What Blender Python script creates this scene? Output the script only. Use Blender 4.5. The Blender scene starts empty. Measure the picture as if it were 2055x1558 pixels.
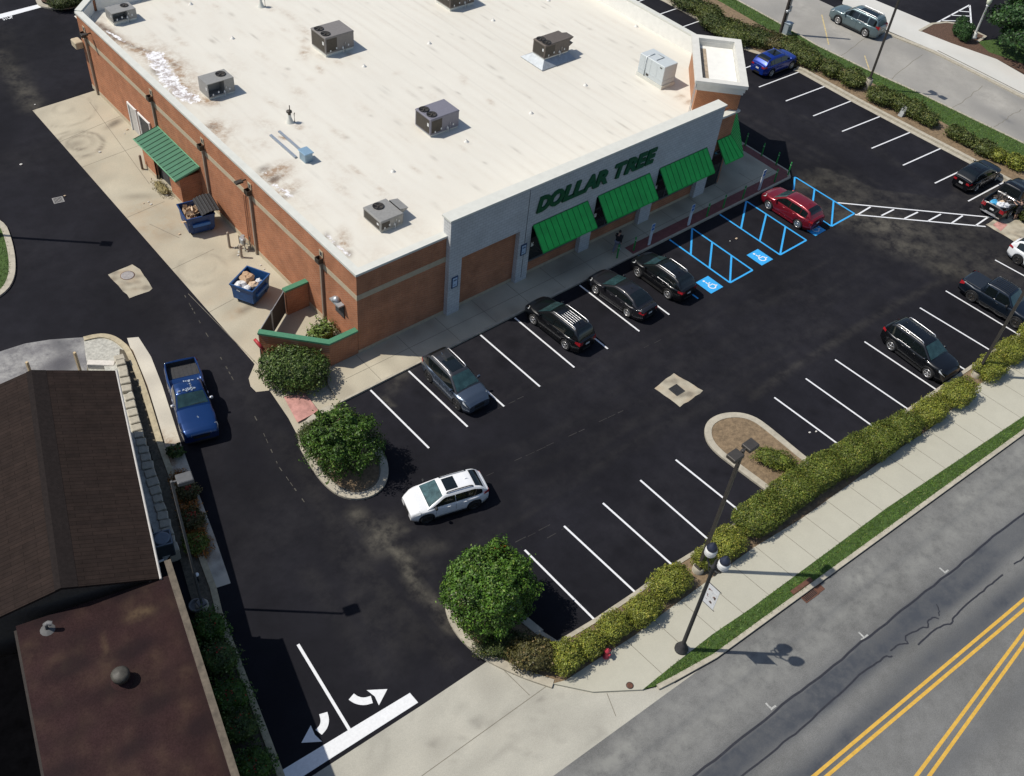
import bpy, bmesh, math, random
import numpy as np
from mathutils import Vector, Matrix, Euler, noise as mnoise
from mathutils.geometry import tessellate_polygon

SC = bpy.context.scene
COL = SC.collection
rad = math.radians

# ------------------------------------------------------------------ camera
F_PX, CX, CY = 2026.966, 1027.5, 779.0
CAM_POS = np.array([-23.655847, -36.760925, 42.184994])
WC = np.array([[0.762129, -0.6419759, 0.0838233], [-0.4161944, -0.5849824, -0.6961162], [0.495925, 0.4956436, -0.7130189]])
cam_d = bpy.data.cameras.new('camera')
cam_d.sensor_width = 36.0
cam_d.lens = 36.0 * F_PX / 2055.0
cam_d.clip_end = 2000
cam = bpy.data.objects.new('camera', cam_d)
COL.objects.link(cam)
mw = Matrix(((WC[0][0], -WC[1][0], -WC[2][0], CAM_POS[0]),
             (WC[0][1], -WC[1][1], -WC[2][1], CAM_POS[1]),
             (WC[0][2], -WC[1][2], -WC[2][2], CAM_POS[2]),
             (0, 0, 0, 1)))
cam.matrix_world = mw
SC.camera = cam

# ------------------------------------------------------------------ light
SUN_EL, SUN_AZ = rad(55.3), rad(140.0)       # azimuth in the xy plane, from +x
sdir = Vector((math.cos(SUN_AZ) * math.cos(SUN_EL), math.sin(SUN_AZ) * math.cos(SUN_EL), math.sin(SUN_EL)))
world = bpy.data.worlds.new('World')
SC.world = world
world.use_nodes = True
wn = world.node_tree
bg = wn.nodes['Background']
sky = wn.nodes.new('ShaderNodeTexSky')
sky.sky_type = 'NISHITA'
sky.sun_disc = False
sky.sun_elevation = SUN_EL
sky.sun_rotation = math.atan2(sdir.x, sdir.y)
wn.links.new(sky.outputs[0], bg.inputs[0])
bg.inputs[1].default_value = 0.10
sun_d = bpy.data.lights.new('sun', 'SUN')
sun_d.energy = 4.15
sun_d.angle = rad(0.5)
sun_d.color = (1.0, 0.945, 0.855)
sun = bpy.data.objects.new('sun', sun_d)
COL.objects.link(sun)
sun.rotation_euler = sdir.to_track_quat('Z', 'Y').to_euler()
SC.view_settings.view_transform = 'Standard'
SC.view_settings.look = 'None'
SC.view_settings.exposure = 0.0
SC.view_settings.gamma = 1.0

# ------------------------------------------------------------------ helpers
def G(px, py, z=0.0):
    """world point at height z that the survey photo shows at (px, py)"""
    v = np.array([(px - CX) / F_PX, (py - CY) / F_PX, 1.0])
    r = np.array(WC).T @ v
    t = (z - CAM_POS[2]) / r[2]
    p = CAM_POS + r * t
    return Vector((float(p[0]), float(p[1]), float(z)))

def GL(l, z=0.0):
    return [G(a, b, z) for a, b in l]

def srgb(r, g, b):
    f = lambda c: (c / 255 / 12.92) if c / 255 <= 0.04045 else ((c / 255 + 0.055) / 1.055) ** 2.4
    return (f(r), f(g), f(b))

MATS = {}
def nodes_of(m):
    m.use_nodes = True
    return m.node_tree, m.node_tree.nodes['Principled BSDF']

def pm(name, col, rough=0.7, metal=0.0, var=0.12, scale=6.0, bump=0.0, bscale=40.0, coat=0.0, spec=0.5, island=0.0, col2=None, coord='Object', detail=4.0, trans=0.0):
    """procedural material: base colour varied by noise (and per loose piece)"""
    if name in MATS: return MATS[name]
    m = bpy.data.materials.new(name)
    nt, b = nodes_of(m)
    N, L = nt.nodes, nt.links
    tc = N.new('ShaderNodeTexCoord')
    nz = N.new('ShaderNodeTexNoise')
    nz.inputs['Scale'].default_value = scale
    nz.inputs['Detail'].default_value = detail
    nz.inputs['Roughness'].default_value = 0.65
    L.new(tc.outputs[coord], nz.inputs['Vector'])
    cr = N.new('ShaderNodeValToRGB')
    c2 = col2 or tuple(min(1, c * (1 + var)) for c in col)
    c1 = col if col2 else tuple(c * (1 - var) for c in col)
    cr.color_ramp.elements[0].position = 0.32
    cr.color_ramp.elements[1].position = 0.68
    cr.color_ramp.elements[0].color = (*c1, 1)
    cr.color_ramp.elements[1].color = (*c2, 1)
    L.new(nz.outputs['Fac'], cr.inputs[0])
    out = cr.outputs[0]
    if island:
        g = N.new('ShaderNodeNewGeometry')
        mr = N.new('ShaderNodeMapRange')
        mr.inputs['To Min'].default_value = 1 - island
        mr.inputs['To Max'].default_value = 1 + island
        L.new(g.outputs['Random Per Island'], mr.inputs['Value'])
        mx = N.new('ShaderNodeMix'); mx.data_type = 'RGBA'; mx.blend_type = 'MULTIPLY'
        mx.inputs['Factor'].default_value = 1
        L.new(out, mx.inputs['A']); L.new(mr.outputs[0], mx.inputs['B'])
        out = mx.outputs['Result']
    L.new(out, b.inputs['Base Color'])
    b.inputs['Roughness'].default_value = rough
    b.inputs['Metallic'].default_value = metal
    b.inputs['Specular IOR Level'].default_value = spec
    if coat:
        b.inputs['Coat Weight'].default_value = coat
        b.inputs['Coat Roughness'].default_value = 0.04
    if trans:
        b.inputs['Subsurface Weight'].default_value = 0
    if bump:
        n2 = N.new('ShaderNodeTexNoise'); n2.inputs['Scale'].default_value = bscale; n2.inputs['Detail'].default_value = 3
        L.new(tc.outputs[coord], n2.inputs['Vector'])
        bp = N.new('ShaderNodeBump'); bp.inputs['Strength'].default_value = bump; bp.inputs['Distance'].default_value = 0.02
        L.new(n2.outputs['Fac'], bp.inputs['Height']); L.new(bp.outputs[0], b.inputs['Normal'])
    MATS[name] = m
    return m

def link(o, parent=None):
    COL.objects.link(o)
    if parent: o.parent = parent
    return o

class MB:
    """mesh builder: collects boxes, tubes, lathes, lofts; build() links ONE mesh object"""
    def __init__(s):
        s.v = []; s.f = []; s.sm = []
    def add(s, vs, fs, smooth=False):
        o = len(s.v)
        s.v.extend([tuple(v) for v in vs])
        for f in fs:
            s.f.append(tuple(i + o for i in f)); s.sm.append(smooth)
        return s
    def box(s, x0, x1, y0, y1, z0, z1, M=None):
        vs = [(x, y, z) for z in (z0, z1) for y in (y0, y1) for x in (x0, x1)]
        if M is not None: vs = [M @ Vector(v) for v in vs]
        return s.add(vs, [(0, 2, 3, 1), (4, 5, 7, 6), (0, 1, 5, 4), (2, 6, 7, 3), (0, 4, 6, 2), (1, 3, 7, 5)])
    def bbox(s, x0, x1, y0, y1, z0, z1, b=0.02, M=None):
        """box with chamfered vertical and top edges"""
        ring = lambda i, z: [(x0 + i + b, y0 + i, z), (x1 - i - b, y0 + i, z), (x1 - i, y0 + i + b, z), (x1 - i, y1 - i - b, z),
                             (x1 - i - b, y1 - i, z), (x0 + i + b, y1 - i, z), (x0 + i, y1 - i - b, z), (x0 + i, y0 + i + b, z)]
        vs = ring(0, z0) + ring(0, z1 - b) + ring(b, z1)
        if M is not None: vs = [M @ Vector(v) for v in vs]
        fs = [tuple(range(7, -1, -1)), tuple(range(16, 24))]
        for r in (0, 8):
            for i in range(8):
                j = (i + 1) % 8
                fs.append((r + i, r + j, r + 8 + j, r + 8 + i))
        return s.add(vs, fs)
    def prism(s, pts, z0, z1, top_only=False):
        """vertical prism over a plan polygon"""
        n = len(pts)
        a = sum(pts[i][0] * pts[(i + 1) % n][1] - pts[(i + 1) % n][0] * pts[i][1] for i in range(n))
        if a < 0: pts = pts[::-1]
        vs = [(p[0], p[1], z0) for p in pts] + [(p[0], p[1], z1) for p in pts]
        fs = [tuple(range(n, 2 * n))]
        if not top_only:
            for i in range(n):
                j = (i + 1) % n
                fs.append((i, j, n + j, n + i))
        return s.add(vs, fs)
    def tube(s, path, r, n=8, cap=True, smooth=True):
        path = [Vector(p) for p in path]
        rs = r if isinstance(r, (list, tuple)) else [r] * len(path)
        vs = []; up = Vector((0, 0, 1))
        for i, p in enumerate(path):
            d = (path[min(i + 1, len(path) - 1)] - path[max(i - 1, 0)]).normalized()
            a = d.cross(up)
            if a.length < 1e-3: a = d.cross(Vector((1, 0, 0)))
            a.normalize(); b = d.cross(a).normalized()
            for k in range(n):
                t = 2 * math.pi * k / n
                vs.append(p + (a * math.cos(t) + b * math.sin(t)) * rs[i])
        fs = []
        for i in range(len(path) - 1):
            for k in range(n):
                j = (k + 1) % n
                fs.append((i * n + k, (i + 1) * n + k, (i + 1) * n + j, i * n + j))
        s.add(vs, fs, smooth)
        if cap:
            o = len(vs)
            s.add(vs[:n], [tuple(range(n))]); s.add(vs[-n:], [tuple(range(n - 1, -1, -1))])
        return s
    def lathe(s, prof, n=16, M=None, smooth=True, cap=True):
        """profile [(r, z)] about z"""
        vs = []
        for r, z in prof:
            for k in range(n):
                t = 2 * math.pi * k / n
                vs.append(Vector((r * math.cos(t), r * math.sin(t), z)))
        if M is not None: vs = [M @ v for v in vs]
        fs = []
        for i in range(len(prof) - 1):
            for k in range(n):
                j = (k + 1) % n
                fs.append((i * n + k, i * n + j, (i + 1) * n + j, (i + 1) * n + k))
        s.add(vs, fs, smooth)
        if cap:
            m = len(prof) - 1
            s.add(vs[:n], [tuple(range(n - 1, -1, -1))]); s.add(vs[m * n:], [tuple(range(n))])
        return s
    def grid(s, rows, smooth=True, flip=False, close=False):
        nr, nc = len(rows), len(rows[0])
        vs = [p for r in rows for p in r]
        fs = []
        for i in range(nr - 1):
            for j in range(nc - 1 if not close else nc):
                k = (j + 1) % nc
                q = (i * nc + j, i * nc + k, (i + 1) * nc + k, (i + 1) * nc + j)
                fs.append(q[::-1] if flip else q)
        return s.add(vs, fs, smooth)
    def mesh(s, name, mat=None):
        me = bpy.data.meshes.new(name)
        me.from_pydata(s.v, [], s.f)
        me.polygons.foreach_set('use_smooth', s.sm)
        if mat: me.materials.append(mat)
        me.update()
        return me
    def build(s, name, mat=None, parent=None):
        return link(bpy.data.objects.new(name, s.mesh(name, mat)), parent)

def tag(o, label=None, cat=None, group=None, kind=None):
    if label: o['label'] = label
    if cat: o['category'] = cat
    if group: o['group'] = group
    if kind: o['kind'] = kind
    return o

def thing(name, label, cat, loc=(0, 0, 0), rz=0.0, group=None):
    o = bpy.data.objects.new(name, None)
    o.empty_display_size = 0.3
    link(o)
    o.location = loc; o.rotation_euler = (0, 0, rz)
    return tag(o, label, cat, group)

def copy_tree(o, parent=None):
    c = o.copy(); COL.objects.link(c)
    if parent: c.parent = parent
    for ch in list(o.children): copy_tree(ch, c)
    return c

def struct(name, mb, mat):
    return tag(mb.build(name, mat), kind='structure')

def sheet(name, pts, mat, z=None, thick=0.0):
    """flat (or slab) ground polygon, triangulated"""
    bm = bmesh.new()
    P = [Vector((p[0], p[1], p[2] if z is None else z)) for p in pts]
    n = len(P)
    if sum(P[i].x * P[(i + 1) % n].y - P[(i + 1) % n].x * P[i].y for i in range(n)) < 0: P = P[::-1]
    vs = [bm.verts.new(p) for p in P]
    for t in tessellate_polygon([P]):
        a, b, c = t
        if (P[b] - P[a]).cross(P[c] - P[a]).z < 0: a, c = c, a
        try: bm.faces.new((vs[a], vs[b], vs[c]))
        except ValueError: pass
    if thick:
        lo = [bm.verts.new(p - Vector((0, 0, thick))) for p in P]
        for i in range(n):
            j = (i + 1) % n
            bm.faces.new((lo[i], lo[j], vs[j], vs[i]))
    me = bpy.data.meshes.new(name); bm.to_mesh(me); bm.free()
    me.materials.append(mat)
    return tag(link(bpy.data.objects.new(name, me)), kind='structure')

def strip_poly(a, b, w):
    a, b = Vector(a[:2]), Vector(b[:2])
    d = (b - a).normalized(); n = Vector((-d.y, d.x)) * w / 2
    return [a + n, b + n, b - n, a - n]

def offset_line(pts, w):
    """both sides of a polyline of width w"""
    P = [Vector(p[:2]) for p in pts]; Lf = []; Rt = []
    for i, p in enumerate(P):
        d = (P[min(i + 1, len(P) - 1)] - P[max(i - 1, 0)]).normalized()
        n = Vector((-d.y, d.x)) * w / 2
        Lf.append(p + n); Rt.append(p - n)
    return Lf, Rt

def smooth_poly(P, it=2, closed=True):
    P = [Vector(p) for p in P]
    for _ in range(it):
        Q = []; n = len(P)
        for i in range(n if closed else n - 1):
            a, b = P[i], P[(i + 1) % n]
            Q += [a * .75 + b * .25, a * .25 + b * .75]
        if not closed: Q = [P[0]] + Q + [P[-1]]
        P = Q
    return P

def ribbon(mb, pts, w, z0, z1):
    """swept rectangular section (kerb, painted line) along a polyline"""
    Lf, Rt = offset_line(pts, w)
    rows = []
    for a, b in zip(Lf, Rt):
        rows.append([(a.x, a.y, z0), (a.x, a.y, z1), (b.x, b.y, z1), (b.x, b.y, z0)])
    mb.grid(rows, smooth=False)
    a, b = rows[0], rows[-1]
    mb.add(a, [(0, 1, 2, 3)]); mb.add(b, [(3, 2, 1, 0)])
    return mb

# ------------------------------------------------------------------ ground materials
def attr_mat(name, base, dark, tint, grain=0.25, rough=0.85, attr='stain', nscale=1.2, fine=60.0, spec=0.3, crust=None):
    """base ground colour with grain; vertex attribute R mixes in 'tint' (dust), G mixes in 'dark'"""
    m = bpy.data.materials.new(name)
    nt, b = nodes_of(m); N, L = nt.nodes, nt.links
    tc = N.new('ShaderNodeTexCoord')
    big = N.new('ShaderNodeTexNoise'); big.inputs['Scale'].default_value = 0.12; big.inputs['Detail'].default_value = 5
    mid = N.new('ShaderNodeTexNoise'); mid.inputs['Scale'].default_value = nscale; mid.inputs['Detail'].default_value = 7; mid.inputs['Roughness'].default_value = .7
    fin = N.new('ShaderNodeTexNoise'); fin.inputs['Scale'].default_value = fine; fin.inputs['Detail'].default_value = 2
    for n in (big, mid, fin): L.new(tc.outputs['Object'], n.inputs['Vector'])
    def mrange(inp, a, c, lo, hi):
        r = N.new('ShaderNodeMapRange'); r.inputs['From Min'].default_value = a; r.inputs['From Max'].default_value = c
        r.inputs['To Min'].default_value = lo; r.inputs['To Max'].default_value = hi; L.new(inp, r.inputs['Value']); return r.outputs[0]
    def mul(a, c):
        x = N.new('ShaderNodeMath'); x.operation = 'MULTIPLY'; x.use_clamp = False; L.new(a, x.inputs[0]); L.new(c, x.inputs[1]); return x.outputs[0]
    f = mul(mul(mrange(big.outputs[0], .3, .7, 1 - grain, 1 + grain), mrange(mid.outputs[0], .3, .7, 1 - grain * .8, 1 + grain * .8)), mrange(fin.outputs[0], .3, .7, 1 - grain, 1 + grain))
    rgb = N.new('ShaderNodeRGB'); rgb.outputs[0].default_value = (*base, 1)
    mx = N.new('ShaderNodeMix'); mx.data_type = 'RGBA'; mx.blend_type = 'MULTIPLY'; mx.inputs['Factor'].default_value = 1
    L.new(rgb.outputs[0], mx.inputs['A']); L.new(f, mx.inputs['B'])
    at = N.new('ShaderNodeAttribute'); at.attribute_name = attr
    sp = N.new('ShaderNodeSeparateColor'); L.new(at.outputs['Color'], sp.inputs[0])
    pat = mrange(mid.outputs[0], .38, .62, .15, 1.25)
    m1 = N.new('ShaderNodeMix'); m1.data_type = 'RGBA'; m1.clamp_factor = True
    L.new(mul(sp.outputs['Red'], pat), m1.inputs['Factor']); L.new(mx.outputs['Result'], m1.inputs['A']); m1.inputs['B'].default_value = (*tint, 1)
    pat2 = mrange(mid.outputs[0], .3, .7, .6, 1.2)
    m2 = N.new('ShaderNodeMix'); m2.data_type = 'RGBA'; m2.clamp_factor = True
    L.new(mul(sp.outputs['Green'], pat2), m2.inputs['Factor']); L.new(m1.outputs['Result'], m2.inputs['A']); m2.inputs['B'].default_value = (*dark, 1)
    last = m2.outputs['Result']
    if crust:                                   # crisp flaky deposit where attribute B beats the noise
        cn = N.new('ShaderNodeTexNoise'); cn.inputs['Scale'].default_value = 2.6; cn.inputs['Detail'].default_value = 8; cn.inputs['Roughness'].default_value = .75; L.new(tc.outputs['Object'], cn.inputs['Vector'])
        ad = N.new('ShaderNodeMath'); ad.operation = 'ADD'; L.new(sp.outputs['Blue'], ad.inputs[0]); L.new(cn.outputs[0], ad.inputs[1])
        m3 = N.new('ShaderNodeMix'); m3.data_type = 'RGBA'; m3.clamp_factor = True
        L.new(mrange(ad.outputs[0], .98, 1.06, 0, 1), m3.inputs['Factor']); L.new(last, m3.inputs['A'])
        cr2 = N.new('ShaderNodeValToRGB'); cr2.color_ramp.elements[0].position = .40; cr2.color_ramp.elements[0].color = (*crust[0], 1); cr2.color_ramp.elements[1].position = .56; cr2.color_ramp.elements[1].color = (*crust[1], 1)
        L.new(cn.outputs[0], cr2.inputs[0]); L.new(cr2.outputs[0], m3.inputs['B']); last = m3.outputs['Result']
    L.new(last, b.inputs['Base Color'])
    b.inputs['Roughness'].default_value = rough; b.inputs['Specular IOR Level'].default_value = spec
    bp = N.new('ShaderNodeBump'); bp.inputs['Strength'].default_value = .25; bp.inputs['Distance'].default_value = .01
    L.new(fin.outputs[0], bp.inputs['Height']); L.new(bp.outputs[0], b.inputs['Normal'])
    return m

def painted_grid(name, XY, z, mat, fn):
    """grid mesh XY[nr,nc,2] at height z (array or number), attribute 'stain' = fn(X,Y) -> (R,G)"""
    nr, nc = XY.shape[:2]
    V = np.zeros((nr, nc, 3)); V[..., :2] = XY; V[..., 2] = z
    idx = np.arange(nr * nc).reshape(nr, nc)
    q = np.stack([idx[:-1, :-1], idx[:-1, 1:], idx[1:, 1:], idx[1:, :-1]], -1).reshape(-1, 4)
    a = V.reshape(-1, 3)[q[0]]
    if np.cross(a[1] - a[0], a[2] - a[0])[2] < 0: q = q[:, ::-1]
    me = bpy.data.meshes.new(name)
    me.vertices.add(nr * nc); me.vertices.foreach_set('co', V.reshape(-1))
    me.loops.add(q.size); me.loops.foreach_set('vertex_index', q.reshape(-1).astype(np.int32))
    me.polygons.add(len(q)); me.polygons.foreach_set('loop_start', np.arange(0, q.size, 4, dtype=np.int32))
    me.polygons.foreach_set('loop_total', np.full(len(q), 4, dtype=np.int32))
    me.update(calc_edges=True)
    res = fn(XY[..., 0], XY[..., 1]); R, Gc = res[:2]
    c = np.zeros((nr * nc, 4), dtype=np.float32)
    if len(res) > 2: c[:, 2] = np.clip(res[2], 0, 1).reshape(-1)
    c[:, 0] = np.clip(R, 0, 1).reshape(-1); c[:, 1] = np.clip(Gc, 0, 1).reshape(-1); c[:, 3] = 1
    at = me.color_attributes.new('stain', 'FLOAT_COLOR', 'POINT'); at.data.foreach_set('color', c.reshape(-1))
    me.materials.append(mat)
    return link(bpy.data.objects.new(name, me))

def seg_dist(X, Y, pts):
    d = np.full(X.shape, 1e9)
    for a, b in zip(pts[:-1], pts[1:]):
        ax, ay, bx, by = a[0], a[1], b[0], b[1]
        dx, dy = bx - ax, by - ay
        t = np.clip(((X - ax) * dx + (Y - ay) * dy) / max(1e-9, dx * dx + dy * dy), 0, 1)
        d = np.minimum(d, np.hypot(X - ax - t * dx, Y - ay - t * dy))
    return d

def inside(X, Y, poly):
    r = np.zeros(X.shape, bool); n = len(poly)
    for i in range(n):
        x1, y1 = poly[i][0], poly[i][1]; x2, y2 = poly[(i + 1) % n][0], poly[(i + 1) % n][1]
        c = ((y1 > Y) != (y2 > Y)) & (X < (x2 - x1) * (Y - y1) / ((y2 - y1) if y2 != y1 else 1e-9) + x1)
        r ^= c
    return r

rng = np.random.default_rng(7)
def wob(X, Y, s, seed):
    """cheap smooth value noise 0..1"""
    r = np.random.default_rng(seed); o = np.zeros(X.shape)
    for k in range(7):
        a = r.uniform(0, 6.28); fq = r.uniform(.5, 2.2) / s
        o += np.sin((X * math.cos(a) + Y * math.sin(a)) * fq * 6.28 + r.uniform(0, 6.28))
    return np.clip(o / 7 + .5, 0, 1)

M_ASPH = attr_mat('fresh_asphalt', (.0130, .0128, .0168), (.005, .005, .007), (.15, .138, .108), grain=.28, nscale=.9, fine=45, spec=.12)
M_STREET = attr_mat('street_asphalt', (.152, .152, .146), (.055, .061, .072), (.24, .24, .22), grain=.20, nscale=1.2, fine=26)
M_STREET2 = attr_mat('worn_street', (.30, .288, .262), (.15, .15, .15), (.42, .40, .36), grain=.08, nscale=.8, fine=30)
M_DRIVE = attr_mat('drive_concrete', (.43, .415, .355), (.16, .15, .13), (.36, .33, .27), grain=.10, nscale=.7, fine=25)
M_CONC = attr_mat('concrete', (.45, .41, .315), (.13, .11, .085), (.36, .25, .15), grain=.10, nscale=.7, fine=25)
M_WALK = attr_mat('sidewalk_concrete', (.43, .415, .34), (.2, .18, .15), (.4, .3, .2), grain=.05, nscale=.9, fine=30)
M_KERB = pm('kerb_concrete', (.40, .365, .29), rough=.9, var=.16, scale=2.5)
M_PALE = attr_mat('pale_concrete', (.55, .545, .51), (.3, .3, .28), (.5, .45, .4), grain=.05, nscale=.7, fine=25)
M_WHITE = pm('white_paint', (.73, .74, .75), rough=.6, var=.07, scale=7, detail=8)
M_BLUE = pm('blue_paint', (.035, .36, .76), rough=.6, var=.10, scale=7)
M_YEL = pm('yellow_paint', (.60, .36, .055), rough=.7, var=.13, scale=5)
M_TAR = pm('tar_seal', (.022, .023, .03), rough=.6, var=.2, scale=5)
M_DUST = pm('dust_seam', (.075, .07, .056), rough=.9, var=.5, scale=3)
M_SOIL = pm('dry_soil', (.19, .135, .08), rough=.95, var=.35, scale=5, bump=.6, bscale=14)
M_MULCH = pm('bark_mulch', (.09, .05, .032), rough=.95, var=.5, scale=9, bump=.9, bscale=18)
M_GRASSB = pm('grass_soil', (.045, .085, .016), rough=.95, var=.35, scale=4, bump=.4, bscale=20)
M_GRAVEL = pm('pale_gravel', (.42, .41, .36), rough=.95, var=.25, scale=6, bump=.5, bscale=20)
M_RED = pm('red_brick_paving', (.17, .06, .055), rough=.85, var=.2, scale=4)
M_PINK = pm('pink_paving', (.46, .235, .20), rough=.85, var=.28, scale=2.5)
M_JOINT = pm('joint', (.17, .155, .12), rough=.9, var=.2, scale=3)
M_RUST = pm('rusty_iron', (.115, .05, .03), rough=.85, var=.3, scale=8)
M_IRON = pm('dark_iron', (.03, .03, .032), rough=.7, var=.3, scale=8)

# ------------------------------------------------------------------ ground
tag(MB().box(-260, 420, -260, 420, -.6, -.05).build('ground', pm('far_ground', (.06, .06, .055), var=.3, scale=.05)), kind='structure')

OLD = GL([(1593, 345), (1700, 408), (1912, 552), (2300, 800), (2500, 500), (2055, 300), (1950, 320), (1900, 400), (1760, 380), (1650, 335)])
def lot_paint(X, Y):
    D = np.zeros(X.shape); K = np.zeros(X.shape)
    def stroke(px, w, amp, z=0):
        nonlocal D
        P = [G(*p) for p in px]
        d = seg_dist(X, Y, P)
        D = np.maximum(D, amp * np.exp(-(d / w) ** 2))
    def spot(p, rx, ry, ang, amp):
        nonlocal D
        c = G(*p); ca, sa = math.cos(ang), math.sin(ang)
        u = (X - c.x) * ca + (Y - c.y) * sa; v = -(X - c.x) * sa + (Y - c.y) * ca
        D = np.maximum(D, amp * np.exp(-(u / rx) ** 2 - (v / ry) ** 2))
    # driveway mouth smears
    stroke([(715, 1032), (760, 1068), (790, 1100)], .5, .38)
    stroke([(790, 1100), (812, 1125), (838, 1190)], .33, .6)
    stroke([(835, 1180), (875, 1215), (905, 1262)], .35, .45)
    stroke([(745, 1080), (790, 1050)], .3, .45); stroke([(770, 1075), (810, 1062)], .25, .3)
    stroke([(790, 1110), (880, 1095)], .5, .16); stroke([(810, 1130), (850, 1140)], .5, .14)
    spot((768, 1078), 1.1, .7, .5, .55)
    for k, (a, b, w, am) in enumerate([((640, 1000), (760, 1290), .35, .07), ((560, 880), (830, 1300), .6, .07), ((700, 1100), (900, 1330), .4, .09), ((665, 1060), (800, 1330), .8, .05),
                                       ((620, 1150), (760, 1350), .6, .05), ((700, 1190), (790, 1300), .2, .13), ((430, 690), (600, 960), 1.0, .035), ((300, 600), (430, 760), 1.2, .03)]):
        stroke([a, b], w, am)
    # dusty strip behind the store, upper left
    stroke([(0, 110), (40, 170), (68, 215)], .8, .32); stroke([(0, 60), (40, 150)], 1.4, .05)
    # old asphalt at the right
    old = inside(X, Y, OLD)
    D = np.maximum(D, np.where(old, .08 + .16 * wob(X, Y, 9, 3) ** 2, 0))
    for p, rx, ry, a, am in [((1640, 368), 2.6, 1.2, -.4, .42), ((1700, 400), 2.0, 1.0, -.8, .35), ((1770, 450), 4.0, 1.6, -.9, .5), ((1840, 500), 3.0, 1.4, -.9, .4), ((1905, 540), 1.6, .9, -.9, .5), ((1930, 470), 4, 1.5, -.3, .22), ((2010, 520), 3, 1.2, -.5, .2)]:
        spot(p, rx, ry, a, am)
    stroke([(1712, 428), (1912, 552)], .14, .5)
    stroke([(1505, 800), (1580, 745), (1700, 672), (1790, 615), (1912, 552)], .28, .13)
    stroke([(950, 1095), (1060, 1030), (1300, 870)], .18, .06); stroke([(870, 840), (1090, 770), (1290, 690)], .25, .05)
    spot((800, 760), 1.2, .5, .5, .30); stroke([(770, 790), (785, 815)], .15, .35)
    for k in range(80):                        # faint sweeping tyre tracks
        c = np.array([rng.uniform(-2, 50), rng.uniform(-16, -9)]); ln = rng.uniform(4, 16); a = rng.normal(-.02, .12)
        e = c + ln * np.array([math.cos(a), math.sin(a)])
        d = seg_dist(X, Y, [c, (c + e) / 2 + rng.normal(0, .25, 2), e])
        D = np.maximum(D, rng.uniform(.015, .05) * np.exp(-(d / rng.uniform(.12, .4)) ** 2))
    for k in range(26):
        c = np.array([rng.uniform(45, 52), rng.uniform(-12, 22)]) - np.array([5, 0]); a = rng.normal(1.55, .12); ln = rng.uniform(4, 14)
        e = c + ln * np.array([math.cos(a), math.sin(a)])
        D = np.maximum(D, rng.uniform(.02, .06) * np.exp(-(seg_dist(X, Y, [c, e]) / rng.uniform(.15, .5)) ** 2))
    D = np.maximum(D, .025 * wob(X, Y, 12, 11) ** 2)
    K = .35 * wob(X, Y, 7, 5) ** 2
    for k in range(60):                        # oil drips in the stalls
        cx, cy = rng.uniform(-1, 36), rng.choice([-5.2, -19.5]) + rng.normal(0, .8)
        K = np.maximum(K, .7 * np.exp(-((X - cx) ** 2 + (Y - cy) ** 2) / rng.uniform(.05, .25)))
    return D, K
gx, gy = np.meshgrid(np.arange(-62, 110, .3), np.arange(-60, 75, .3), indexing='ij')
lot = painted_grid('parking_lot', np.stack([gx, gy], -1), 0.0, M_ASPH, lot_paint)
tag(lot, kind='structure')

def quad_grid(corners, n, m):
    a, b, c, d = [np.array(p[:2]) for p in corners]      # a-b bottom, d-c top
    u = np.linspace(0, 1, n)[:, None, None]; v = np.linspace(0, 1, m)[None, :, None]
    return (a * (1 - u) + b * u) * (1 - v) + (d * (1 - u) + c * u) * v

# main street, lower right
E0, E1 = G(1110, 1558), G(2055, 870)
ed = (E1 - E0).normalized(); en = Vector((ed.y, -ed.x, 0))
if en.y > 0: en = -en
A0, A1 = E0 - ed * 60, E1 + ed * 160
zoomp = lambda l, ox, oy, k: [(ox + a / k, oy + b / k) for a, b in l]
CR1 = GL(zoomp([(-300, 1880), (110, 1558), (560, 1200), (640, 1130), (820, 1000), (900, 930), (990, 860), (1060, 790), (1140, 740), (1310, 600), (1500, 450), (1680, 310), (1850, 160), (2027, 35), (2500, -300), (3500, -1000)], 1355, 1020, 2.896))
CR2 = GL(zoomp([(100, 1800), (390, 1558), (620, 1370), (740, 1280), (880, 1150), (1000, 1045), (1080, 960), (1190, 890), (1215, 860), (1260, 862)], 1355, 1020, 2.896))
CR3 = GL(zoomp([(1250, 830), (1310, 785), (1365, 788), (1330, 765), (1345, 735), (1400, 715), (1440, 690), (1475, 700), (1465, 660), (1500, 635), (1530, 642)], 1355, 1020, 2.896))
CR4 = GL(zoomp([(1530, 625), (1535, 600), (1520, 560)], 1355, 1020, 2.896))
CR5 = GL(zoomp([(1410, 795), (1500, 715), (1560, 675), (1605, 675), (1620, 630), (1700, 550), (1780, 490), (1850, 430), (1905, 390)], 1355, 1020, 2.896))
CR6 = GL(zoomp([(1970, 328), (2027, 288), (2200, 170), (2700, -190)], 1355, 1020, 2.896))
def street_paint(X, Y):
    d1 = seg_dist(X, Y, CR1)
    s = (X - E0.x) * en.x + (Y - E0.y) * en.y               # metres in from the kerb
    # worn, sealed band right of the long crack and a second one beyond it
    side = np.interp(X, [p.x for p in CR1][::1], [p.y for p in CR1])
    off = side - Y
    K = np.where((off > 0), 1.0 * np.exp(-((off - .55) / .85) ** 4), .35 * np.exp(-(off / .25) ** 2))
    K = np.maximum(K, .9 * np.exp(-((off - 2.75) / .6) ** 2)); K = np.maximum(K, .35 * np.exp(-((off - 6.2) / .7) ** 2))
    K *= .65 + .7 * wob(X, Y * 3, 7, 21)
    R = .8 * np.exp(-((s - .9) / .55) ** 2) * wob(X, Y, 6, 9) + .45 * np.exp(-((s - 2.1) / .65) ** 2)
    K = np.maximum(K, .22 * np.exp(-((s - 1.55) / .12) ** 2))
    return R, K
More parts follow.
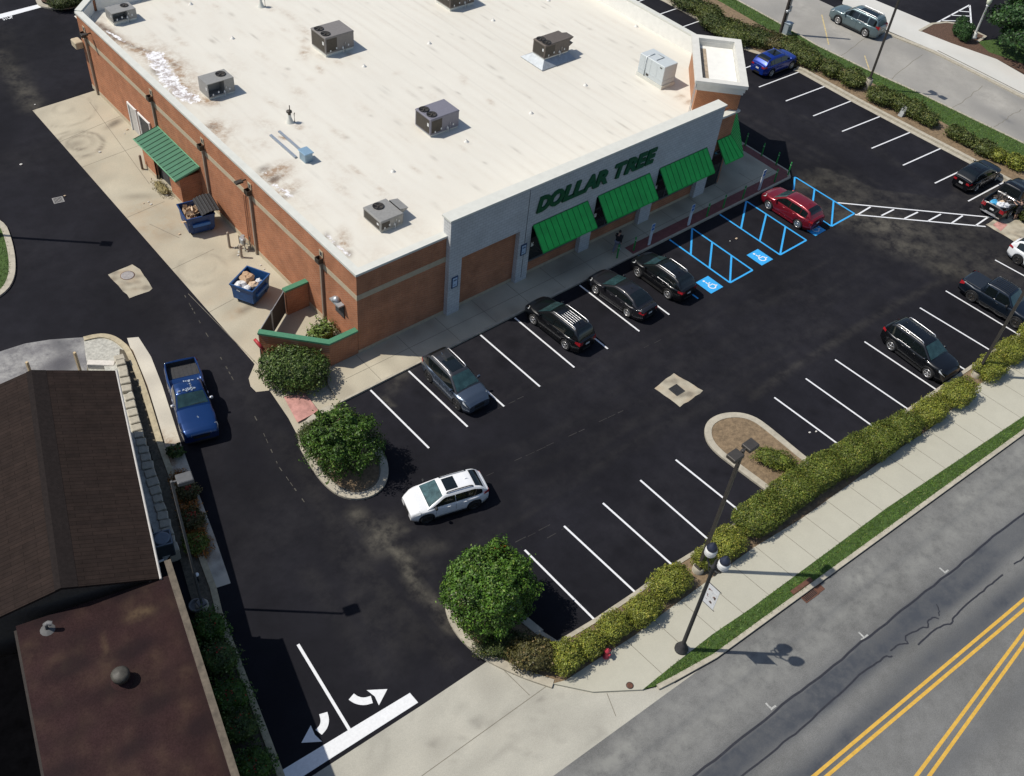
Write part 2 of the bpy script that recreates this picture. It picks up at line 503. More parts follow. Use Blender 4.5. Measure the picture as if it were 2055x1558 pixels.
XY = quad_grid([A0, A1, A1 + en * 40, A0 + en * 40], 520, 240)
tag(painted_grid('main_street', XY, .008, M_STREET, street_paint), kind='structure')
mb = MB()
for c, w in ((CR1, .11), (CR2, .085), (CR3, .075), (CR4, .06), (CR5, .085), (CR6, .08)):
    c = [Vector(p[:2]) for p in smooth_poly(c, 2 if len(c) < 13 else 1, False)]
    q = [c[0]]
    for a, b in zip(c[:-1], c[1:]):
        n = max(1, int((b - a).length / .5))
        for i in range(1, n + 1):
            q.append(a.lerp(b, i / n) + Vector((random.Random(i * 7 + int(a.x * 50)).uniform(-.03, .03), random.Random(i * 3 + int(a.y * 50)).uniform(-.03, .03))))
    ribbon(mb, q, w, .009, .0125)
struct('tar_seal', mb, M_TAR)
mb = MB()
for p, q in (((805, 1558), (2027, 530)), ((880, 1558), (2027, 590)), ((1400, 1558), (2027, 715)), ((1475, 1558), (2027, 790))):
    a, b = GL(zoomp([p, q], 1355, 1020, 2.896)); d = (b - a).normalized()
    ribbon(mb, [a - d * 25, a, b, b + d * 60], .155, .009, .0125)
struct('yellow_centre_lines', mb, M_YEL)
mb = MB()
for cx_, cy_, kind in ((1545, 1419, 0), (1731, 1276, 1), (1893, 1146, 2)):
    c = G(cx_, cy_)
    w = .52 if kind == 1 else .34
    o = ed * (.0 if kind == 1 else .10)
    a = c - en * -.0
    ribbon(mb, [c - ed * w / 2 + o * 1.0 + en * .12, c + ed * w / 2 + o + en * .12], .09, .009, .0125)
    ribbon(mb, [c - en * .24 - ed * .02, c + en * .07 - ed * .02], .09, .009, .0125)
struct('parking_bay_marks', mb, pm('worn_white_paint', (.36, .36, .34), rough=.7, var=.45, scale=14))

# driveway apron, sidewalk, verge and kerb along the main street
lane_end = [(553, 1606), (612, 1567), (846, 1416), (985, 1323)]
ap = [(400, 1680)] + lane_end + [(1050, 1355), (1110, 1372), (1190, 1390), (1270, 1387), (1300, 1383), (1345, 1372)]
ap_w = GL(ap) + [E0 + ed * 9.6, E0 - ed * 10]
AP_W = ap_w
bed_in = [(1110, 1372), (1136, 1365), (1187, 1331), (1274, 1275), (1336, 1227), (1511, 1100), (1607, 1042), (1798, 905), (1866, 861), (1965, 772), (2055, 716), (2400, 505), (2800, 240)]
gr_in = [(1290, 1384), (1348, 1337), (1430, 1273), (1504, 1223), (1640, 1123), (1779, 1020), (2055, 835), (2400, 607), (2800, 335)]
kb = GL([(1320, 1379), (1350, 1364)], .1) + [E0 + ed * t - en * .06 for t in (9.9, 11, 14, 20, 30, 50, 100, 150)]
sheet('sidewalk', GL(bed_in, .12) + GL(gr_in, .12)[::-1] + GL([(1255, 1386), (1190, 1389)], .1), M_WALK, z=.12, thick=.14)
gpoly = GL(gr_in, .1) + [p + Vector((0, 0, .1)) - en * .08 for p in kb[::-1]]
sheet('verge', gpoly, M_GRASSB, z=.105)
mb = MB(); ribbon(mb, kb, .24, -.02, .135)
struct('street_kerb', mb, M_KERB)
mb = MB(); ribbon(mb, [p + en * .145 for p in kb[1:]], .06, 0, .019); struct('gutter_joint', mb, M_TAR)
# sidewalk joints, every 1.55 m
mb = MB()
si = [G(*p, .12) for p in bed_in[1:]]; so = [G(*p, .12) for p in gr_in]
for k in range(60):
    x = -2.6 + k * 1.86
    def at(Ln, x):
        for a, b in zip(Ln[:-1], Ln[1:]):
            if a.x <= x <= b.x: return a.lerp(b, (x - a.x) / (b.x - a.x))
    a, b = at(si, x), at(so, x + .12)
    if a and b: ribbon(mb, [a, b], .025, .118, .1235)
for a, b in [((985, 1325), (1120, 1376)), ((846, 1558), (1113, 1366)), ((991, 1326), (1063, 1396)), ((1218, 1392), (1236, 1438))]:
    pa, pb = G(*a), G(*b); ribbon(mb, [pa, pb], .03, .0, .0135)
struct('concrete_joints', mb, M_JOINT)

# planting bed with kerb between the lot and the sidewalk
stall_end = [(1120, 1290), (1194, 1246), (1276, 1191), (1350, 1136), (1427, 1089), (1497, 1037), (1567, 992)]
stall_end2 = [(1628, 940), (1699, 905), (1762, 864), (1823, 823), (1880, 784), (1992, 707), (2045, 673), (2300, 515), (2700, 265)]
isl2 = [(1110, 1372), (1050, 1352), (985, 1322), (950, 1297), (922, 1268), (905, 1235), (900, 1205), (915, 1180), (960, 1180), (1030, 1225), (1085, 1270)]
bed = GL(isl2, .1) + GL(stall_end, .1) + GL(stall_end2, .1) + GL(bed_in, .1)[::-1][:-1]
sheet('planting_bed', bed, M_SOIL, z=.09, thick=.1)
mb = MB()
ribbon(mb, smooth_poly(GL(isl2, .12), 2, False), .42, -.01, .125)
ribbon(mb, GL([(1085, 1270)] + stall_end, .12), .22, -.01, .13); ribbon(mb, GL(stall_end2, .12), .22, -.01, .13)
struct('lot_kerb', mb, M_KERB)

# end island in the lower stall row
isl3 = smooth_poly(GL([(1567, 1000), (1530, 972), (1480, 935), (1440, 905), (1421, 880), (1421, 852), (1445, 836), (1480, 832), (1512, 840), (1540, 860), (1600, 910), (1640, 942)], .1), 2, False)
sheet('island_soil', isl3, M_SOIL, z=.10, thick=.1)
mb = MB(); ribbon(mb, isl3, .40, -.01, .13); struct('island_kerb', mb, M_KERB)

# tree island by the store corner
isl1o = smooth_poly(GL([(660, 818), (618, 846), (600, 880), (628, 930), (655, 968), (690, 994), (733, 996), (764, 977), (774, 945), (765, 912), (735, 880), (694, 844), (675, 822)], .1), 2, True)
sheet('tree_island_soil', isl1o, M_SOIL, z=.11, thick=.12)
mb = MB(); ribbon(mb, isl1o + isl1o[:2], .42, -.01, .135); struct('tree_island_kerb', mb, M_KERB)
mb = MB(); ribbon(mb, [p + (Vector((sum(q.x for q in isl1o), sum(q.y for q in isl1o), 0)) / len(isl1o) - Vector((p.x, p.y, 0))).normalized() * .30 for p in isl1o] , .05, .10, .139); struct('kerb_joint', mb, M_JOINT)

def drive_paint(X, Y):
    K = .30 * wob(X, Y, 3, 91) ** 2; D = .25 * wob(X, Y, 5, 92) ** 2
    rr = np.random.default_rng(3)
    for k in range(26):
        c = G(rr.uniform(620, 1150), rr.uniform(1390, 1560)); a = rr.normal(-.62, .5) + 1.2; ln = rr.uniform(.5, 3)
        e = rr.uniform(.1, .4) * np.exp(-(seg_dist(X, Y, [c, c + Vector((math.cos(a), math.sin(a), 0)) * ln]) / rr.uniform(.04, .16)) ** 2); K = np.maximum(K, e)
    for p, r_, am in (((958, 1450), .3, .8), ((870, 1490), .3, .6), ((1085, 1402), .1, .9), ((985, 1455), .3, .4)):
        c = G(*p); K = np.maximum(K, am * np.exp(-((X - c.x) ** 2 + (Y - c.y) ** 2) / r_ ** 2))
    for a, b in (((1100, 1480), (1220, 1480)), ((1000, 1500), (1100, 1520)), ((1000, 1480), (1210, 1460))):
        K = np.maximum(K, .45 * wob(X, Y, 1, 5) * np.exp(-(seg_dist(X, Y, GL([a, b])) / .12) ** 2))
    return D, K
# concrete service apron and storefront sidewalk
apr = GL([(65, 222), (132, 201), (197, 180)]) + [Vector((.2, 34.9, 0)), Vector((.2, -.3, 0)), Vector((-1.5, -.3, 0)), Vector((-1.5, -2.6, 0))] + GL([(663, 822), (600, 880), (579, 840), (541, 784), (514, 787), (503, 776), (499, 760), (511, 731), (420, 627), (306, 497), (165, 336)])
def apron_cover(X, Y):
    D = np.zeros(X.shape); K = np.zeros(X.shape)
    def ring(p, r, w, amp, sq=1.0):
        nonlocal K
        c = G(*p); d = np.abs(np.hypot(X - c.x, (Y - c.y) * sq) - r)
        K = np.maximum(K, amp * np.exp(-(d / w) ** 2) * (.3 + .9 * wob(X, Y, 2.2, 4)))
    ring((160, 290), 1.6, .16, .8); ring((162, 286), .9, .22, .75); ring((150, 292), 1.9, .1, .5)
    ring((130, 222), 2.2, .12, .45); ring((128, 218), .7, .2, .3)
    ring((405, 540), 1.5, .2, .35); ring((400, 535), 1.0, .15, .25)
    def sp(p, rx, ry, a, amp, tgt):
        nonlocal D, K
        c = G(*p); ca, sa = math.cos(a), math.sin(a)
        u = (X - c.x) * ca + (Y - c.y) * sa; v = -(X - c.x) * sa + (Y - c.y) * ca
        e = amp * np.exp(-(u / rx) ** 2 - (v / ry) ** 2)
        if tgt: K = np.maximum(K, e)
        else: D = np.maximum(D, e)
    sp((230, 248), .9, .35, .4, .95, 1); sp((150, 290), .8, .5, 0, .6, 1); sp((278, 395), 1.2, .4, -.5, .5, 1); sp((340, 470), 1.2, .9, 0, .3, 1)
    sp((290, 420), 2, 1.3, 0, .5, 0); sp((325, 455), 2, 1.5, 0, .6, 0); sp((480, 625), 1.1, .5, .2, .6, 0); sp((495, 620), .7, .3, .2, .7, 1); sp((300, 480), 2, 1, 0, .3, 0)
    sp((480, 510), .8, .4, .3, .5, 1); sp((590, 570), .3, .2, 0, .5, 1); sp((420, 600), 2, 1, 0, .25, 0)
    K = np.maximum(K, .22 * wob(X, Y, 4, 8) ** 2); D = np.maximum(D, .2 * wob(X, Y, 8, 13) ** 2)
    return D, K
def clipped_paint(name, poly, z, mat, fn, step=.18):
    """dense painted surface exactly filling a plan polygon"""
    bm = bmesh.new()
    P = [Vector((p[0], p[1], z)) for p in poly]; n = len(P)
    if sum(P[i].x * P[(i + 1) % n].y - P[(i + 1) % n].x * P[i].y for i in range(n)) < 0: P = P[::-1]
    vs = [bm.verts.new(p) for p in P]
    for a, b, c in tessellate_polygon([P]):
        if (P[b] - P[a]).cross(P[c] - P[a]).z < 0: a, c = c, a
        try: bm.faces.new((vs[a], vs[b], vs[c]))
        except ValueError: pass
    xs = [p.x for p in P]; ys = [p.y for p in P]
    for ax, lo, hi in ((0, min(xs), max(xs)), (1, min(ys), max(ys))):
        t = lo + step
        while t < hi:
            co = Vector((t, 0, 0)) if ax == 0 else Vector((0, t, 0)); no = Vector((1, 0, 0)) if ax == 0 else Vector((0, 1, 0))
            bmesh.ops.bisect_plane(bm, geom=bm.verts[:] + bm.edges[:] + bm.faces[:], plane_co=co, plane_no=no)
            t += step
    me = bpy.data.meshes.new(name); bm.to_mesh(me); bm.free()
    co = np.zeros(len(me.vertices) * 3); me.vertices.foreach_get('co', co); co = co.reshape(-1, 3)
    R, K = fn(co[:, 0], co[:, 1])
    c = np.zeros((len(co), 4), dtype=np.float32); c[:, 0] = np.clip(R, 0, 1); c[:, 1] = np.clip(K, 0, 1); c[:, 3] = 1
    at = me.color_attributes.new('stain', 'FLOAT_COLOR', 'POINT'); at.data.foreach_set('color', c.reshape(-1))
    me.materials.append(mat)
    return tag(link(bpy.data.objects.new(name, me)), kind='structure')
clipped_paint('driveway_apron', AP_W, .010, M_DRIVE, drive_paint, .3)
clipped_paint('service_apron', apr, .008, M_CONC, apron_cover, .22)
mb = MB()
for a, b in [((165, 336), (285, 290)), ((255, 437), (330, 405)), ((345, 541), (430, 500)), ((120, 285), (250, 230)), ((420, 627), (470, 600)), ((300, 370), (180, 205)), ((300, 450), (360, 478)), ((378, 590), (520, 735))]:
    ribbon(mb, GL([a, b]), .03, 0, .0115)
struct('apron_joints', mb, M_JOINT)
walk = [Vector((-2.2, .2, 0)), Vector((-2.9, -1.2, 0)), Vector((-3.1, -2.72, 0)), Vector((37.6, -2.72, 0)), Vector((38.2, -2.1, 0)), Vector((38.2, 4.5, 0)), Vector((36, 4.5, 0)), Vector((32, .2, 0))]
def walk_paint(X, Y):
    K = .35 * wob(X, Y, 3, 31) ** 2
    D = .25 * wob(X, Y, 5, 33) ** 2
    K = np.maximum(K, .6 * np.exp(-((X - 16.0) / 2.2) ** 2 - ((Y + 1.1) / .8) ** 2))
    return D, K
clipped_paint('storefront_sidewalk', walk, .12, M_CONC, walk_paint, .25)
mb = MB(); ribbon(mb, [(-3.1, -2.66), (37.6, -2.66)], .14, -.02, .124); ribbon(mb, [(37.6, -2.66), (38.14, -2.1), (38.14, 4.5)], .14, -.02, .124); struct('storefront_kerb', mb, M_KERB)
mb = MB()
for k in range(14):
    x = -.2 + k * 2.9
    ribbon(mb, [(x, -.05), (x, -2.58)], .025, .118, .1235)
ribbon(mb, [(-2.4, -1.35), (37, -1.35)], .025, .118, .1236)
struct('walk_joints', mb, M_JOINT)
mb = MB()
mb.prism([(20.6, -2.58), (37.4, -2.58), (38.06, -2.0), (38.06, 2.4), (37.3, 2.4), (37.3, -1.75), (20.6, -1.75)], .118, .1245)
struct('red_brick_band', mb, M_RED)
mb = MB(); ribbon(mb, [(37.15, 2.3), (37.15, -1.55), (30.5, -1.55)], .12, .118, .1249); struct('pale_paver_trim', mb, M_KERB)
sheet('pink_ramp', GL([(570, 800), (612, 792), (640, 828), (597, 851)]), M_PINK, z=.128, thick=.02)

# ---- painted markings of the lot
mb = MB()
def stripe(a, b, w=.11): ribbon(mb, GL([a, b]), w, .0, .0042)
for x in (-1.1, 1.6, 4.28, 7.03, 9.8, 12.62, 15.4, 18.15):
    ribbon(mb, [(x, -2.82), (x + .08, -8.3)], .11, 0, .0042)
for a, b in [((1053, 1104), (1194, 1245)), ((1132, 1056), (1276, 1190)), ((1210, 1010), (1350, 1135)), ((1285, 964), (1427, 1088)), ((1356, 923), (1497, 1036)), ((1554, 798), (1699, 904)), ((1617, 760), (1762, 863)), ((1676, 722), (1823, 822)), ((1735, 686), (1880, 783)), ((1791, 651), (1938, 743)), ((1846, 618), (1992, 706)), ((1898, 584), (2045, 672)),
             ((1608, 143), (1523, 175)), ((1662, 171), (1577, 203)), ((1718, 199), (1632, 233)), ((1776, 230), (1690, 264)), ((1836, 262), (1749, 298)), ((1897, 294), (1812, 332)), ((1960, 328), (1876, 368)), ((2022, 362), (1943, 404)), ((1548, 116), (1463, 150)),
             ((1365, 15), (1300, 37)), ((1411, 40), (1345, 63)), ((1318, -10), (1250, 15)), ((1997, 522), (2100, 578))]:
    stripe(a, b)
struct('parking_stripes', mb, M_WHITE)
mb = MB()
for a, b in [((1679, 407), (2005, 438)), ((1716, 431), (1978, 455)), ((1721, 431), (1747, 415.5)), ((1769, 433), (1794, 420.6)), ((1815, 439), (1842, 426)), ((1862, 444), (1888, 430)), ((1910, 448), (1932, 433)), ((1958, 453), (1983, 436))]:
    stripe(a, b, .12)
for a, b in zoomp([(1145, 250), (1515, 50)], 1640, 0, 4.947), : pass
tri = zoomp([(1145, 250), (1515, 50), (1530, 245)], 1640, 0, 4.947)
for a, b in ((tri[0], tri[1]), (tri[1], tri[2])): stripe(a, b, .16)
for a, b in [((1500, 72), (1518, 76)), ((1400, 112), (1520, 120)), ((1315, 152), (1524, 162)), ((1225, 205), (1528, 212))]:
    p, q = zoomp([a, b], 1640, 0, 4.947); stripe(p, q, .14)
struct('crosswalk_markings', mb, M_WHITE)
mb = MB()
for xl, xr in ((24.05, 26.4), (29.38, 32.35), (35.3, 38.1)):
    y0, y1 = -2.78, -8.42
    L_ = lambda t: (xl, y0 + (y1 - y0) * t); R_ = lambda t: (xr, y0 + (y1 - y0) * t)
    ribbon(mb, [L_(-.0), L_(1)], .13, 0, .0042); ribbon(mb, [R_(0), R_(1)], .13, 0, .0043); ribbon(mb, [L_(1), R_(1)], .13, 0, .0044)
    for a, b in ((0, .36), (.34, .67), (.66, 1.0)): ribbon(mb, [R_(a), L_(b)], .13, 0, .0041)
ribbon(mb, [(20.95, -2.8), (21.0, -8.3)], .12, 0, .0042)
for cx_, cy_ in ((22.72, -7.76), (27.95, -7.77), (33.93, -7.8)):
    mb.box(cx_ - .61, cx_ + .61, cy_ - .69, cy_ + .69, 0, .0042)
struct('blue_accessible_markings', mb, M_BLUE)
def icon(mb, c, s, right, up, z):
    """wheelchair pictogram built from ribbons"""
    c = Vector(c); right = Vector(right); up = Vector(up)
    pt = lambda u, v: c + right * u * s + up * v * s
    def rib(l, w): ribbon(mb, [pt(*q) for q in l], w * s, z, z + .0035)
    arc = [(.05 + .34 * math.cos(t), -.30 + .34 * math.sin(t)) for t in np.linspace(math.radians(115), math.radians(345), 16)]
    rib(arc, .11)
    rib([(-.06, .42), (-.04, -.12), (.30, -.12), (.46, -.48), (.60, -.44)], .12)
    rib([(-.04, .16), (.26, .14)], .10)
    mb.prism([tuple(pt(-.08 + .12 * math.cos(t), .62 + .12 * math.sin(t))) for t in np.linspace(0, 6.28, 13)[:-1]], z, z + .0035)
mb = MB()
for cx_, cy_ in ((22.72, -7.72), (27.95, -7.73), (33.93, -7.76)):
    icon(mb, (cx_, cy_ - .02), .72, (1, 0), (0, 1), .0045)
struct('wheelchair_symbols', mb, M_WHITE)
# lane exit: stop bar, divider and turn arrows
mb = MB()
mb.prism([tuple(p[:2]) for p in GL([(566, 1546), (822.6, 1391), (839, 1410.4), (540, 1602)])], .0, .0125)
stripe((598, 1293.5), (702, 1466), .14)
zz = lambda l: [tuple(p[:2]) for p in GL(zoomp(l, 540, 1240, 4.9))]
for l in ([(960, 712), (1163, 702), (1080, 862), (1040, 775)], [(410, 1058), (450, 1150), (520, 1218), (318, 1230)]):
    mb.prism(zz(l), 0, .0042)
def arcrib(l): ribbon(mb, [Vector(p) for p in smooth_poly([Vector((*p, 0)) for p in zz(l)], 2, False)], .36, 0, .0042)
arcrib([(808, 776), (860, 812), (935, 826), (1010, 804)]); arcrib([(533, 938), (552, 1010), (535, 1075), (488, 1127)])
mb.prism([tuple(p[:2]) for p in GL([(-60, 44), (77, 9), (83, 15), (-60, 54)])], 0, .0042)
struct('lane_markings', mb, M_WHITE)
def text_mesh(s, size, ext, bold=.0, shear=0.0, sx=1.0):
    cu = bpy.data.curves.new('t', 'FONT'); cu.body = s; cu.size = size; cu.extrude = ext; cu.offset = bold; cu.shear = shear
    cu.align_x = 'LEFT'; cu.resolution_u = 3
    ob = bpy.data.objects.new('t', cu); COL.objects.link(ob)
    dg = bpy.context.evaluated_depsgraph_get()
    me = bpy.data.meshes.new_from_object(ob.evaluated_get(dg))
    bpy.data.objects.remove(ob); bpy.data.curves.remove(cu)
    return me
me = text_mesh('STOP', 1.5, .002, .03); me.materials.append(M_WHITE)
o = link(bpy.data.objects.new('stop_lettering', me)); tag(o, kind='structure')
a, b = G(7, 41), G(28, 36); d = b - a
o.location = (a.x, a.y, .003); o.rotation_euler = (0, 0, math.atan2(d.y, d.x)); o.scale = (d.length / 3.6, .55, 1)
# seam of the lane paving
mb = MB(); r = random.Random(3)
sp_ = GL([(370, 592), (413, 668), (453, 735), (487, 796), (504, 822), (528, 868), (559, 936), (613, 1011), (640, 1062)])
for a, b in zip(sp_[:-1], sp_[1:]):
    n = int((b - a).length / .42)
    for i in range(n):
        if r.random() < .55:
            u0, u1 = (i + r.uniform(0, .2)) / n, (i + r.uniform(.5, .95)) / n
            ribbon(mb, [a.lerp(b, u0), a.lerp(b, u1)], r.uniform(.03, .06), 0, .0041)
struct('lane_seam', mb, M_DUST)
mb = MB()
for a, b in (((976, 830), (1078, 784)), ((1031, 926), (1279, 812)), ((1008, 1103), (1129, 1041)), ((1045, 1110), (1150, 1052)), ((880, 1000), (1000, 945)), ((1290, 700), (1330, 680))):
    a, b = GL([a, b]); n = int((b - a).length / .7)
    for i in range(n):
        if r.random() < .7:
            o_ = Vector((r.uniform(-.03, .03), r.uniform(-.03, .03), 0)); ribbon(mb, [a.lerp(b, (i + r.uniform(0, .2)) / n) + o_, a.lerp(b, (i + r.uniform(.6, 1)) / n) + o_], r.uniform(.025, .05), 0, .0039)
struct('paving_seams', mb, pm('seam_dust', (.029, .027, .026), rough=.9, var=.4, scale=3))

# concrete pads round the drains
def pad(name, px, z=.005):
    q = GL(px); c = sum(q, Vector()) / len(q)
    def fn(X, Y):
        d = np.hypot(X - c.x, Y - c.y)
        return .5 * wob(X, Y, 1.6, 95) ** 2, np.maximum(.8 * np.exp(-(d / .75) ** 2) * wob(X, Y, 1, 96), .7 * wob(X, Y, 1.3, 97) ** 2)
    qq = []
    rr = random.Random(len(px))
    for a, b in zip(q, q[1:] + q[:1]):
        n = max(2, int((b - a).length / .35)); qq += [a.lerp(b, i / n) + Vector((rr.uniform(-.04, .04), rr.uniform(-.04, .04), 0)) for i in range(n)]
    clipped_paint(name, qq, z, M_CONC, fn, .12)
pad('drain_pad', [(1313, 779), (1352, 749), (1411, 785), (1364, 817)])
pad('manhole_pad', [(218, 552), (240, 541), (265, 531), (282, 541), (307, 579), (300, 585), (260, 598), (236, 573)])
pad('corner_drain_pad', [(1480, 96), (1515, 84), (1555, 104), (1585, 128), (1530, 112)])
pad('crossing_landing', [(1978, 452), (2002, 438), (2030, 432), (2100, 480), (2140, 540), (2037, 487)], .03)
sheet('pink_landing', GL([(1992, 452), (2004, 444), (2022, 452), (2008, 465)]), M_PINK, z=.036)

# ---- right side: kerb, beds, verge, street, far sidewalk
kr = GL([(1300, -22), (1345, 0), (1452, 58)], .1)
kr2 = GL([(1600, 135), (1612, 139), (1719, 198), (1839, 261), (1960, 324), (2035, 366)], .1)
bedR = GL([(1345, 0), (1452, 58), (1500, 92), (1560, 118), (1612, 139), (1719, 198), (1839, 261), (1960, 324), (2035, 366), (2060, 410), (2120, 460), (2300, 560)], .1)
vr_in = [(1400, -20), (1450, 6), (1540, 58), (1640, 110), (1735, 158), (1842, 217), (1935, 270), (2055, 335), (2300, 470)]
vr_out = [(1450, -15), (1500, 12), (1560, 45), (1640, 92), (1735, 138), (1842, 186), (2054, 288), (2300, 405)]
sheet('hedge_bed', bedR + GL(vr_in, .1)[::-1], M_SOIL, z=.09, thick=.1)
sheet('side_verge', GL(vr_in, .1) + GL(vr_out, .1)[::-1], M_GRASSB, z=.10, thick=.1)
mb = MB(); ribbon(mb, kr, .35, -.01, .13); ribbon(mb, kr2, .35, -.01, .13)
off = Vector((-.42, 0, 0))
ribbon(mb, [p + off for p in kr], .5, 0, .014); ribbon(mb, [p + off for p in kr2], .5, 0, .014)
vo = GL(vr_out, .1); ribbon(mb, [p + Vector((.05, 0, 0)) for p in vo], .2, -.01, .125)
struct('side_kerb', mb, M_KERB)
mb = MB(); ribbon(mb, [p + Vector((-.24, 0, 0)) for p in kr2], .05, 0, .0165); ribbon(mb, [p + Vector((-.24, 0, 0)) for p in kr], .05, 0, .0165); struct('side_kerb_joint', mb, M_JOINT)
sd = [p + Vector((.1, 0, 0)) for p in vo]
q0, q1 = G(1640, 92), G(2054, 287); dq = (q1 - q0).normalized(); s0, s1 = q0 - dq * 75 - Vector((1.2, 0, 0)), q1 + dq * 40 - Vector((1.2, 0, 0))
kf = GL([(1680, 17), (1781, 67), (1876, 105), (2044, 190), (2300, 318)], .0)
q0, q1 = G(1781, 67), G(2044, 190); dq = (q1 - q0).normalized(); f0, f1 = q0 - dq * 90 + Vector((.2, 0, 0)), q1 + dq * 40 + Vector((.2, 0, 0))
def side_paint(X, Y):
    K = .45 * wob(X, Y, 9, 41) ** 2; R = .5 * wob(X, Y, 7, 43) ** 2
    for p, r_, am in (((2024, 243), .9, 1.0), ((1838, 92), 1.2, .6), ((1850, 95), 1.0, .5)):
        c = G(*p); K = np.maximum(K, am * np.exp(-(((X - c.x) / (r_ * .5)) ** 2 + ((Y - c.y) / r_) ** 2)))
    d = seg_dist(X, Y, GL([(1500, 5), (1720, 120), (2055, 262)])); K = np.maximum(K, .15 * np.exp(-(d / .5) ** 2))
    return R, K
nst = np.zeros((160, 40, 2))
for i in range(160):
    t = i / 159
    a = s0.lerp(s1, t); b = f0.lerp(f1, t)
    for j in range(40): q = a.lerp(b, j / 39); nst[i, j] = (q.x, q.y)
tag(painted_grid('side_street', nst, .010, M_STREET2, side_paint), kind='structure')
mb = MB()
for a, b in [((1640, 148), (1760, 60)), ((1742, 200), (1860, 100)), ((1855, 258), (1985, 165)), ((1950, 300), (2010, 265)), ((1990, 260), (2055, 215))]:
    pa, pb = G(*a), G(*b); pts = [pa.lerp(pb, t) + Vector((r.uniform(-.12, .12), r.uniform(-.12, .12), 0)) for t in np.linspace(.1, .9, 12)]
    ribbon(mb, pts, .05, 0, .0125)
struct('street_cracks', mb, M_JOINT)
mb = MB(); ribbon(mb, GL([(1649, 30), (1655, 55), (1663, 90)]), .12, 0, .0136); ribbon(mb, GL([(1735, 112), (1745, 142)]), .1, 0, .0136)
struct('faded_yellow_line', mb, pm('faded_yellow', (.5, .40, .2), var=.3, scale=4))
fk = GL([(1781, 67), (1876, 105), (1960, 147), (2044, 190), (2300, 318)], .05)
fw_in = [(1690, 8), (1781, 62), (1876, 102), (2044, 186), (2300, 312)]
fw_out = [(1700, -30), (1755, 0), (1870, 48), (1848, 63), (1909, 87), (2000, 119), (2080, 165), (2300, 275)]
clipped_paint('far_sidewalk', GL(fw_in, .1) + GL(fw_out, .1)[::-1], .11, M_PALE, lambda X, Y: (.3 * wob(X, Y, 6, 51) ** 2, .15 * wob(X, Y, 5, 52) ** 2), .5)
mb = MB(); ribbon(mb, fk, .5, 0, .10); struct('far_kerb', mb, M_KERB)
mb = MB(); ribbon(mb, [p + Vector((.42, .0, 0)) for p in fk[1:]], .14, 0, .1135); struct('far_kerb_joint', mb, M_JOINT)
farbed = GL([(1848, 63), (1871, 49), (1900, 46), (1925, 50), (1950, 62), (1976, 73), (1962, 82), (2055, 90), (2300, 180), (2300, 270), (2080, 160), (2000, 119), (1909, 87)], .1)
sheet('mulch_bed', farbed, M_MULCH, z=.135, thick=.14)
mb = MB(); ribbon(mb, GL([(1846, 62), (1871, 48), (1900, 45), (1927, 49), (1952, 61), (1978, 73), (1962, 84)], .14), .28, -.01, .17); struct('mulch_bed_kerb', mb, M_KERB)
sheet('corner_landing', GL([(1660, -8), (1690, 2), (1712, -2), (1700, -30), (1640, -30)]), M_SOIL, z=.13)
vg = GL([(1962, 84), (2060, 70), (2300, 150), (2300, 200), (2060, 130), (1985, 105)], .14)
sheet('far_grass', vg, M_GRASSB, z=.145)

# ---- left side: gutter strip, kerb, gravel, old pavement
sr = [(255, 679), (278, 677), (303, 716), (326, 775), (363, 890), (388, 960), (403, 1002), (432, 1080), (463, 1171)]
sl = [(432, 1181), (400, 1100), (372, 1020), (345, 950), (322, 889), (288, 775), (262, 700)]
def strip_paint(X, Y):
    D = np.zeros(X.shape)
    d = seg_dist(X, Y, GL([(322, 889), (345, 950), (372, 1020), (405, 1110)]))
    D = 1.1 * np.exp(-(d / .75) ** 2)
    K = .25 * wob(X, Y, 3, 61) ** 2
    for p in ((440, 1120), (445, 1140), (432, 1150)):
        c = G(*p); K = np.maximum(K, .7 * np.exp(-((X - c.x) ** 2 + (Y - c.y) ** 2) / .12))
    return D, K
M_STRIP = attr_mat('gutter_concrete', (.58, .54, .45), (.14, .13, .12), (.20, .10, .035), grain=.06, nscale=1.0, fine=30)
clipped_paint('gutter_strip', GL(sr) + GL(sl), .012, M_STRIP, strip_paint, .2)
kl = GL([(168, 680), (188, 675), (208, 673), (228, 678), (245, 690), (258, 704), (287, 775), (321, 889)], .12)
mb = MB(); ribbon(mb, smooth_poly(kl, 2, False), .32, -.01, .14)
kl2 = GL([(321, 889), (345, 955), (372, 1025), (400, 1105), (428, 1180), (440, 1230), (470, 1310), (520, 1440), (565, 1560), (600, 1650)], .12)
ribbon(mb, kl2, .30, -.01, .14); struct('left_kerb', mb, pm('stained_kerb', (.42, .36, .24), rough=.9, var=.2, scale=3))
mb = MB(); ribbon(mb, [p + Vector((.20, -.03, 0)) for p in kl[4:]], .07, 0, .0155); struct('gutter_crack', mb, pm('rust_stain', (.15, .085, .03), var=.3))
klw = smooth_poly(kl, 2, False)
sheet('gravel_patch', GL([(168, 682), (190, 676), (208, 674), (228, 679), (245, 691), (257, 706), (285, 775), (290, 800), (240, 800), (200, 760), (178, 745), (172, 715)], .05), M_GRAVEL, z=.05)
sheet('bed_soil', GL([(257, 706), (287, 775), (321, 889), (345, 955), (372, 1025), (400, 1105), (428, 1180), (440, 1230), (470, 1310), (520, 1440), (565, 1560), (600, 1650), (480, 1650), (440, 1400), (360, 1120), (300, 900), (240, 760), (240, 700)], .06), M_SOIL if False else pm('dark_bed_soil', (.10, .085, .06), rough=.95, var=.4, scale=6, bump=.6, bscale=12), z=.062)
def old_paint(X, Y):
    return .9 * wob(X, Y, 2.6, 71) + .2, .75 * wob(X, Y, 3.5, 73) ** 2
M_OLD = attr_mat('old_pavement', (.16, .155, .16), (.045, .045, .055), (.33, .325, .31), grain=.2, nscale=1.6, fine=20)
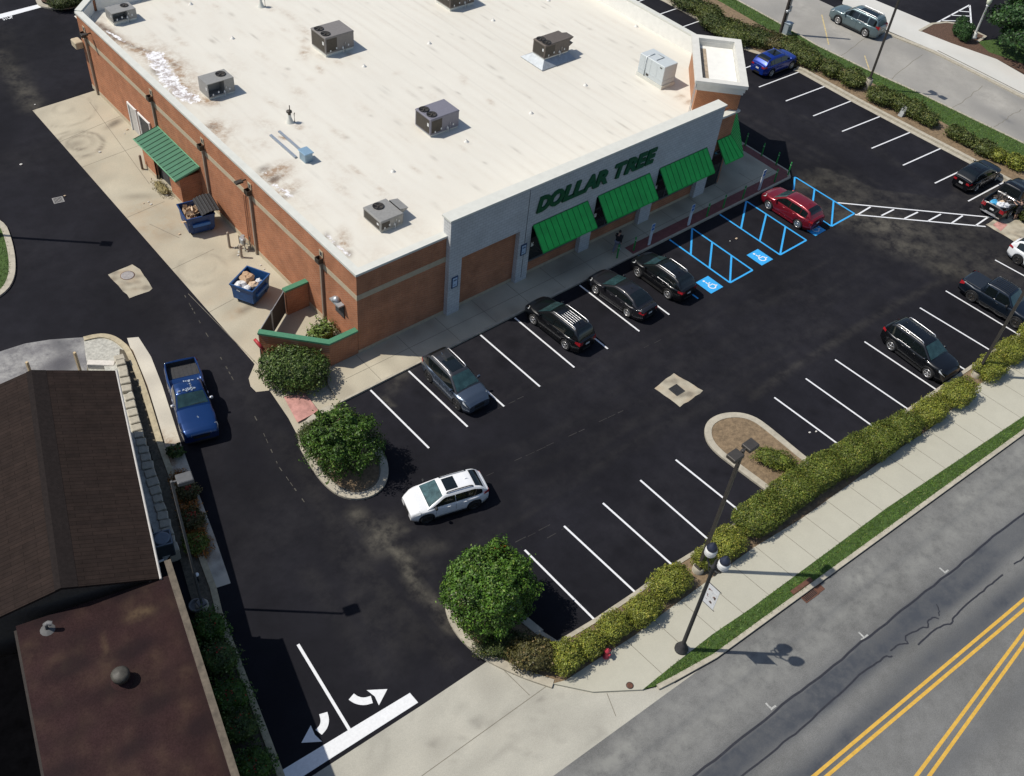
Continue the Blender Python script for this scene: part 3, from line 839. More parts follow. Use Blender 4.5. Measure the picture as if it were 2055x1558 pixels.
clipped_paint('old_pavement', GL([(-160, 760), (0, 706), (50, 690), (100, 682), (172, 677), (174, 700), (180, 770), (100, 800), (-160, 860)]), .010, M_OLD, old_paint, .3)
mb = MB(); ribbon(mb, GL([(172, 679), (175, 705), (177, 745)]), .08, 0, .02); struct('pavement_edge', mb, pm('moss_edge', (.12, .10, .05), var=.3))
# grass islands at the upper left
gi = smooth_poly(GL([(-80, 420), (0, 445), (14, 480), (22, 520), (22, 555), (5, 582), (-80, 620)], .1), 2, True)
sheet('corner_grass', gi, M_GRASSB, z=.10, thick=.12)
mb = MB(); ribbon(mb, smooth_poly(GL([(-60, 425), (3, 445), (17, 480), (25, 520), (24, 557), (5, 588), (-60, 622)], .1), 2, False), .38, -.01, .13)
tp = smooth_poly(GL([(75, -25), (76, 5), (90, 13), (115, 16), (140, 14), (165, 8), (200, -8), (200, -40)], .1), 2, False)
ribbon(mb, tp, .42, -.01, .13); struct('island_kerbs', mb, M_KERB)
sheet('planted_island', GL([(78, -25), (82, 2), (115, 12), (160, 4), (180, -25)], .1), M_MULCH, z=.10)
# fill behind the retaining wall
fill = [G(232, 708, .15), G(245, 725, .4), G(262, 775, .75), G(285, 870, .75), G(315, 990, .75), G(345, 1110, .75), G(330, 1130, .75), G(250, 900, .75), G(215, 760, .5), G(205, 720, .2)]
sheet('raised_bed', fill, M_GRAVEL)

# ------------------------------------------------------------------ store building
def brick_mat(name, c1, c2, mortar, bw=.215, bh=.075, dirx=(1, 1), ms=.012, var=.12, wear=(.3, .3, .3)):
    m = bpy.data.materials.new(name); nt, b = nodes_of(m); N, L = nt.nodes, nt.links
    tc = N.new('ShaderNodeTexCoord'); sx = N.new('ShaderNodeSeparateXYZ'); L.new(tc.outputs['Object'], sx.inputs[0])
    a = N.new('ShaderNodeMath'); a.operation = 'MULTIPLY'; a.inputs[1].default_value = dirx[0]; L.new(sx.outputs[0], a.inputs[0])
    c = N.new('ShaderNodeMath'); c.operation = 'MULTIPLY_ADD'; c.inputs[1].default_value = dirx[1]; L.new(sx.outputs[1], c.inputs[0]); L.new(a.outputs[0], c.inputs[2])
    cb = N.new('ShaderNodeCombineXYZ'); L.new(c.outputs[0], cb.inputs[0]); L.new(sx.outputs[2], cb.inputs[1])
    br = N.new('ShaderNodeTexBrick'); br.inputs['Scale'].default_value = 1.0
    br.inputs['Brick Width'].default_value = bw; br.inputs['Row Height'].default_value = bh; br.inputs['Mortar Size'].default_value = ms
    br.inputs['Color1'].default_value = (*c1, 1); br.inputs['Color2'].default_value = (*c2, 1); br.inputs['Mortar'].default_value = (*mortar, 1)
    br.inputs['Mortar Smooth'].default_value = .3
    L.new(cb.outputs[0], br.inputs['Vector'])
    nz = N.new('ShaderNodeTexNoise'); nz.inputs['Scale'].default_value = .9; nz.inputs['Detail'].default_value = 6; L.new(tc.outputs['Object'], nz.inputs['Vector'])
    mr = N.new('ShaderNodeMapRange'); mr.inputs['From Min'].default_value = .3; mr.inputs['From Max'].default_value = .7; mr.inputs['To Min'].default_value = 1 - var; mr.inputs['To Max'].default_value = 1 + var
    L.new(nz.outputs[0], mr.inputs['Value'])
    mx = N.new('ShaderNodeMix'); mx.data_type = 'RGBA'; mx.blend_type = 'MULTIPLY'; mx.inputs['Factor'].default_value = 1
    L.new(br.outputs['Color'], mx.inputs['A']); L.new(mr.outputs[0], mx.inputs['B'])
    L.new(mx.outputs['Result'], b.inputs['Base Color']); b.inputs['Roughness'].default_value = .9; b.inputs['Specular IOR Level'].default_value = .2
    bp = N.new('ShaderNodeBump'); bp.inputs['Strength'].default_value = .4; bp.inputs['Distance'].default_value = .01; bp.invert = True
    L.new(br.outputs['Fac'], bp.inputs['Height']); L.new(bp.outputs[0], b.inputs['Normal'])
    return m
M_BRICK = brick_mat('brick', (.43, .150, .062), (.31, .097, .042), (.42, .25, .16), ms=.016, var=.18)
M_BRICKD = brick_mat('brick_diag', (.43, .150, .062), (.31, .097, .042), (.42, .25, .16), dirx=(.707, -.707))
M_BLOCK = brick_mat('pale_block', (.54, .545, .54), (.50, .505, .50), (.36, .36, .36), bw=.42, bh=.21, ms=.014, var=.07)
M_CREAM = pm('cream_block', (.46, .385, .27), rough=.9, var=.10, scale=3)
M_COPE = pm('coping_metal', (.60, .60, .545), rough=.55, var=.05, scale=2)
M_COPEG = pm('cornice_stucco', (.60, .59, .545), rough=.8, var=.06, scale=2)
M_GREEN = pm('awning_green', (.012, .46, .07), rough=.6, var=.16, scale=1.4, detail=7)
M_GREEND = pm('awning_seam', (.008, .17, .035), rough=.55, var=.1, scale=3)
M_RGREEN = pm('standing_seam_green', (.045, .155, .085), rough=.5, var=.1, scale=2)
M_RGREEND = pm('seam_dark_green', (.018, .06, .036), rough=.5, var=.1, scale=2)
M_SIGN = pm('sign_green', (.006, .085, .028), rough=.5, var=.1, scale=4)
M_GLASS = pm('dark_glass', (.012, .016, .018), rough=.06, var=.3, scale=1.5, spec=.6)
M_FRAME = pm('aluminium_frame', (.17, .175, .175), rough=.45, metal=.6, var=.08)
M_DARKMET = pm('dark_bronze_metal', (.055, .047, .038), rough=.5, metal=.3, var=.2)
M_BRONZE = pm('downspout_tan', (.30, .245, .19), rough=.5, var=.12)
M_BLACK = pm('black_rubber', (.012, .012, .013), rough=.75, var=.2)
M_GALV = pm('galvanised', (.42, .45, .47), rough=.45, metal=.55, var=.12, scale=4)
M_WHITEP = pm('white_gloss', (.75, .75, .73), rough=.5, var=.05)
M_DOOR = pm('weathered_door', (.05, .05, .052), rough=.7, var=.4, scale=5)

store = thing('store_building', 'large single storey brick store with a white flat roof and a pale block front', 'building')
H0, HF = 6.0, 7.28
# roof membrane
zr = lambda x: 5.2 + .012 * x
def roof_paint(X, Y):
    D = np.zeros(X.shape); K = np.zeros(X.shape)
    def at(px, py): 
        z = 5.25
        for _ in range(5): p = G(px, py, z); z = zr(p.x)
        return p
    def sp(p, rx, ry, ang, am, t):
        nonlocal D, K
        c = at(*p); ca, sa = math.cos(ang), math.sin(ang)
        u = (X - c.x) * ca + (Y - c.y) * sa; v = -(X - c.x) * sa + (Y - c.y) * ca
        e = am * np.exp(-(u / rx) ** 2 - (v / ry) ** 2)
        if t: K = np.maximum(K, e)
        else: D = np.maximum(D, e)
    def st(px, w, am, t):
        nonlocal D, K
        e = am * np.exp(-(seg_dist(X, Y, [at(*p) for p in px]) / w) ** 2)
        if t: K = np.maximum(K, e)
        else: D = np.maximum(D, e)
    # ponding stains along the low edge
    st([(195, 50), (240, 85), (300, 110), (350, 125), (375, 180), (400, 200), (430, 205)], .55, .62, 0)
    st([(310, 108), (360, 150), (380, 185)], 1.4, .40, 0)
    st([(195, 48), (215, 62), (235, 78)], .3, .9, 1); st([(235, 78), (270, 95), (305, 105)], .13, .6, 1)
    sp((430, 258), 1.0, .6, 1.0, .75, 0); sp((425, 255), .35, .35, 0, .6, 1); sp((445, 275), 1.8, .8, .6, .35, 0)
    sp((548, 352), 1.5, .8, .3, .8, 0); sp((528, 340), .5, .3, .4, .85, 1); sp((550, 360), .55, .3, .3, 1.0, 1); sp((570, 385), 1.4, .7, .2, .5, 0); sp((572, 395), .8, .2, .1, .6, 1)
    sp((690, 485), 1.2, .4, 1.0, .55, 0); sp((655, 475), .4, .18, .9, .7, 1); sp((672, 492), .4, .14, .9, .7, 1); sp((700, 510), .35, .2, .9, .8, 1)
    sp((330, 165), .9, .5, 1.3, .2, 1); sp((360, 186), .5, .45, 0, 1, 1); sp((314, 145), .3, .7, 0, .9, 1); sp((322, 120), .4, .2, .5, .5, 1); sp((350, 130), .3, .3, .5, .45, 1)
    sp((612, 105), 1.0, .4, 1, .45, 0); sp((642, 140), .5, .22, 1.3, .5, 0); sp((700, 110), .6, .25, 1, .3, 0); sp((930, 160), .8, .3, 1, .2, 0)
    sp((570, 278), .5, .16, 2.0, .7, 0); sp((600, 255), .3, .35, 0, .6, 0); sp((1385, 205), .5, .3, 0, .5, 0); sp((1365, 195), .5, .3, 0, .4, 0); sp((985, 205), .5, .2, 1.3, .35, 0)
    rr = np.random.default_rng(17)
    for k in range(120):                     # scuffs and dark streaks running with the seams
        x, y = rr.uniform(1, 34), rr.uniform(2, 36); ln = rr.uniform(.3, 1.6)
        e = rr.uniform(.12, .55) * np.exp(-((X - x) / rr.uniform(.06, .16)) ** 2 - ((Y - y) / (ln * .5)) ** 2)
        K = np.maximum(K, e * .8)
    for k in range(60):
        x, y = rr.uniform(1, 16), rr.uniform(5, 36)
        D = np.maximum(D, rr.uniform(.08, .3) * np.exp(-((X - x) / rr.uniform(.15, .5)) ** 2 - ((Y - y) / rr.uniform(.3, 1.2)) ** 2))
    D = np.maximum(D, np.clip(.14 - X * .009, 0, 1) * wob(X, Y * .5, 5, 19) ** 1.5)
    D = np.maximum(D, .07 * wob(X * 3, Y * .35, 3, 23) ** 2)
    for k, x in enumerate(np.arange(1.9, 36, 1.95)):   # lap seams
        K = np.maximum(K, .10 * np.exp(-((X - x) / .05) ** 2))
    B = np.zeros(X.shape)
    for px, w, am in (([(310, 112), (326, 140), (342, 165), (365, 190), (385, 198)], 1.05, .66), ([(345, 160), (372, 192)], .8, .55), ([(215, 62), (235, 75), (255, 88)], .3, .55), ([(255, 88), (305, 106)], .14, .5), ([(550, 372), (572, 385), (585, 395)], .38, .56), ([(525, 345), (540, 350)], .22, .5), ([(655, 470), (668, 485), (685, 500), (700, 512)], .24, .60)):
        B = np.maximum(B, am * np.exp(-(seg_dist(X, Y, [at(*p) for p in px]) / w) ** 2))
    return np.clip(D * 1.7, 0, 1), K, B
M_ROOF = attr_mat('roof_membrane', (.65, .625, .555), (.13, .10, .08), (.33, .235, .16), grain=.028, nscale=2.2, fine=30, rough=.7, crust=((.30, .25, .23), (.80, .80, .82)))
xs = np.arange(.25, 36.81, .14); ys = np.arange(.22, 37.6, .14)
gx, gy = np.meshgrid(xs, ys, indexing='ij')
gx = np.minimum(gx, 32.2 + gy - .35)
o = painted_grid('roof', np.stack([gx, gy], -1), np.vectorize(zr)(gx), M_ROOF, roof_paint); o.parent = store
rf = o
mb = MB()
# upper right corner of the membrane above the chamfer is hidden under the tower; raised cricket line near the front
ribbon(mb, [(6.6, 4.0), (20, 3.75), (28.6, 3.2)], .10, 5.2, 5.56); 
mb = MB()
def wallseg(a, b, t, z0, z1, m=None):
    """straight wall with its outer face on a->b, thickness t to the left of a->b"""
    a, b = Vector(a), Vector(b); d = (b - a).normalized(); n = Vector((-d.y, d.x)) * t
    (m or mb).prism([tuple(a), tuple(b), tuple(b + n), tuple(a + n)], z0, z1)
# brick walls (counter-clockwise: outside is on the right of the direction, thickness inward = left)
wl = MB(); wallseg((0, 36.2), (0, 0), .3, 0, H0, wl); wallseg((0.302, 0), (32.2, 0), .3, 0, H0 - .004, wl)
wallseg((1.5, 37.7), (0, 36.2), .3, 0, H0 + .1, wl); wallseg((36.8, 37.7), (1.5, 37.7), .3, 0, H0 + .1, wl); wallseg((36.8, 4.6), (36.8, 37.7), .3, 0, 6.85, wl)
wl.build('brick_wall', M_BRICK, store)
wl = MB(); wallseg((32.2, 0), (36.8, 4.6), .3, 0, 6.0, wl)
wl.build('entrance_wall', M_BRICKD, store)
bd = MB()
for z0, z1, pr in ((4.2, 4.58, .012), (0, .34, .02)):
    bd.box(-pr, -.001, (-pr if z0 == 0 else -pr), 36.2, z0, z1); bd.box(0, 6.3, -pr, -.001, z0, z1)
bd.box(7.26, 11.84, -.02, -.001, 0, .34); bd.box(12.84, 17.5, -.02, -.001, 0, .34); bd.box(18.46, 23.24, -.02, -.001, 0, .34); bd.box(24.36, 29.04, -.02, -.001, 0, .34)
bd.build('stone_band', M_CREAM, store)
cp = MB()
cp.box(-.07, .42, -.07, 36.2, H0, H0 + .15); cp.box(.421, 6.3, -.07, .42, H0, H0 + .148)
ribbon(cp, [(.17, 36.12), (1.6, 37.55)], .48, H0 + .1, H0 + .22); ribbon(cp, [(1.5, 37.55), (36.9, 37.55)], .48, H0 + .1, H0 + .219)
cp.box(36.44, 36.9, 4.4, 37.3, 6.85, 7.0); cp.box(30.21, 32.5, -.08, .42, 6.0, 6.15)
cp.build('parapet_coping', M_COPE, store)
up = MB()   # membrane turned up the parapets
up.box(.302, .34, .3, 36, 5.1, 5.99); up.box(6.3, 30.2, .302, .36, 5.1, 7.2); up.box(.34, 6.3, .302, .33, 5.1, 5.99); up.box(36.42, 36.498, 4.8, 37.3, 5.2, 6.84); up.box(2, 36.4, 37.30, 37.39, 5.1, 6.09)
wallseg((1.75, 37.35), (.3, 35.9), .05, 5.0, 6.09, up)
up.build('parapet_lining', pm('white_lining', (.76, .75, .70), rough=.7, var=.05, scale=2), store)
# pale block front
fb = MB()
PIL = [(6.3, 7.25), (11.85, 12.83), (17.5, 18.45), (23.25, 24.35), (29.05, 30.2)]
fb.box(6.3, 30.2, -.35, .30, 4.3, HF)
for a, b in PIL: fb.box(a, b, -.35, -.001, 0, 4.3)
fb.build('block_front', M_BLOCK, store)
fc = MB(); fc.box(6.22, 30.28, -.42, .45, HF, HF + .13); fc.build('front_coping', M_COPE, store)
jt = MB()
for x in (12.35,): jt.box(x - .02, x + .02, -.358, -.352, 0.4, HF)
jt.build('control_joint', M_FRAME, store)
for a, b in ((12.84, 17.49), (18.46, 23.24), (24.36, 29.04)):
    w = MB(); w.box(a + .08, b - .08, -.03, -.012, 1.28, 4.1); wo = w.build('window', M_GLASS, store)
    f = MB(); f.box(a + .01, b - .01, -.07, -.001, 1.12, 1.26); f.box(a + .01, a + .08, -.06, -.001, 1.28, 4.28); f.box(b - .08, b - .01, -.06, -.001, 1.28, 4.28)
    for k in (1, 2): x = a + (b - a) * k / 3; f.box(x - .03, x + .03, -.055, -.032, 1.28, 4.1)
    f.build('window_frame', M_FRAME, wo)
    s = MB()
    s.box(a + .4, a + .62, -.036, -.033, 2.3, 2.6)
    s.build('window_notice', M_WHITEP, wo)
w = MB(); w.box(30.4, 31.9, -.03, -.012, .15, 3.2); wo = w.build('window', M_GLASS, store)
f = MB(); f.box(30.3, 30.4, -.06, -.001, .12, 3.3); f.box(31.9, 32.0, -.06, -.001, .12, 3.3); f.box(30.4, 31.9, -.06, -.001, 3.2, 3.3); f.build('window_frame', M_FRAME, wo)
u = Vector((.7071, .7071, 0)); n_ = Vector((.7071, -.7071, 0)); T0 = Vector((32.2, 0, 0))
def dbox(m, u0, u1, n0, n1, z0, z1):
    """box in the corner tower's frame: u along the chamfer, n outward"""
    Mx = Matrix(((u.x, n_.x, 0, T0.x), (u.y, n_.y, 0, T0.y), (0, 0, 1, 0), (0, 0, 0, 1)))
    Mx[0][1], Mx[1][1] = -n_.x, -n_.y
    m.box(u0, u1, -n1, -n0, z0, z1, Mx)
d = MB(); dbox(d, 1.4, 5.1, .01, .04, .12, 3.0); do = d.build('entrance_door', M_GLASS, store)
d = MB()
for t in (1.4, 2.6, 3.25, 3.9, 5.05): dbox(d, t, t + .08, .042, .07, .12, 3.0)
dbox(d, 1.4, 5.1, .042, .065, 2.4, 2.48); d.build('door_frame', M_FRAME, do)
# corner tower
t = MB(); dbox(t, .02, 6.45, -3.1, -.3, 5.0, 7.55); dbox(t, .02, 6.45, -.298, -.0, 5.0, 7.55); t.build('tower_wall', brick_mat('brick_tower', (.40, .150, .062), (.31, .105, .045), (.40, .25, .16), dirx=(.707, -.707)), store)
t = MB()
for z0, z1, pr in ((7.4, 7.62, .10), (7.62, 7.95, .18), (7.95, 8.2, .30)):
    a0, a1, b0, b1 = -pr + .02, 6.45 + pr, -3.1 - pr, pr
    wv = .26 + pr * .85
    dbox(t, a0, a1, b1 - wv, b1, z0, z1); dbox(t, a0, a1, b0, b0 + wv, z0, z1 - .002)
    dbox(t, a0, a0 + wv, b0 + wv, b1 - wv, z0, z1 - .001); dbox(t, a1 - wv, a1, b0 + wv, b1 - wv, z0, z1 - .001)
t.build('tower_cornice', M_COPEG, store)
t = MB(); dbox(t, .25, 6.2, -2.9, -.2, 7.5, 7.62); t.build('tower_roof', pm('tower_membrane', (.76, .75, .70), rough=.7, var=.05, scale=2), store)
t = MB(); dbox(t, .5, 5.8, -2.75, -2.25, 7.62, 7.6235); t.build('tower_stain', pm('roof_stain', (.36, .29, .21), rough=.9, var=.3, scale=3), store)
# green awnings
def awning(top, bot, nseam, frame=True):
    """sloping panel between the top edge (2 pts) and the bottom edge (2 pts)"""
    a, b = [Vector(p) for p in top]; c, d = [Vector(p) for p in bot]
    nrm = (b - a).cross(c - a).normalized()
    if nrm.z < 0: nrm = -nrm
    m = MB(); th = nrm * .05
    vs = [a, b, d, c]; m.add([v for v in vs] + [v - th for v in vs], [(0, 1, 2, 3), (7, 6, 5, 4), (0, 4, 5, 1), (1, 5, 6, 2), (2, 6, 7, 3), (3, 7, 4, 0)])
    # little front valance
    m.add([c, d, d - Vector((0, 0, .12)), c - Vector((0, 0, .12)), c + Vector((0, .02, 0)), d + Vector((0, .02, 0))], [(0, 1, 2, 3)])
    o = m.build('awning', M_GREEN, store)
    s = MB()
    for k in range(nseam + 1):
        t = k / nseam
        p, q = a.lerp(b, t), c.lerp(d, t); s.tube([p + nrm * .012, q + nrm * .012], .017, 5)
    s.tube([a + nrm * .012, b + nrm * .012], .03, 5)
    s.build('awning_seam', M_GREEND, o)
    if frame:
        f = MB()
        for p, q in ((a, c), (b, d)):
            f = MB(); f.tube([q - th, Vector((q.x, -.36, q.z - .55))], .018, 5)
            f.tube([q - th, Vector((q.x, -.36, q.z + .1))], .018, 5)
            f.build('awning_frame', M_DARKMET, o)
    return o
for a, b in ((12.9, 17.6), (18.55, 23.38), (24.4, 29.2)):
    awning([(a, -.37, 4.36), (b, -.37, 4.36)], [(a + .03, -1.5, 2.95), (b + .08, -1.5, 2.95)], 10)
awning([(30.75, -.03, 4.22), (32.25, -.03, 4.22)], [(30.75, -1.2, 2.92), (32.75, -1.2, 2.92)], 4, False)
p0, p1 = T0 + u * .05, T0 + u * 6.3
awning([(p0.x, p0.y - .03, 4.22), (p1.x, p1.y - .03, 4.22)], [(32.77, -1.2, 2.92), (p1.x + .85 + .4, p1.y - .85 + .4, 2.92)], 14, False)
# downspouts and scuppers on the service side
for y in (35.1, 24.6, 17.5, 11.55, 3.55):
    d = MB(); d.box(-.16, -.025, y - .07, y + .07, .02, 4.75); dn = d.build('downspout', M_BRONZE, store)
    d = MB(); d.prism([(-.36, y - .2), (-.025, y - .2), (-.025, y + .2), (-.36, y + .2)], 4.72, 4.78)
    for x0, x1, y0, y1 in ((-.36, -.33, y - .2, y + .2), (-.33, -.026, y - .2, y - .17), (-.33, -.026, y + .17, y + .2)): d.box(x0, x1, y0, y1, 4.78, 5.05)
    d.build('conductor_head', M_DARKMET, dn)
    d = MB(); d.box(-.05, -.022, y - .19, y + .19, 5.06, 5.5); d.build('scupper_plate', M_CREAM, dn)
    d = MB(); d.box(-.058, -.052, y - .10, y + .10, 5.14, 5.4); d.build('scupper_opening', M_DOOR, dn)
for y in (12.0, 33.9):
    d = MB(); d.bbox(-.75, -.25, y - .16, y + .16, 5.42, 5.54, .02); d.box(-.26, -.01, y - .03, y + .03, 5.44, 5.52); d.build('wall_lamp', M_DARKMET, store)
d = MB(); d.tube([(-.07, 12.5, .6), (-.07, 12.5, 4.05), (-.07, 12.42, 4.2), (-.07, 12.28, 4.2), (-.07, 12.2, 4.05), (-.07, 12.2, .3)], .03, 6); d.build('gas_pipe', pm('copper_pipe', (.36, .17, .10), rough=.5, var=.15), store)
d = MB(); d.bbox(-.6, 0, 36.0, 36.9, 3.4, 3.9, .05); d.build('rear_canopy', M_CREAM, store)
# small framed vent with a hood beside the near corner
d = MB(); d.box(-.06, -.025, 1.35, 2.25, 1.9, 2.9); v = d.build('wall_vent', M_DOOR, store)
d = MB(); d.prism([(-.42, 1.3), (-.03, 1.3), (-.03, 2.3), (-.42, 2.3)], 2.9, 3.0); d.lathe([(.0, 0), (.24, .0), (.22, .14), (.12, .24), (0, .28)], 12, Matrix.Translation((-.2, 1.9, 3.0))); d.build('vent_hood', M_GALV, v)
# rear doors with pale frames
for y0, y1, z1 in ((28.0, 29.2, 2.2), (25.9, 27.5, 2.2)):
    d = MB(); d.box(-.05, -.024, y0, y1, .02, z1); dr = d.build('service_door', pm('pale_door', (.45, .43, .40), var=.1) if y0 > 27 else M_DOOR, store)
    d = MB(); d.box(-.13, -.028, y0 - .1, y0, .02, z1 + .1); d.box(-.13, -.028, y1, y1 + .1, .02, z1 + .1); d.box(-.15, -.051, y0, y1, z1, z1 + .1); d.build('door_frame', M_WHITEP, dr)
# goods entrance: brick lobby with a green seamed roof
vx, y0, y1 = -1.5, 18.7, 24.3
d = MB()
d.box(vx, vx + .2, y0, 20.3, .3, 2.15); d.box(vx, vx + .2, 22.6, y1, .3, 2.15); d.box(vx + .201, -.001, y0, y0 + .2, .3, 2.2); d.box(vx + .201, -.001, y1 - .2, y1, .3, 2.2); d.box(vx + .02, vx + .2, 20.3, 22.6, 2.0, 2.15)
lb = d.build('goods_lobby', M_BRICK, store)
d = MB(); d.box(vx - .02, vx + .2, y0 - .02, 20.3, 0, .3); d.box(vx - .02, vx + .2, 22.6, y1 + .02, 0, .3); d.box(vx + .2, -.001, y0 - .02, y0 + .2, 0, .3); d.build('lobby_plinth', M_CREAM, lb)
d = MB(); d.box(vx + .35, vx + .40, 20.3, 21.42, .02, 2.0); d.box(vx + .35, vx + .40, 21.46, 22.6, .02, 2.0); d.build('goods_door', M_DOOR, lb)
d = MB(); d.box(vx + .02, vx + .1, 20.22, 20.3, .02, 2.0); d.box(vx + .02, vx + .1, 22.6, 22.68, .02, 2.0); d.build('door_frame', M_FRAME, lb)
a, b, c, e = Vector((-.03, 18.5, 2.72)), Vector((-.03, 24.6, 2.72)), Vector((-1.85, 18.5, 2.28)), Vector((-1.85, 24.6, 2.28))
d = MB(); th = Vector((0, 0, .09)); vs = [c, a, b, e]; d.add(vs + [v - th for v in vs], [(0, 1, 2, 3), (7, 6, 5, 4), (0, 4, 5, 1), (1, 5, 6, 2), (2, 6, 7, 3), (3, 7, 4, 0)])
d = d.build('lobby_roof', M_RGREEN, lb)
s = MB()
for k in range(14):
    y = 18.55 + (24.55 - 18.55) * k / 13
    s.tube([(-.05, y, 2.735), (-1.83, y, 2.30)], .022, 5)
s.build('roof_seam', M_RGREEND, d)
s = MB(); s.tube([(-1.86, 18.5, 2.27), (-1.86, 24.6, 2.27)], .05, 6); s.tube([(-.06, 18.5, 2.75), (-.06, 24.6, 2.75)], .045, 6); s.build('roof_trim', pm('trim_pale_green', (.12, .30, .17), rough=.5, var=.2, scale=3), d)

# raised letters of the shop sign: a thing of its own, fixed to the front
sign = thing('shop_sign', 'row of raised dark green capital letters on the pale block front above the awnings', 'sign', (13.0, -.352, 5.3))
xs_ = 0.0
word = 'DOLLAR TREE'
widths = {'D': .98, 'O': 1.04, 'L': .82, 'A': 1.04, 'R': .98, ' ': .62, 'T': .92, 'E': .84}
for ch in word:
    if ch != ' ':
        me = text_mesh(ch, 1.34, .06, .062, .22)
        me.transform(Matrix.Translation((0, 0, .06))); me.transform(Matrix.Rotation(rad(90), 4, 'X'))
        me.materials.append(M_SIGN)
        co = [v.co.x for v in me.vertices]; w0, w1 = min(co), max(co)
        wt = widths[ch] + .16
        me.transform(Matrix.Translation((-w0, 0, 0))); me.transform(Matrix.Scale(wt / (w1 - w0), 4, (1, 0, 0))); me.transform(Matrix.Scale(1.05 / .97, 4, (0, 0, 1)))
        o = link(bpy.data.objects.new('letter', me), sign); o.location = (xs_, 0, 0)
    xs_ += widths[ch] + .055
# framed posters on the first two pillars
for x, z, lab in ((6.78, 2.65, 'blue framed notice on the first pale pillar beside the bare brick wall'), (12.3, 2.72, 'blue framed notice on the second pale pillar next to an awning')):
    p = thing('notice_frame', lab, 'notice', (x, -.351, z), 0, 'framed notices on the pillars')
    m = MB(); m.bbox(-.24, .24, -.05, 0, -.42, .42, .01); m.build('frame', pm('navy_frame', (.02, .055, .13), rough=.5), p)
    m = MB(); m.box(-.17, .17, -.054, -.0505, -.34, .34); m.build('paper', pm('pale_blue_paper', (.42, .53, .66), rough=.7, var=.15, scale=5), p)
    m = MB(); m.box(-.12, .12, -.0565, -.0545, .12, .2); m.box(-.12, .02, -.0565, -.0545, -.2, -.16); m.build('printing', pm('navy_ink', (.03, .06, .13)), p)

# ------------------------------------------------------------------ vehicles
def paint(name, col, metal=.35, rough=.32, var=.03):
    return pm('paint_' + name, col, rough=rough, metal=metal, var=var, scale=1.5, coat=.6)
M_TYRE = pm('tyre', (.014, .014, .015), rough=.85, var=.2)
M_ALLOY = pm('alloy', (.62, .62, .62), rough=.3, metal=.7, var=.05)
M_DALLOY = pm('dark_alloy', (.05, .05, .052), rough=.4, metal=.5, var=.1)
M_CLAD = pm('black_plastic', (.016, .016, .017), rough=.6, var=.15)
M_CARGLASS = pm('car_glass', (.006, .009, .010), rough=.03, var=.2, spec=.7)
M_WIND = pm('windscreen', (.022, .052, .056), rough=.03, var=.35, scale=2.2, spec=.7)
M_HEAD = pm('headlight_lens', (.55, .57, .58), rough=.12, var=.15, scale=9, coat=.5)
M_TAIL = pm('tail_lens', (.32, .012, .018), rough=.2, var=.2, scale=9, coat=.5)
M_CHROME = pm('chrome', (.70, .70, .71), rough=.38, metal=.75, var=.03)
M_PLATE = pm('plate', (.62, .63, .62), rough=.5, var=.2, scale=20)
M_BEDLINER = pm('bed_liner', (.035, .035, .037), rough=.85, var=.2)

def make_wheel(root, x, y, r, w, rim_m, spokes=5):
    s = 1 if y > 0 else -1
    wh = bpy.data.objects.new('wheel', None); link(wh, root); wh.location = (x, y, r); wh.rotation_euler = (-s * math.pi / 2, 0, 0)
    wh.empty_display_size = .1
    # local z points outward
    t = MB(); t.lathe([(r * .60, -w / 2), (r * .93, -w / 2), (r, -w / 2 + .05), (r, w / 2 - .05), (r * .95, w / 2 - .005), (r * .70, w / 2), (r * .66, w / 2 - .03)], 28); t.build('tyre', M_TYRE, wh)
    rm = MB(); R = r * .68
    rm.lathe([(R, w / 2 - .035), (R, w / 2 + .004), (R * .88, w / 2 + .004), (R * .86, w / 2 - .03)], 24, cap=False)
    for k in range(spokes):
        a = 2 * math.pi * k / spokes + .3
        Mx = Matrix.Rotation(a, 4, 'Z'); wd = R * (.15 if spokes <= 5 else .085)
        rm.add([Mx @ Vector(v) for v in [(R * .12, -wd, w / 2 - .004), (R * .9, -wd * .8, w / 2), (R * .9, wd * .8, w / 2), (R * .12, wd, w / 2 - .004)]], [(0, 1, 2, 3)])
    rm.lathe([(R * .2, w / 2 - .03), (R * .2, w / 2 + .008), (.01, w / 2 + .01)], 12)
    rm.build('rim', rim_m, wh)
    dk = MB(); dk.lathe([(R * .9, w / 2 - .028), (.01, w / 2 - .026)], 20); dk.build('brake_disc', M_DARKMET, wh)
    return wh

def pinterp(x, cp):
    return np.interp(x, [c[0] for c in cp], [c[1] for c in cp])

def smooth_prof(xs, ys, k):
    if k < 1: return ys
    ker = np.hanning(2 * k + 3)[1:-1]; ker /= ker.sum()
    p = np.pad(ys, k, mode='edge')
    return np.convolve(p, ker, 'valid')

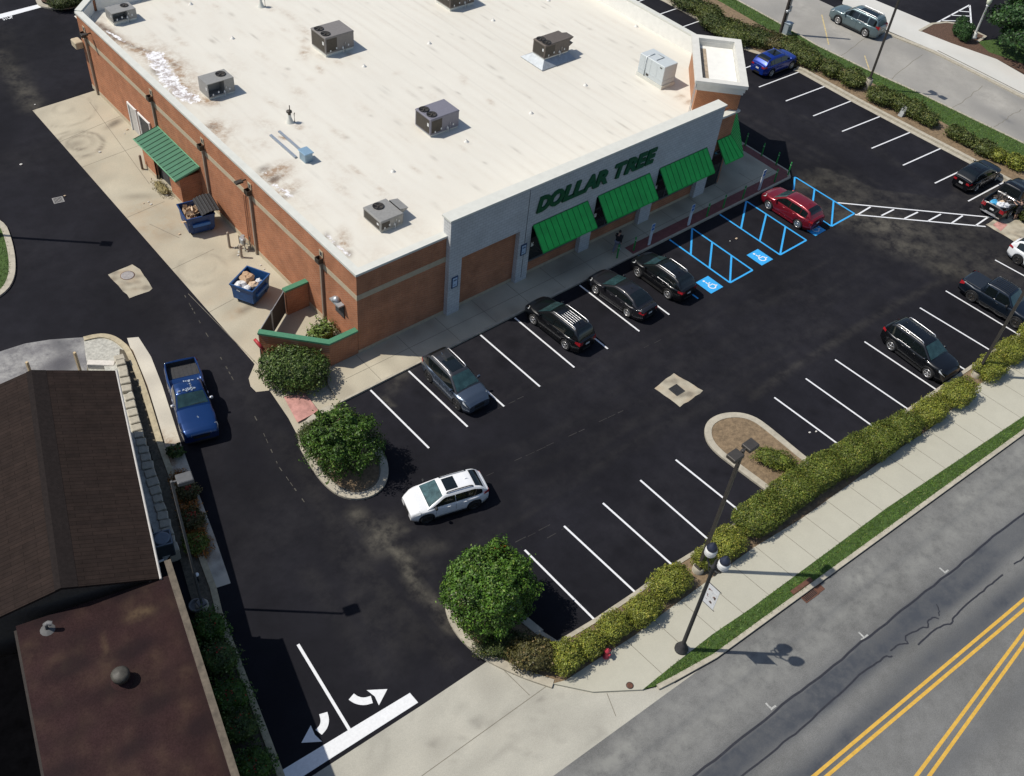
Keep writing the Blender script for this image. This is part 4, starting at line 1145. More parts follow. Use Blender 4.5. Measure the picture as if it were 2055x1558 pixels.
def make_car(label, cat, loc, heading, paintm, S, name='parked_car', group=None):
    """S: dict of dimensions. x forward, origin on the ground under the middle of the wheelbase overall length"""
    root = thing(name, label, cat, loc, heading, group)
    L, W, H = S['L'], S['W'], S['H']
    wb, xf = S['wb'], S['axf']                         # wheelbase, front axle x
    xr = xf - wb; R = S.get('R', .35)
    belt = S['belt']; hood = S['hood']; nose = S['nose']; tail = S['tail']
    cowl, rf0, rf1, rb = S['cowl'], S['rf0'], S['rf1'], S['rb']   # x of cowl, roof front, roof rear, backlight base
    xs = np.concatenate([np.linspace(-L / 2, L / 2, 110)])
    bedr = S.get('bed')
    if bedr: xs = np.sort(np.concatenate([xs, [bedr[0] - .001, bedr[0] + .001, bedr[1] - .001, bedr[1] + .001]]))
    top = pinterp(xs, [(-L / 2, tail - .12), (-L / 2 + .05, tail - .02), (-L / 2 + .2, tail), (rb, belt), (cowl, hood + .03), (cowl + (L / 2 - cowl) * .55, hood), (L / 2 - .28, nose + .05), (L / 2 - .06, nose - .04), (L / 2, nose - .18)])
    if not bedr: top = smooth_prof(xs, top, 3)
    cr = S.get('round', .75)
    e = np.clip((np.abs(xs) - (L / 2 - cr)) / cr, 0, 1)
    hw = W / 2 * (1 - S.get('pinch', .17) * e ** 2.2)
    bot = np.full(xs.shape, S.get('clear', .21))
    bot = bot + .10 * np.clip((np.abs(xs) - (L / 2 - .35)) / .35, 0, 1)
    ar = R + .055
    for cx in (xf, xr):
        d = np.abs(xs - cx); m = d < ar
        bot[m] = np.maximum(bot[m], R + np.sqrt(ar ** 2 - d[m] ** 2) * .97)
    fl = .012
    flare = fl * (np.exp(-((xs - xf) / .5) ** 2) + np.exp(-((xs - xr) / .5) ** 2))
    rows = []
    for x, t, w, b, f_ in zip(xs, top, hw, bot, flare):
        inb = bedr and bedr[0] <= x <= bedr[1]
        hgt = t - b; w = w + f_
        pts = [(0, b), (w * .72, b), (w * .975, b + .02), (w, b + .30 * hgt), (w * (.992), b + .62 * hgt), (w * .975, b + .80 * hgt), (w * .945, t - .045), (w * .90, t - .008)]
        if inb: pts += [(w - .13, t - .008), (w - .135, S['floor']), (0, S['floor'])]
        else: pts += [(w * .78, t + .018), (w * .45, t + .045), (0, t + .055)]
        full = [Vector((x, -y, z)) for y, z in pts[::-1]] + [Vector((x, y, z)) for y, z in pts[1:]][:0]
        ring = [Vector((x, y, z)) for y, z in pts] + [Vector((x, -y, z)) for y, z in pts[::-1]][1:-1]
        rows.append(ring)
    m = MB(); m.grid(rows, smooth=True, close=True, flip=True)
    n = len(rows[0]); m.add(rows[0], [tuple(range(n))]); m.add(rows[-1], [tuple(range(n - 1, -1, -1))])
    body = m.build('body', paintm, root)
    # cabin
    gx = np.linspace(rb, cowl, 70)
    beltz = np.interp(gx, xs, top) - .01
    T = pinterp(gx, [(rb, np.interp(rb, xs, top)), (rb + (rf1 - rb) * .5, S.get('rbz', (H + belt) / 2)), (rf1, H - .05), (rf1 + .25, H - .012), ((rf0 + rf1) / 2, H), (rf0 - .3, H - .015), (rf0, H - .06), (cowl, np.interp(cowl, xs, top))])
    T = smooth_prof(gx, T, 2); T[0] = beltz[0]; T[-1] = beltz[-1]
    hwg = np.interp(gx, xs, hw); wr = W / 2 * S.get('roofw', .74)
    wbz = hwg * .93
    def side_y(i, z):
        f = np.clip((z - beltz[i]) / (H - belt), 0, 1)
        return wbz[i] + (wr - wbz[i]) * f
    rows = []
    for i, x in enumerate(gx):
        t = max(T[i], beltz[i] + .002); b = beltz[i]
        w_t = side_y(i, t)
        pts = [(wbz[i], b - .06), (wbz[i], b), (side_y(i, b + (t - b) * .5) + .012 * (t - b), b + (t - b) * .5), (w_t + .004, t - .035 * (t - b) / .5), (w_t - .04, t + .004), (w_t * .6, t + .028), (0, t + .036)]
        rows.append([Vector((x, y, z)) for y, z in pts] + [Vector((x, -y, z)) for y, z in pts[::-1]][1:])
    m = MB(); m.grid(rows, smooth=True, flip=True)
    cab = m.build('cabin', S.get('roofm', paintm), root)
    def topz(i, y):
        t = T[i]; w_t = side_y(i, t); a = abs(y)
        return np.interp(a, [0, w_t * .6, w_t - .04, w_t + .02], [t + .036, t + .028, t + .004, t - .03])
    def glass_top(x0, x1, nm, mat, inset=.075, lift=.012, y0=None):
        ii = np.linspace(x0, x1, 14); m = MB(); rws = []
        for x in ii:
            fi = np.interp(x, gx, np.arange(len(gx))); i0 = int(fi); i1 = min(i0 + 1, len(gx) - 1); fr = fi - i0
            tt = T[i0] * (1 - fr) + T[i1] * fr; wt = side_y(i0, T[i0]) * (1 - fr) + side_y(i1, T[i1]) * fr
            w = wt - inset if y0 is None else y0
            row = []
            for v in np.linspace(-1, 1, 9):
                y = v * w; z = topz(i0, y) * (1 - fr) + topz(i1, y) * fr
                row.append(Vector((x + (lift * .6 if nm == 'windscreen' else (-lift * .6 if nm == 'rear_window' else 0)), y, z + lift)))
            rws.append(row)
        m.grid(rws, smooth=True, flip=True)
        return m.build(nm, mat, root)
    glass_top(cowl - .10, rf0 + .05, 'windscreen', S.get('windm', M_WIND))
    if not S.get('flatback'):
        glass_top(rb + (rf1 - rb) * S.get('rg0', .22), rf1 - .04, 'rear_window', M_CARGLASS, .10)
    else:
        i = np.argmin(np.abs(gx - (rb + (rf1 - rb) * .5)))
        m = MB(); w = side_y(i, T[i]) - .1
        xa, za, xb_, zb = rb - .012, belt + .1, rf1 - .012, H - .10
        xa2 = rb + (rf1 - rb) * .2 - .03; xb2 = rb + (rf1 - rb) * .9 - .03
        m.add([(xa2, -w, za), (xa2, w, za), (xb2, w * .93, zb), (xb2, -w * .93, zb)], [(0, 3, 2, 1)]); m.build('rear_window', M_CARGLASS, root)
    for (x0, x1) in S['win']:
        for sgn in (1, -1):
            ii = np.linspace(x0, x1, 16); rws = []
            for x in ii:
                fi = np.interp(x, gx, np.arange(len(gx))); i0 = int(round(fi))
                b = np.interp(x, gx, beltz); t = np.interp(x, gx, T)
                lo = b + .045; hi = max(min(t - .085, H - .13), lo + .004)
                wbx = np.interp(x, gx, wbz)
                row = []
                for v in np.linspace(0, 1, 4):
                    z = lo + (hi - lo) * v
                    f = np.clip((z - b) / (H - belt), 0, 1); y = wbx + (wr - wbx) * f + .022
                    row.append(Vector((x, sgn * y, z)))
                rws.append(row)
            m = MB(); m.grid(rws, smooth=True, flip=(sgn > 0)); m.build('side_window', M_CARGLASS, root)
    if S.get('trim'):
        for sgn in (1, -1):
            pts = []
            for x in np.linspace(S['win'][-1][0] if S['win'][-1][0] < S['win'][0][0] else S['win'][0][0], max(w_[1] for w_ in S['win']), 14):
                b = np.interp(x, gx, beltz); wbx = np.interp(x, gx, wbz)
                pts.append((x, sgn * (wbx + .022), b + .022))
            m = MB(); m.tube(pts, .016, 5); m.build('window_trim', S['trim'], root)
    if S.get('rails'):
        for sgn in (1, -1):
            pts = []
            for x in np.linspace(rf1 + .15, rf0 - .25, 10):
                i = int(round(np.interp(x, gx, np.arange(len(gx))))); pts.append((x, sgn * (side_y(i, T[i]) - .07), T[i] + .05))
            pts = [(p[0], p[1], p[2] + .035) for p in pts]
            pts = [(pts[0][0] - .08, pts[0][1], pts[0][2] - .08)] + pts + [(pts[-1][0] + .08, pts[-1][1], pts[-1][2] - .08)]
            m = MB(); m.tube(pts, .03, 6); m.build('roof_rail', S['rails'], root)
    if S.get('sunroof'):
        x0, x1 = S['sunroof']; glass_top(x0, x1, 'sunroof', M_CARGLASS, lift=.010, y0=S.get('srw', .40))
    if S.get('ribs'):
        a, b, nn = S['ribs']
        m = MB()
        for k in range(nn):
            y = (k - (nn - 1) / 2) * S.get('ribgap', .17)
            pts = []
            for x in np.linspace(a, b, 6):
                i = int(round(np.interp(x, gx, np.arange(len(gx))))); pts.append((x, y, topz(i, y) + .008))
            m.tube(pts, .016, 5)
        m.build('roof_rack_strip', S.get('ribm', M_CHROME), root)
    wlist = []
    for x in (xf, xr):
        for sgn in (1, -1):
            make_wheel(root, x, sgn * (W / 2 - .105), R, .23, S.get('rim', M_ALLOY), S.get('spokes', 5))
    # cladding arches and sills
    for sgn in (1, -1):
        m = MB()
        for cx in (xf, xr):
            pts = []
            for a in np.linspace(math.radians(-8), math.radians(188), 15):
                x = cx + (ar + .008) * math.cos(a); z = R + (ar + .008) * math.sin(a) * .97
                w = np.interp(x, xs, hw) + np.interp(x, xs, flare)
                pts.append((x, sgn * (w * .992 - .01), z))
            m.tube(pts, .030 if S.get('clad', True) else .014, 5)
        m.box(xr + ar - .03, xf - ar + .03, sgn * W / 2 * .985 - .02, sgn * W / 2 * .985 + .012, S.get('clear', .21) - .02, S.get('clear', .21) + .10)
        m.build('wheel_arch_trim', M_CLAD if S.get('clad', True) else paintm, root)
    # wheel wells and underside, dark
    m = MB(); m.box(-L / 2 + .25, L / 2 - .25, -W / 2 + .26, W / 2 - .26, .18, S.get('floor', .62) - .05 if bedr else .6); m.build('underbody', M_BLACK, root)
    # front
    wn_ = np.interp(L / 2 - .02, xs, hw)
    def facepatch(x, y0, y1, z0, z1, nm, mat, th=.02, bend=.05):
        m = MB(); rws = []
        for v in np.linspace(0, 1, 7):
            y = y0 + (y1 - y0) * v
            xx = x - bend * (abs(y) / wn_) ** 2 * (1 if x > 0 else -1)
            rws.append([Vector((xx, y, z0)), Vector((xx + (.0 if x > 0 else 0), y, z1))])
        m.grid(rws, smooth=True, flip=(x > 0) == (y1 < y0))
        if nm: return m.build(nm, mat, root)
    facepatch(L / 2 + .012, -wn_ * .62, wn_ * .62, nose - .40, nose - .20, 'grille', S.get('grille', M_CLAD))
    facepatch(L / 2 + .012, -wn_ * .85, wn_ * .85, .30, .42, 'front_bumper_intake', M_CLAD)
    facepatch(-L / 2 - .012, wn_ * .85, -wn_ * .85, .30, .48, 'rear_bumper', S.get('bumperm', M_CLAD))
    pw = .16
    facepatch(-L / 2 - .02, pw, -pw, tail - .42, tail - .27, 'licence_plate', M_PLATE)
    for sgn in (1, -1):
        m = MB(); zt = nose - .06
        xa = L / 2 - .03; xb_ = L / 2 - .48
        wa = np.interp(xa, xs, hw); wb2 = np.interp(xb_, xs, hw)
        tb = np.interp(xb_, xs, top)
        vs = [(xa + .02, sgn * wa * .55, zt - .05), (xa - .03, sgn * wa * .93, zt - .07), (xb_, sgn * (wb2 * .965 + .01), tb - .05), (xb_ + .05, sgn * wb2 * .86, tb + .012),
              (xa + .035, sgn * wa * .55, zt - .16), (xa - .01, sgn * wa * .99, zt - .18), (xb_ + .05, sgn * (wb2 + .012), tb - .15)]
        fs = [(0, 1, 2, 3), (0, 4, 5, 1), (1, 5, 6, 2)]
        m.add(vs, fs if sgn < 0 else [f[::-1] for f in fs]); m.build('headlight', M_HEAD, root)
        m = MB(); xa = -L / 2 - .008; xb_ = -L / 2 + .30
        wa = np.interp(xa, xs, hw); wb2 = np.interp(xb_, xs, hw) ; zt = tail - .06
        tz = S.get('tailz', zt)
        vs = [(xa, sgn * wa * .62, tz), (xa, sgn * wa * .93, tz), (xb_, sgn * (wb2 * .975 + .012), tz + .02), (xa - .01, sgn * wa * .62, tz - S.get('tailh', .16)), (xa - .01, sgn * wa * 1.0, tz - S.get('tailh', .16)), (xb_, sgn * (wb2 + .012), tz - .12)]
        fs = [(0, 3, 4, 1), (1, 4, 5, 2)]
        m.add(vs, fs if sgn > 0 else [f[::-1] for f in fs]); m.build('taillight', M_TAIL, root)
        m = MB(); mx = cowl - .42; my = np.interp(mx, gx, wbz)
        m.bbox(mx - .06, mx + .07, sgn * (my + .13) - .09, sgn * (my + .13) + .09, belt + .03, belt + .17, .03); m.box(mx - .02, mx + .03, min(sgn * my, sgn * (my + .06)), max(sgn * my, sgn * (my + .06)), belt + .05, belt + .09)
        m.build('mirror', S.get('mirrorm', paintm), root)
        for k, hx in enumerate(S.get('handles', (.15, -.75))):
            m = MB(); y = np.interp(hx, xs, hw); m.bbox(hx - .09, hx + .09, sgn * y * .985 - .02, sgn * y * .985 + .02, belt - .17, belt - .135, .008); m.build('door_handle', S.get('handlem', paintm), root)
        # door shut lines
        m = MB()
        for dx in S.get('doors', ()):
            y = np.interp(dx, xs, hw); t = np.interp(dx, xs, top)
            m.tube([(dx, sgn * (y * .985 + .003), .36), (dx, sgn * (y + .003), .60), (dx, sgn * (y * .975 + .004), t - .1)], .007, 4)
        if S.get('doors'): m.build('door_gap', M_BLACK, root)
    m = MB(); y = .36
    for s_ in (1, -1):
        a = np.array([cowl - .12, s_ * .08, np.interp(cowl - .12, gx, T) + .055]); m.tube([a, (cowl - .13, s_ * .08 + .55, np.interp(cowl - .13, gx, T) + .045)], .011, 4)
    m.build('wiper', M_BLACK, root)
    m = MB(); m.tube([(rf1 + .35, 0, H + .02), (rf1 + .18, 0, H + .10)], [.03, .008], 6); m.build('roof_antenna', paintm, root)
    return root, dict(xs=xs, hw=hw, top=top)

SUV = dict(L=4.65, W=1.88, H=1.69, wb=2.72, axf=1.40, R=.37, belt=1.09, hood=1.04, nose=.90, tail=1.10, cowl=1.30, rf0=.36, rf1=-1.62, rb=-2.20, rbz=1.52, rg0=.30, win=[(1.0, -.22), (-.26, -1.16), (-1.20, -1.80)], doors=(.85, -.24, -1.15), roofw=.67, round=1.0, pinch=.24)
BIGSUV = dict(SUV, L=4.95, W=1.98, H=1.77, wb=2.88, axf=1.46, R=.385, belt=1.12, hood=1.10, nose=1.0, tail=1.15, cowl=1.32, rf0=.42, rf1=-1.85, rb=-2.34, rbz=1.6, win=[(1.0, -.26), (-.30, -1.22), (-1.26, -2.0)])
SEDAN = dict(L=4.87, W=1.85, H=1.44, wb=2.78, axf=1.46, R=.345, belt=.95, hood=.91, nose=.76, tail=1.02, cowl=1.22, rf0=.22, rf1=-.95, rb=-1.98, rg0=.12, round=1.1, pinch=.26, win=[(.9, -.20), (-.24, -1.50)], doors=(.78, -.24, -1.1), roofw=.68, clad=False, rbz=1.28, tailz=.90, clear=.17)

def car(*a, **k): return make_car(*a, **k)[0]
pi = math.pi
def hd(a, b): return math.atan2(b[1] - a[1], b[0] - a[0])

# grey crossover backed into the stall
car('grey crossover with black sunroof, nose pointing out of its stall by the store', 'car', (2.93, -5.50, 0), -pi / 2 - .02, paint('slate', (.075, .10, .14), metal=.6), dict(SUV, rails=M_CHROME, sunroof=(.2, -.85), rim=M_DALLOY, windm=M_WIND, roofm=paint('slate_roof', (.035, .037, .042))), group='cars parked along the storefront')
car('black mid size SUV with bright roof strips and side steps beside the storefront', 'car', (11.30, -5.30, 0), pi / 2 + .04, paint('black', (.006, .007, .009)), dict(SUV, L=4.8, W=1.86, H=1.70, wb=2.85, axf=1.42, rails=M_CHROME, ribs=(-.35, -1.35, 5), rf1=-1.82, rb=-2.3, tail=1.10, trim=M_DARKMET, clad=False, tailz=1.06, tailh=.26), group='cars parked along the storefront')
car('dark grey four door sedan parked nose in towards the store', 'car', (16.60, -5.45, 0), pi / 2 + .05, paint('graphite', (.018, .018, .022)), dict(SEDAN, trim=M_CHROME, spokes=8), group='cars parked along the storefront')
car('black crossover with chrome rails, nearest to the blue accessible bays', 'car', (20.12, -5.75, 0), pi / 2 + .02, paint('black', (.006, .007, .009)), dict(SUV, L=4.55, H=1.66, rails=M_CHROME, sunroof=(.2, -.8), trim=M_CHROME, rf1=-1.45, rb=-2.15, win=[(1.0, -.22), (-.26, -1.16), (-1.20, -1.70)]), group='cars parked along the storefront')
car('dark red crossover parked in the accessible bay', 'car', (33.78, -5.75, 0), pi / 2, paint('cherry', (.20, .008, .018), rough=.28), dict(SUV, L=4.62, H=1.66, spokes=8, rf1=-1.5, rb=-2.16, win=[(1.0, -.22), (-.26, -1.16), (-1.20, -1.72)], clad=False))
car('white crossover with black sunroof driving between the two tree islands', 'car', (-2.62, -11.83, 0), rad(164), paint('white', (.78, .79, .80), metal=0, rough=.3), dict(SUV, L=4.28, W=1.82, H=1.56, wb=2.62, axf=1.34, R=.35, belt=1.04, hood=.99, nose=.82, rails=M_CLAD, sunroof=(.15, -.5), rim=M_DALLOY, spokes=8, rf1=-1.35, rb=-2.04, rbz=1.40, win=[(1.0, -.22), (-.25, -1.74)], mirrorm=M_CLAD, roofw=.67, windm=pm('windscreen_lit', (.05, .10, .105), rough=.03, var=.5, scale=2.5, spec=.7)), name='moving_car')
car('black family SUV with bright roof rails facing the hedge by the street', 'car', (28.42, -20.35, 0), -pi / 2 - .07, paint('black', (.006, .007, .009)), dict(BIGSUV, rails=M_CHROME, trim=M_CHROME, rim=M_ALLOY))
car('blue grey full size SUV driving along the side street', 'car', (63.72, 10.25, 0), pi / 2 + .05, paint('bluegrey', (.12, .17, .185)), dict(BIGSUV, L=5.35, W=2.05, H=1.93, wb=3.07, axf=1.5, R=.41, belt=1.22, hood=1.2, nose=1.08, tail=1.24, rails=M_CHROME, sunroof=(-.1, -1.9), srw=.5, trim=M_CHROME, rf1=-2.2, rb=-2.56, flatback=True, cowl=1.38, rf0=.5, win=[(1.05, -.34), (-.40, -1.36), (-1.50, -2.3)], doors=(.85, -.4, -1.4), rbz=1.65, spokes=8, tailz=1.35, tailh=.3), name='moving_car')
car('bright blue crossover parked nose out to the corner hedge', 'car', (50.1, 9.35, 0), -.02, paint('cobalt', (.004, .03, .26)), dict(SUV, L=4.65, H=1.62, rf1=-1.35, rb=-2.15, win=[(1.0, -.22), (-.26, -1.16), (-1.20, -1.65)], spokes=8, sunroof=(.1, -.9), srw=.45), group='cars along the side hedge')
car('black hatch backed sedan beside the black pickup on the right', 'car', (50.1, -11.25, 0), -.03, paint('black', (.006, .007, .009)), dict(SEDAN, L=4.7, H=1.48, rf1=-1.15, rb=-2.12, tail=1.06, rbz=1.33, sunroof=(.1, -.7)), group='cars along the side hedge')
car('white crossover cut off by the right edge beside a white stripe', 'car', (44.0, -20.25, 0), -pi / 2, paint('white', (.78, .79, .80), metal=0, rough=.3), dict(SUV, rim=M_DALLOY))

# pickups
PICK = dict(L=5.5, W=1.95, H=1.80, wb=3.25, axf=1.72, R=.40, belt=1.12, hood=1.12, nose=1.0, tail=1.12, cowl=1.10, rf0=.42, rf1=-.40, rb=-.62, bed=(-2.66, -.72), floor=.72, win=[(.72, -.30)], doors=(.9, -.32), flatback=True, pinch=.08, handles=(.0,), rbz=1.5, clear=.30, clad=False, tailh=.28)
def pickup(*a, **k):
    r, d = make_car(*a, **k)
    return r
PB = dict(PICK, L=5.75, W=1.95, wb=3.30, axf=1.80, rim=M_ALLOY, mirrorm=M_CHROME, handlem=M_CHROME, bed=(-2.80, -.72), belt=1.08, hood=1.08, nose=.98, tail=1.10, H=1.74)
pb = pickup('older blue pickup with an empty bed and peeling roof paint in the side lane', 'pickup truck', (-9.83, 1.75, 0), rad(-106.5), paint('blue', (.004, .036, .145), metal=.5), PB, name='pickup_truck')
def liner(root, S):
    a, b = S['bed']; w = S['W'] / 2 - .135; f = S['floor'] + .006; t = S['belt'] - .06; e = .006
    m = MB(); m.add([(a + e, -w + e, f), (b - e, -w + e, f), (b - e, w - e, f), (a + e, w - e, f), (a + e, -w + e, t), (b - e, -w + e, t), (b - e, w - e, t), (a + e, w - e, t)], [(0, 1, 2, 3), (0, 4, 5, 1), (1, 5, 6, 2), (2, 6, 7, 3), (3, 7, 4, 0)])
    for k in range(7): y = -w + .12 + k * (2 * w - .24) / 6; m.box(a + .03, b - .03, y - .02, y + .02, f, f + .012)
    return m.build('bed_liner', M_BEDLINER, root)
liner(pb, PB)
# worn clear coat flakes on the roof and bonnet
m = MB(); rr = random.Random(5)
def flake(cx, cy, n, sx, sy, z):
    for k in range(n):
        x, y = cx + rr.gauss(0, sx), cy + rr.gauss(0, sy); a = rr.uniform(.02, .06); b = rr.uniform(.02, .05)
        m.add([(x - a, y - b, z), (x + a * rr.uniform(.5, 1.3), y - b * .6, z), (x + a, y + b, z), (x - a * .7, y + b * 1.2, z)], [(0, 1, 2, 3)])
flake(-.02, .12, 10, .22, .02, 1.787); flake(.27, -.1, 22, .05, .24, 1.772); flake(-.36, .3, 8, .02, .18, 1.77); flake(1.85, .05, 4, .12, .02, 1.143)
m.build('peeled_paint', pm('peeled', (.30, .36, .44), rough=.8, var=.2), pb)
PD = dict(PICK, L=5.5, W=1.95, H=1.82, wb=3.3, axf=1.66, cowl=1.08, rf0=.45, rf1=-1.12, rb=-1.3, bed=None, win=[(.72, -.22), (-.32, -1.02)], doors=(.9, -.28, -1.15), rim=M_DALLOY, spokes=6, clad=True, R=.40, ribs=(-1.05, .38, 7), ribm=M_BLACK, ribgap=.19, trim=M_CHROME, rbz=1.55, mirrorm=M_CLAD, tailz=1.1)
PD.pop('bed')
pd = pickup('dark blue crew cab pickup with a covered bed beside the hedge', 'pickup truck', (37.45, -20.85, 0), -pi / 2 + .03, paint('navy', (.006, .012, .022)), PD, name='pickup_truck')
m = MB(); m.bbox(-2.62, -1.36, -.80, .80, 1.155, 1.175, .015); m.build('bed_cover', pm('vinyl_cover', (.010, .015, .024), rough=.55, var=.1), pd)
for sgn in (1, -1):
    m = MB(); y = sgn * 1.02
    for a, b in ((.72, .15), (-.35, -.95)):
        m.tube([(a + .1, sgn * .9, .42), (a, y, .34), (a - .1, y, .30), (b + .1, y, .30), (b, y, .34), (b - .1, sgn * .9, .42)], .03, 6)
    m.build('side_step', M_CLAD, pd)
PK = dict(PICK, rim=M_ALLOY, L=5.6, W=2.0, bed=(-2.72, -.72), bumperm=M_CHROME, H=1.85)
pk = pickup('black pickup with its open bed full of scrap and bags', 'pickup truck', (49.3, -14.55, 0), .02, paint('black', (.006, .007, .009)), PK, name='pickup_truck')
liner(pk, PK)

# ------------------------------------------------------------------ loads, rubbish
def crumple(name, r, sq, seed, mat, parent, loc, label=None, cat=None, group=None):
    """bag or wad: a rough, dented lump"""
    rr = random.Random(seed); m = MB(); n, k = 12, 8; rows = []
    o = Vector((rr.uniform(0, 50), rr.uniform(0, 50), 0))
    for i in range(k + 1):
        ph = math.pi * i / k; row = []
        for j in range(n):
            th = 2 * math.pi * j / n
            d = Vector((math.sin(ph) * math.cos(th), math.sin(ph) * math.sin(th), math.cos(ph)))
            q = r * (1 + .45 * mnoise.noise(d * 1.7 + o) + .22 * mnoise.noise(d * 4.5 + o))
            row.append(Vector((d.x * q * sq[0], d.y * q * sq[1], d.z * q * sq[2])))
        rows.append(row)
    m.grid(rows, smooth=False, close=True)
    ob = m.build(name, mat, parent); ob.location = loc
    if label: tag(ob, label, cat, group)
    return ob
def carton(name, sx, sy, sz, mat, loc, rot, parent=None):
    """open or flattened cardboard box with loose flaps"""
    m = MB(); t = .012
    m.box(-sx / 2, sx / 2, -sy / 2, sy / 2, 0, t); m.box(-sx / 2, -sx / 2 + t, -sy / 2, sy / 2, t, sz); m.box(sx / 2 - t, sx / 2, -sy / 2, sy / 2, t, sz)
    m.box(-sx / 2 + t, sx / 2 - t, -sy / 2, -sy / 2 + t, t, sz); m.box(-sx / 2 + t, sx / 2 - t, sy / 2 - t, sy / 2, t, sz)
    m.add([(-sx / 2, -sy / 2, sz), (-sx / 2, sy / 2, sz), (-sx / 2 - .16, sy / 2 - .02, sz + .10), (-sx / 2 - .16, -sy / 2 + .02, sz + .10)], [(0, 1, 2, 3)])
    m.add([(sx / 2, -sy / 2, sz), (sx / 2, sy / 2, sz), (sx / 2 + .12, sy / 2 - .02, sz + .15), (sx / 2 + .12, -sy / 2 + .02, sz + .15)], [(0, 3, 2, 1)])
    o = m.build(name, mat, parent); o.location = loc; o.rotation_euler = rot
    return o
M_CARD = pm('cardboard', (.44, .30, .185), rough=.9, var=.15, scale=4, island=.2)
M_CARD2 = pm('pale_cardboard', (.55, .42, .29), rough=.9, var=.15, scale=4, island=.15)
M_BAGW = pm('white_plastic', (.66, .67, .68), rough=.45, var=.1, scale=6)
M_BAGB = pm('blue_plastic', (.06, .36, .62), rough=.45, var=.15, scale=6)
M_SCRAP = pm('scrap_metal', (.10, .075, .06), rough=.7, var=.5, scale=9)

def on(root, x, y, z):
    return root.matrix_basis @ Vector((x, y, z)) if False else (Matrix.Translation(root.location) @ root.rotation_euler.to_matrix().to_4x4()) @ Vector((x, y, z))
# load of the black pickup
t = thing('scrap_pile', 'tangle of rusty wheels and scrap at the front of the black pickup bed', 'scrap', tuple(on(pk, -1.25, .1, .73)))
rr = random.Random(8)
m = MB()
for k in range(7):
    a, b, c = rr.uniform(-.35, .3), rr.uniform(-.6, .6), rr.uniform(.1, .4); R_ = rr.uniform(.18, .3)
    Mx = Matrix.Translation((a, b, c)) @ Euler((rr.uniform(-1.2, 1.2), rr.uniform(-1.2, 1.2), 0)).to_matrix().to_4x4()
    m.tube([Mx @ Vector((R_ * math.cos(q), R_ * math.sin(q), 0)) for q in np.linspace(0, 6.28, 17)], .025, 5)
m.build('bent_hoops', M_SCRAP, t)
m = MB()
for k in range(16):
    p = Vector((rr.uniform(-.5, .4), rr.uniform(-.7, .7), rr.uniform(.05, .4))); d = Vector((rr.uniform(-1, 1), rr.uniform(-1, 1), rr.uniform(-.3, .5))).normalized() * rr.uniform(.2, .6)
    m.tube([p, p + d], .018, 5)
m.build('loose_rods', M_CHROME, t)
for k, (x, y, z, r_, mt, lab, nm) in enumerate([(-2.25, .25, .95, .30, M_BAGB, 'bright blue plastic bag in the black pickup bed', 'plastic_bag'), (-2.15, -.25, 1.02, .30, M_BAGW, 'white plastic bag beside the blue bag in the pickup bed', 'plastic_bag'), (-1.85, -.55, 1.02, .24, M_BAGW, 'smaller white bag at the side wall of the pickup bed', 'plastic_bag'), (-1.75, -.15, .98, .22, M_CARD2, 'crumpled cream wrapping behind the white bags in the pickup bed', 'wrapping')]):
    crumple(nm, r_, (1.25, 1, .75), 30 + k, mt, None, tuple(on(pk, x, y, z)), lab, 'bag' if 'bag' in nm else 'wrapping')

# ------------------------------------------------------------------ dumpsters
def dumpster(label, loc, rz, L, W, H, mat, lid):
    t = thing('dumpster', label, 'dumpster', loc, rz)
    m = MB(); b = .10; th = .05
    # tapered tub: rows outer bottom, outer top, inner top, inner bottom
    def ring(i, z, k=0.0): return [Vector((-L / 2 + i + k, -W / 2 + i, z)), Vector((L / 2 - i, -W / 2 + i, z)), Vector((L / 2 - i, W / 2 - i, z)), Vector((-L / 2 + i + k, W / 2 - i, z))]
    hb = H
    m.grid([ring(.16, .12, .15), ring(0, hb - .08), ring(-.03, hb - .07), ring(-.03, hb), ring(.05, hb), ring(.09, .30)], smooth=False, close=True)
    m.add(ring(.09, .30), [(0, 1, 2, 3)]); m.add(ring(.16, .12, .15), [(3, 2, 1, 0)])
    for x in (-L * .25, L * .25):
        m.box(x - .03, x + .03, -W / 2 - .0, -W / 2 + .05, .3, H - .1); m.box(x - .03, x + .03, W / 2 - .05, W / 2, .3, H - .1)
    m.build('tub', mat, t)
    for sgn in (1, -1):
        m = MB(); m.box(-L * .30, L * .30, sgn * (W / 2 + .02) - .07, sgn * (W / 2 + .02) + .07, .75, .95); m.build('fork_pocket', pm('pocket_blue', (.03, .14, .40), rough=.5, var=.15) if sgn < 0 else mat, t)
        for x in (-L / 2 + .3, L / 2 - .3):
            m = MB(); m.lathe([(.02, -.03), (.09, -.03), (.09, .03), (.02, .03)], 10, Matrix.Translation((x, sgn * (W / 2 - .3), .09)) @ Matrix.Rotation(pi / 2, 4, 'X')); m.build('caster', M_BLACK, t)
    if lid:
        m = MB(); n = 12
        rows = []
        for i in range(n + 1):                     # ribbed plastic lid flung back over the wall side
            u = i / n
            x = L / 2 - .05 + u * .55 - (.0); z = H + .10 + .22 * math.sin(u * 2.6) - .35 * u * u
            rows.append([Vector((x, -W / 2 + W * v, z + (.022 if k % 2 else 0))) for k, v in enumerate(np.linspace(0, 1, 23))])
        m.grid(rows, smooth=False); m.build('lid', M_BLACK, t)
    return t
M_DBLUE = pm('dumpster_blue', (.008, .042, .15), rough=.5, var=.2, scale=3)
M_DBLUE2 = pm('dumpster_blue_worn', (.010, .065, .20), rough=.55, var=.25, scale=3)
d1c = Vector((-1.75, 16.2, .008))
d1 = dumpster('blue dumpster with its ribbed black lid open beside the goods entrance', tuple(d1c), rad(-10), 1.9, 1.9, 1.45, M_DBLUE, False)
m = MB(); rows = []
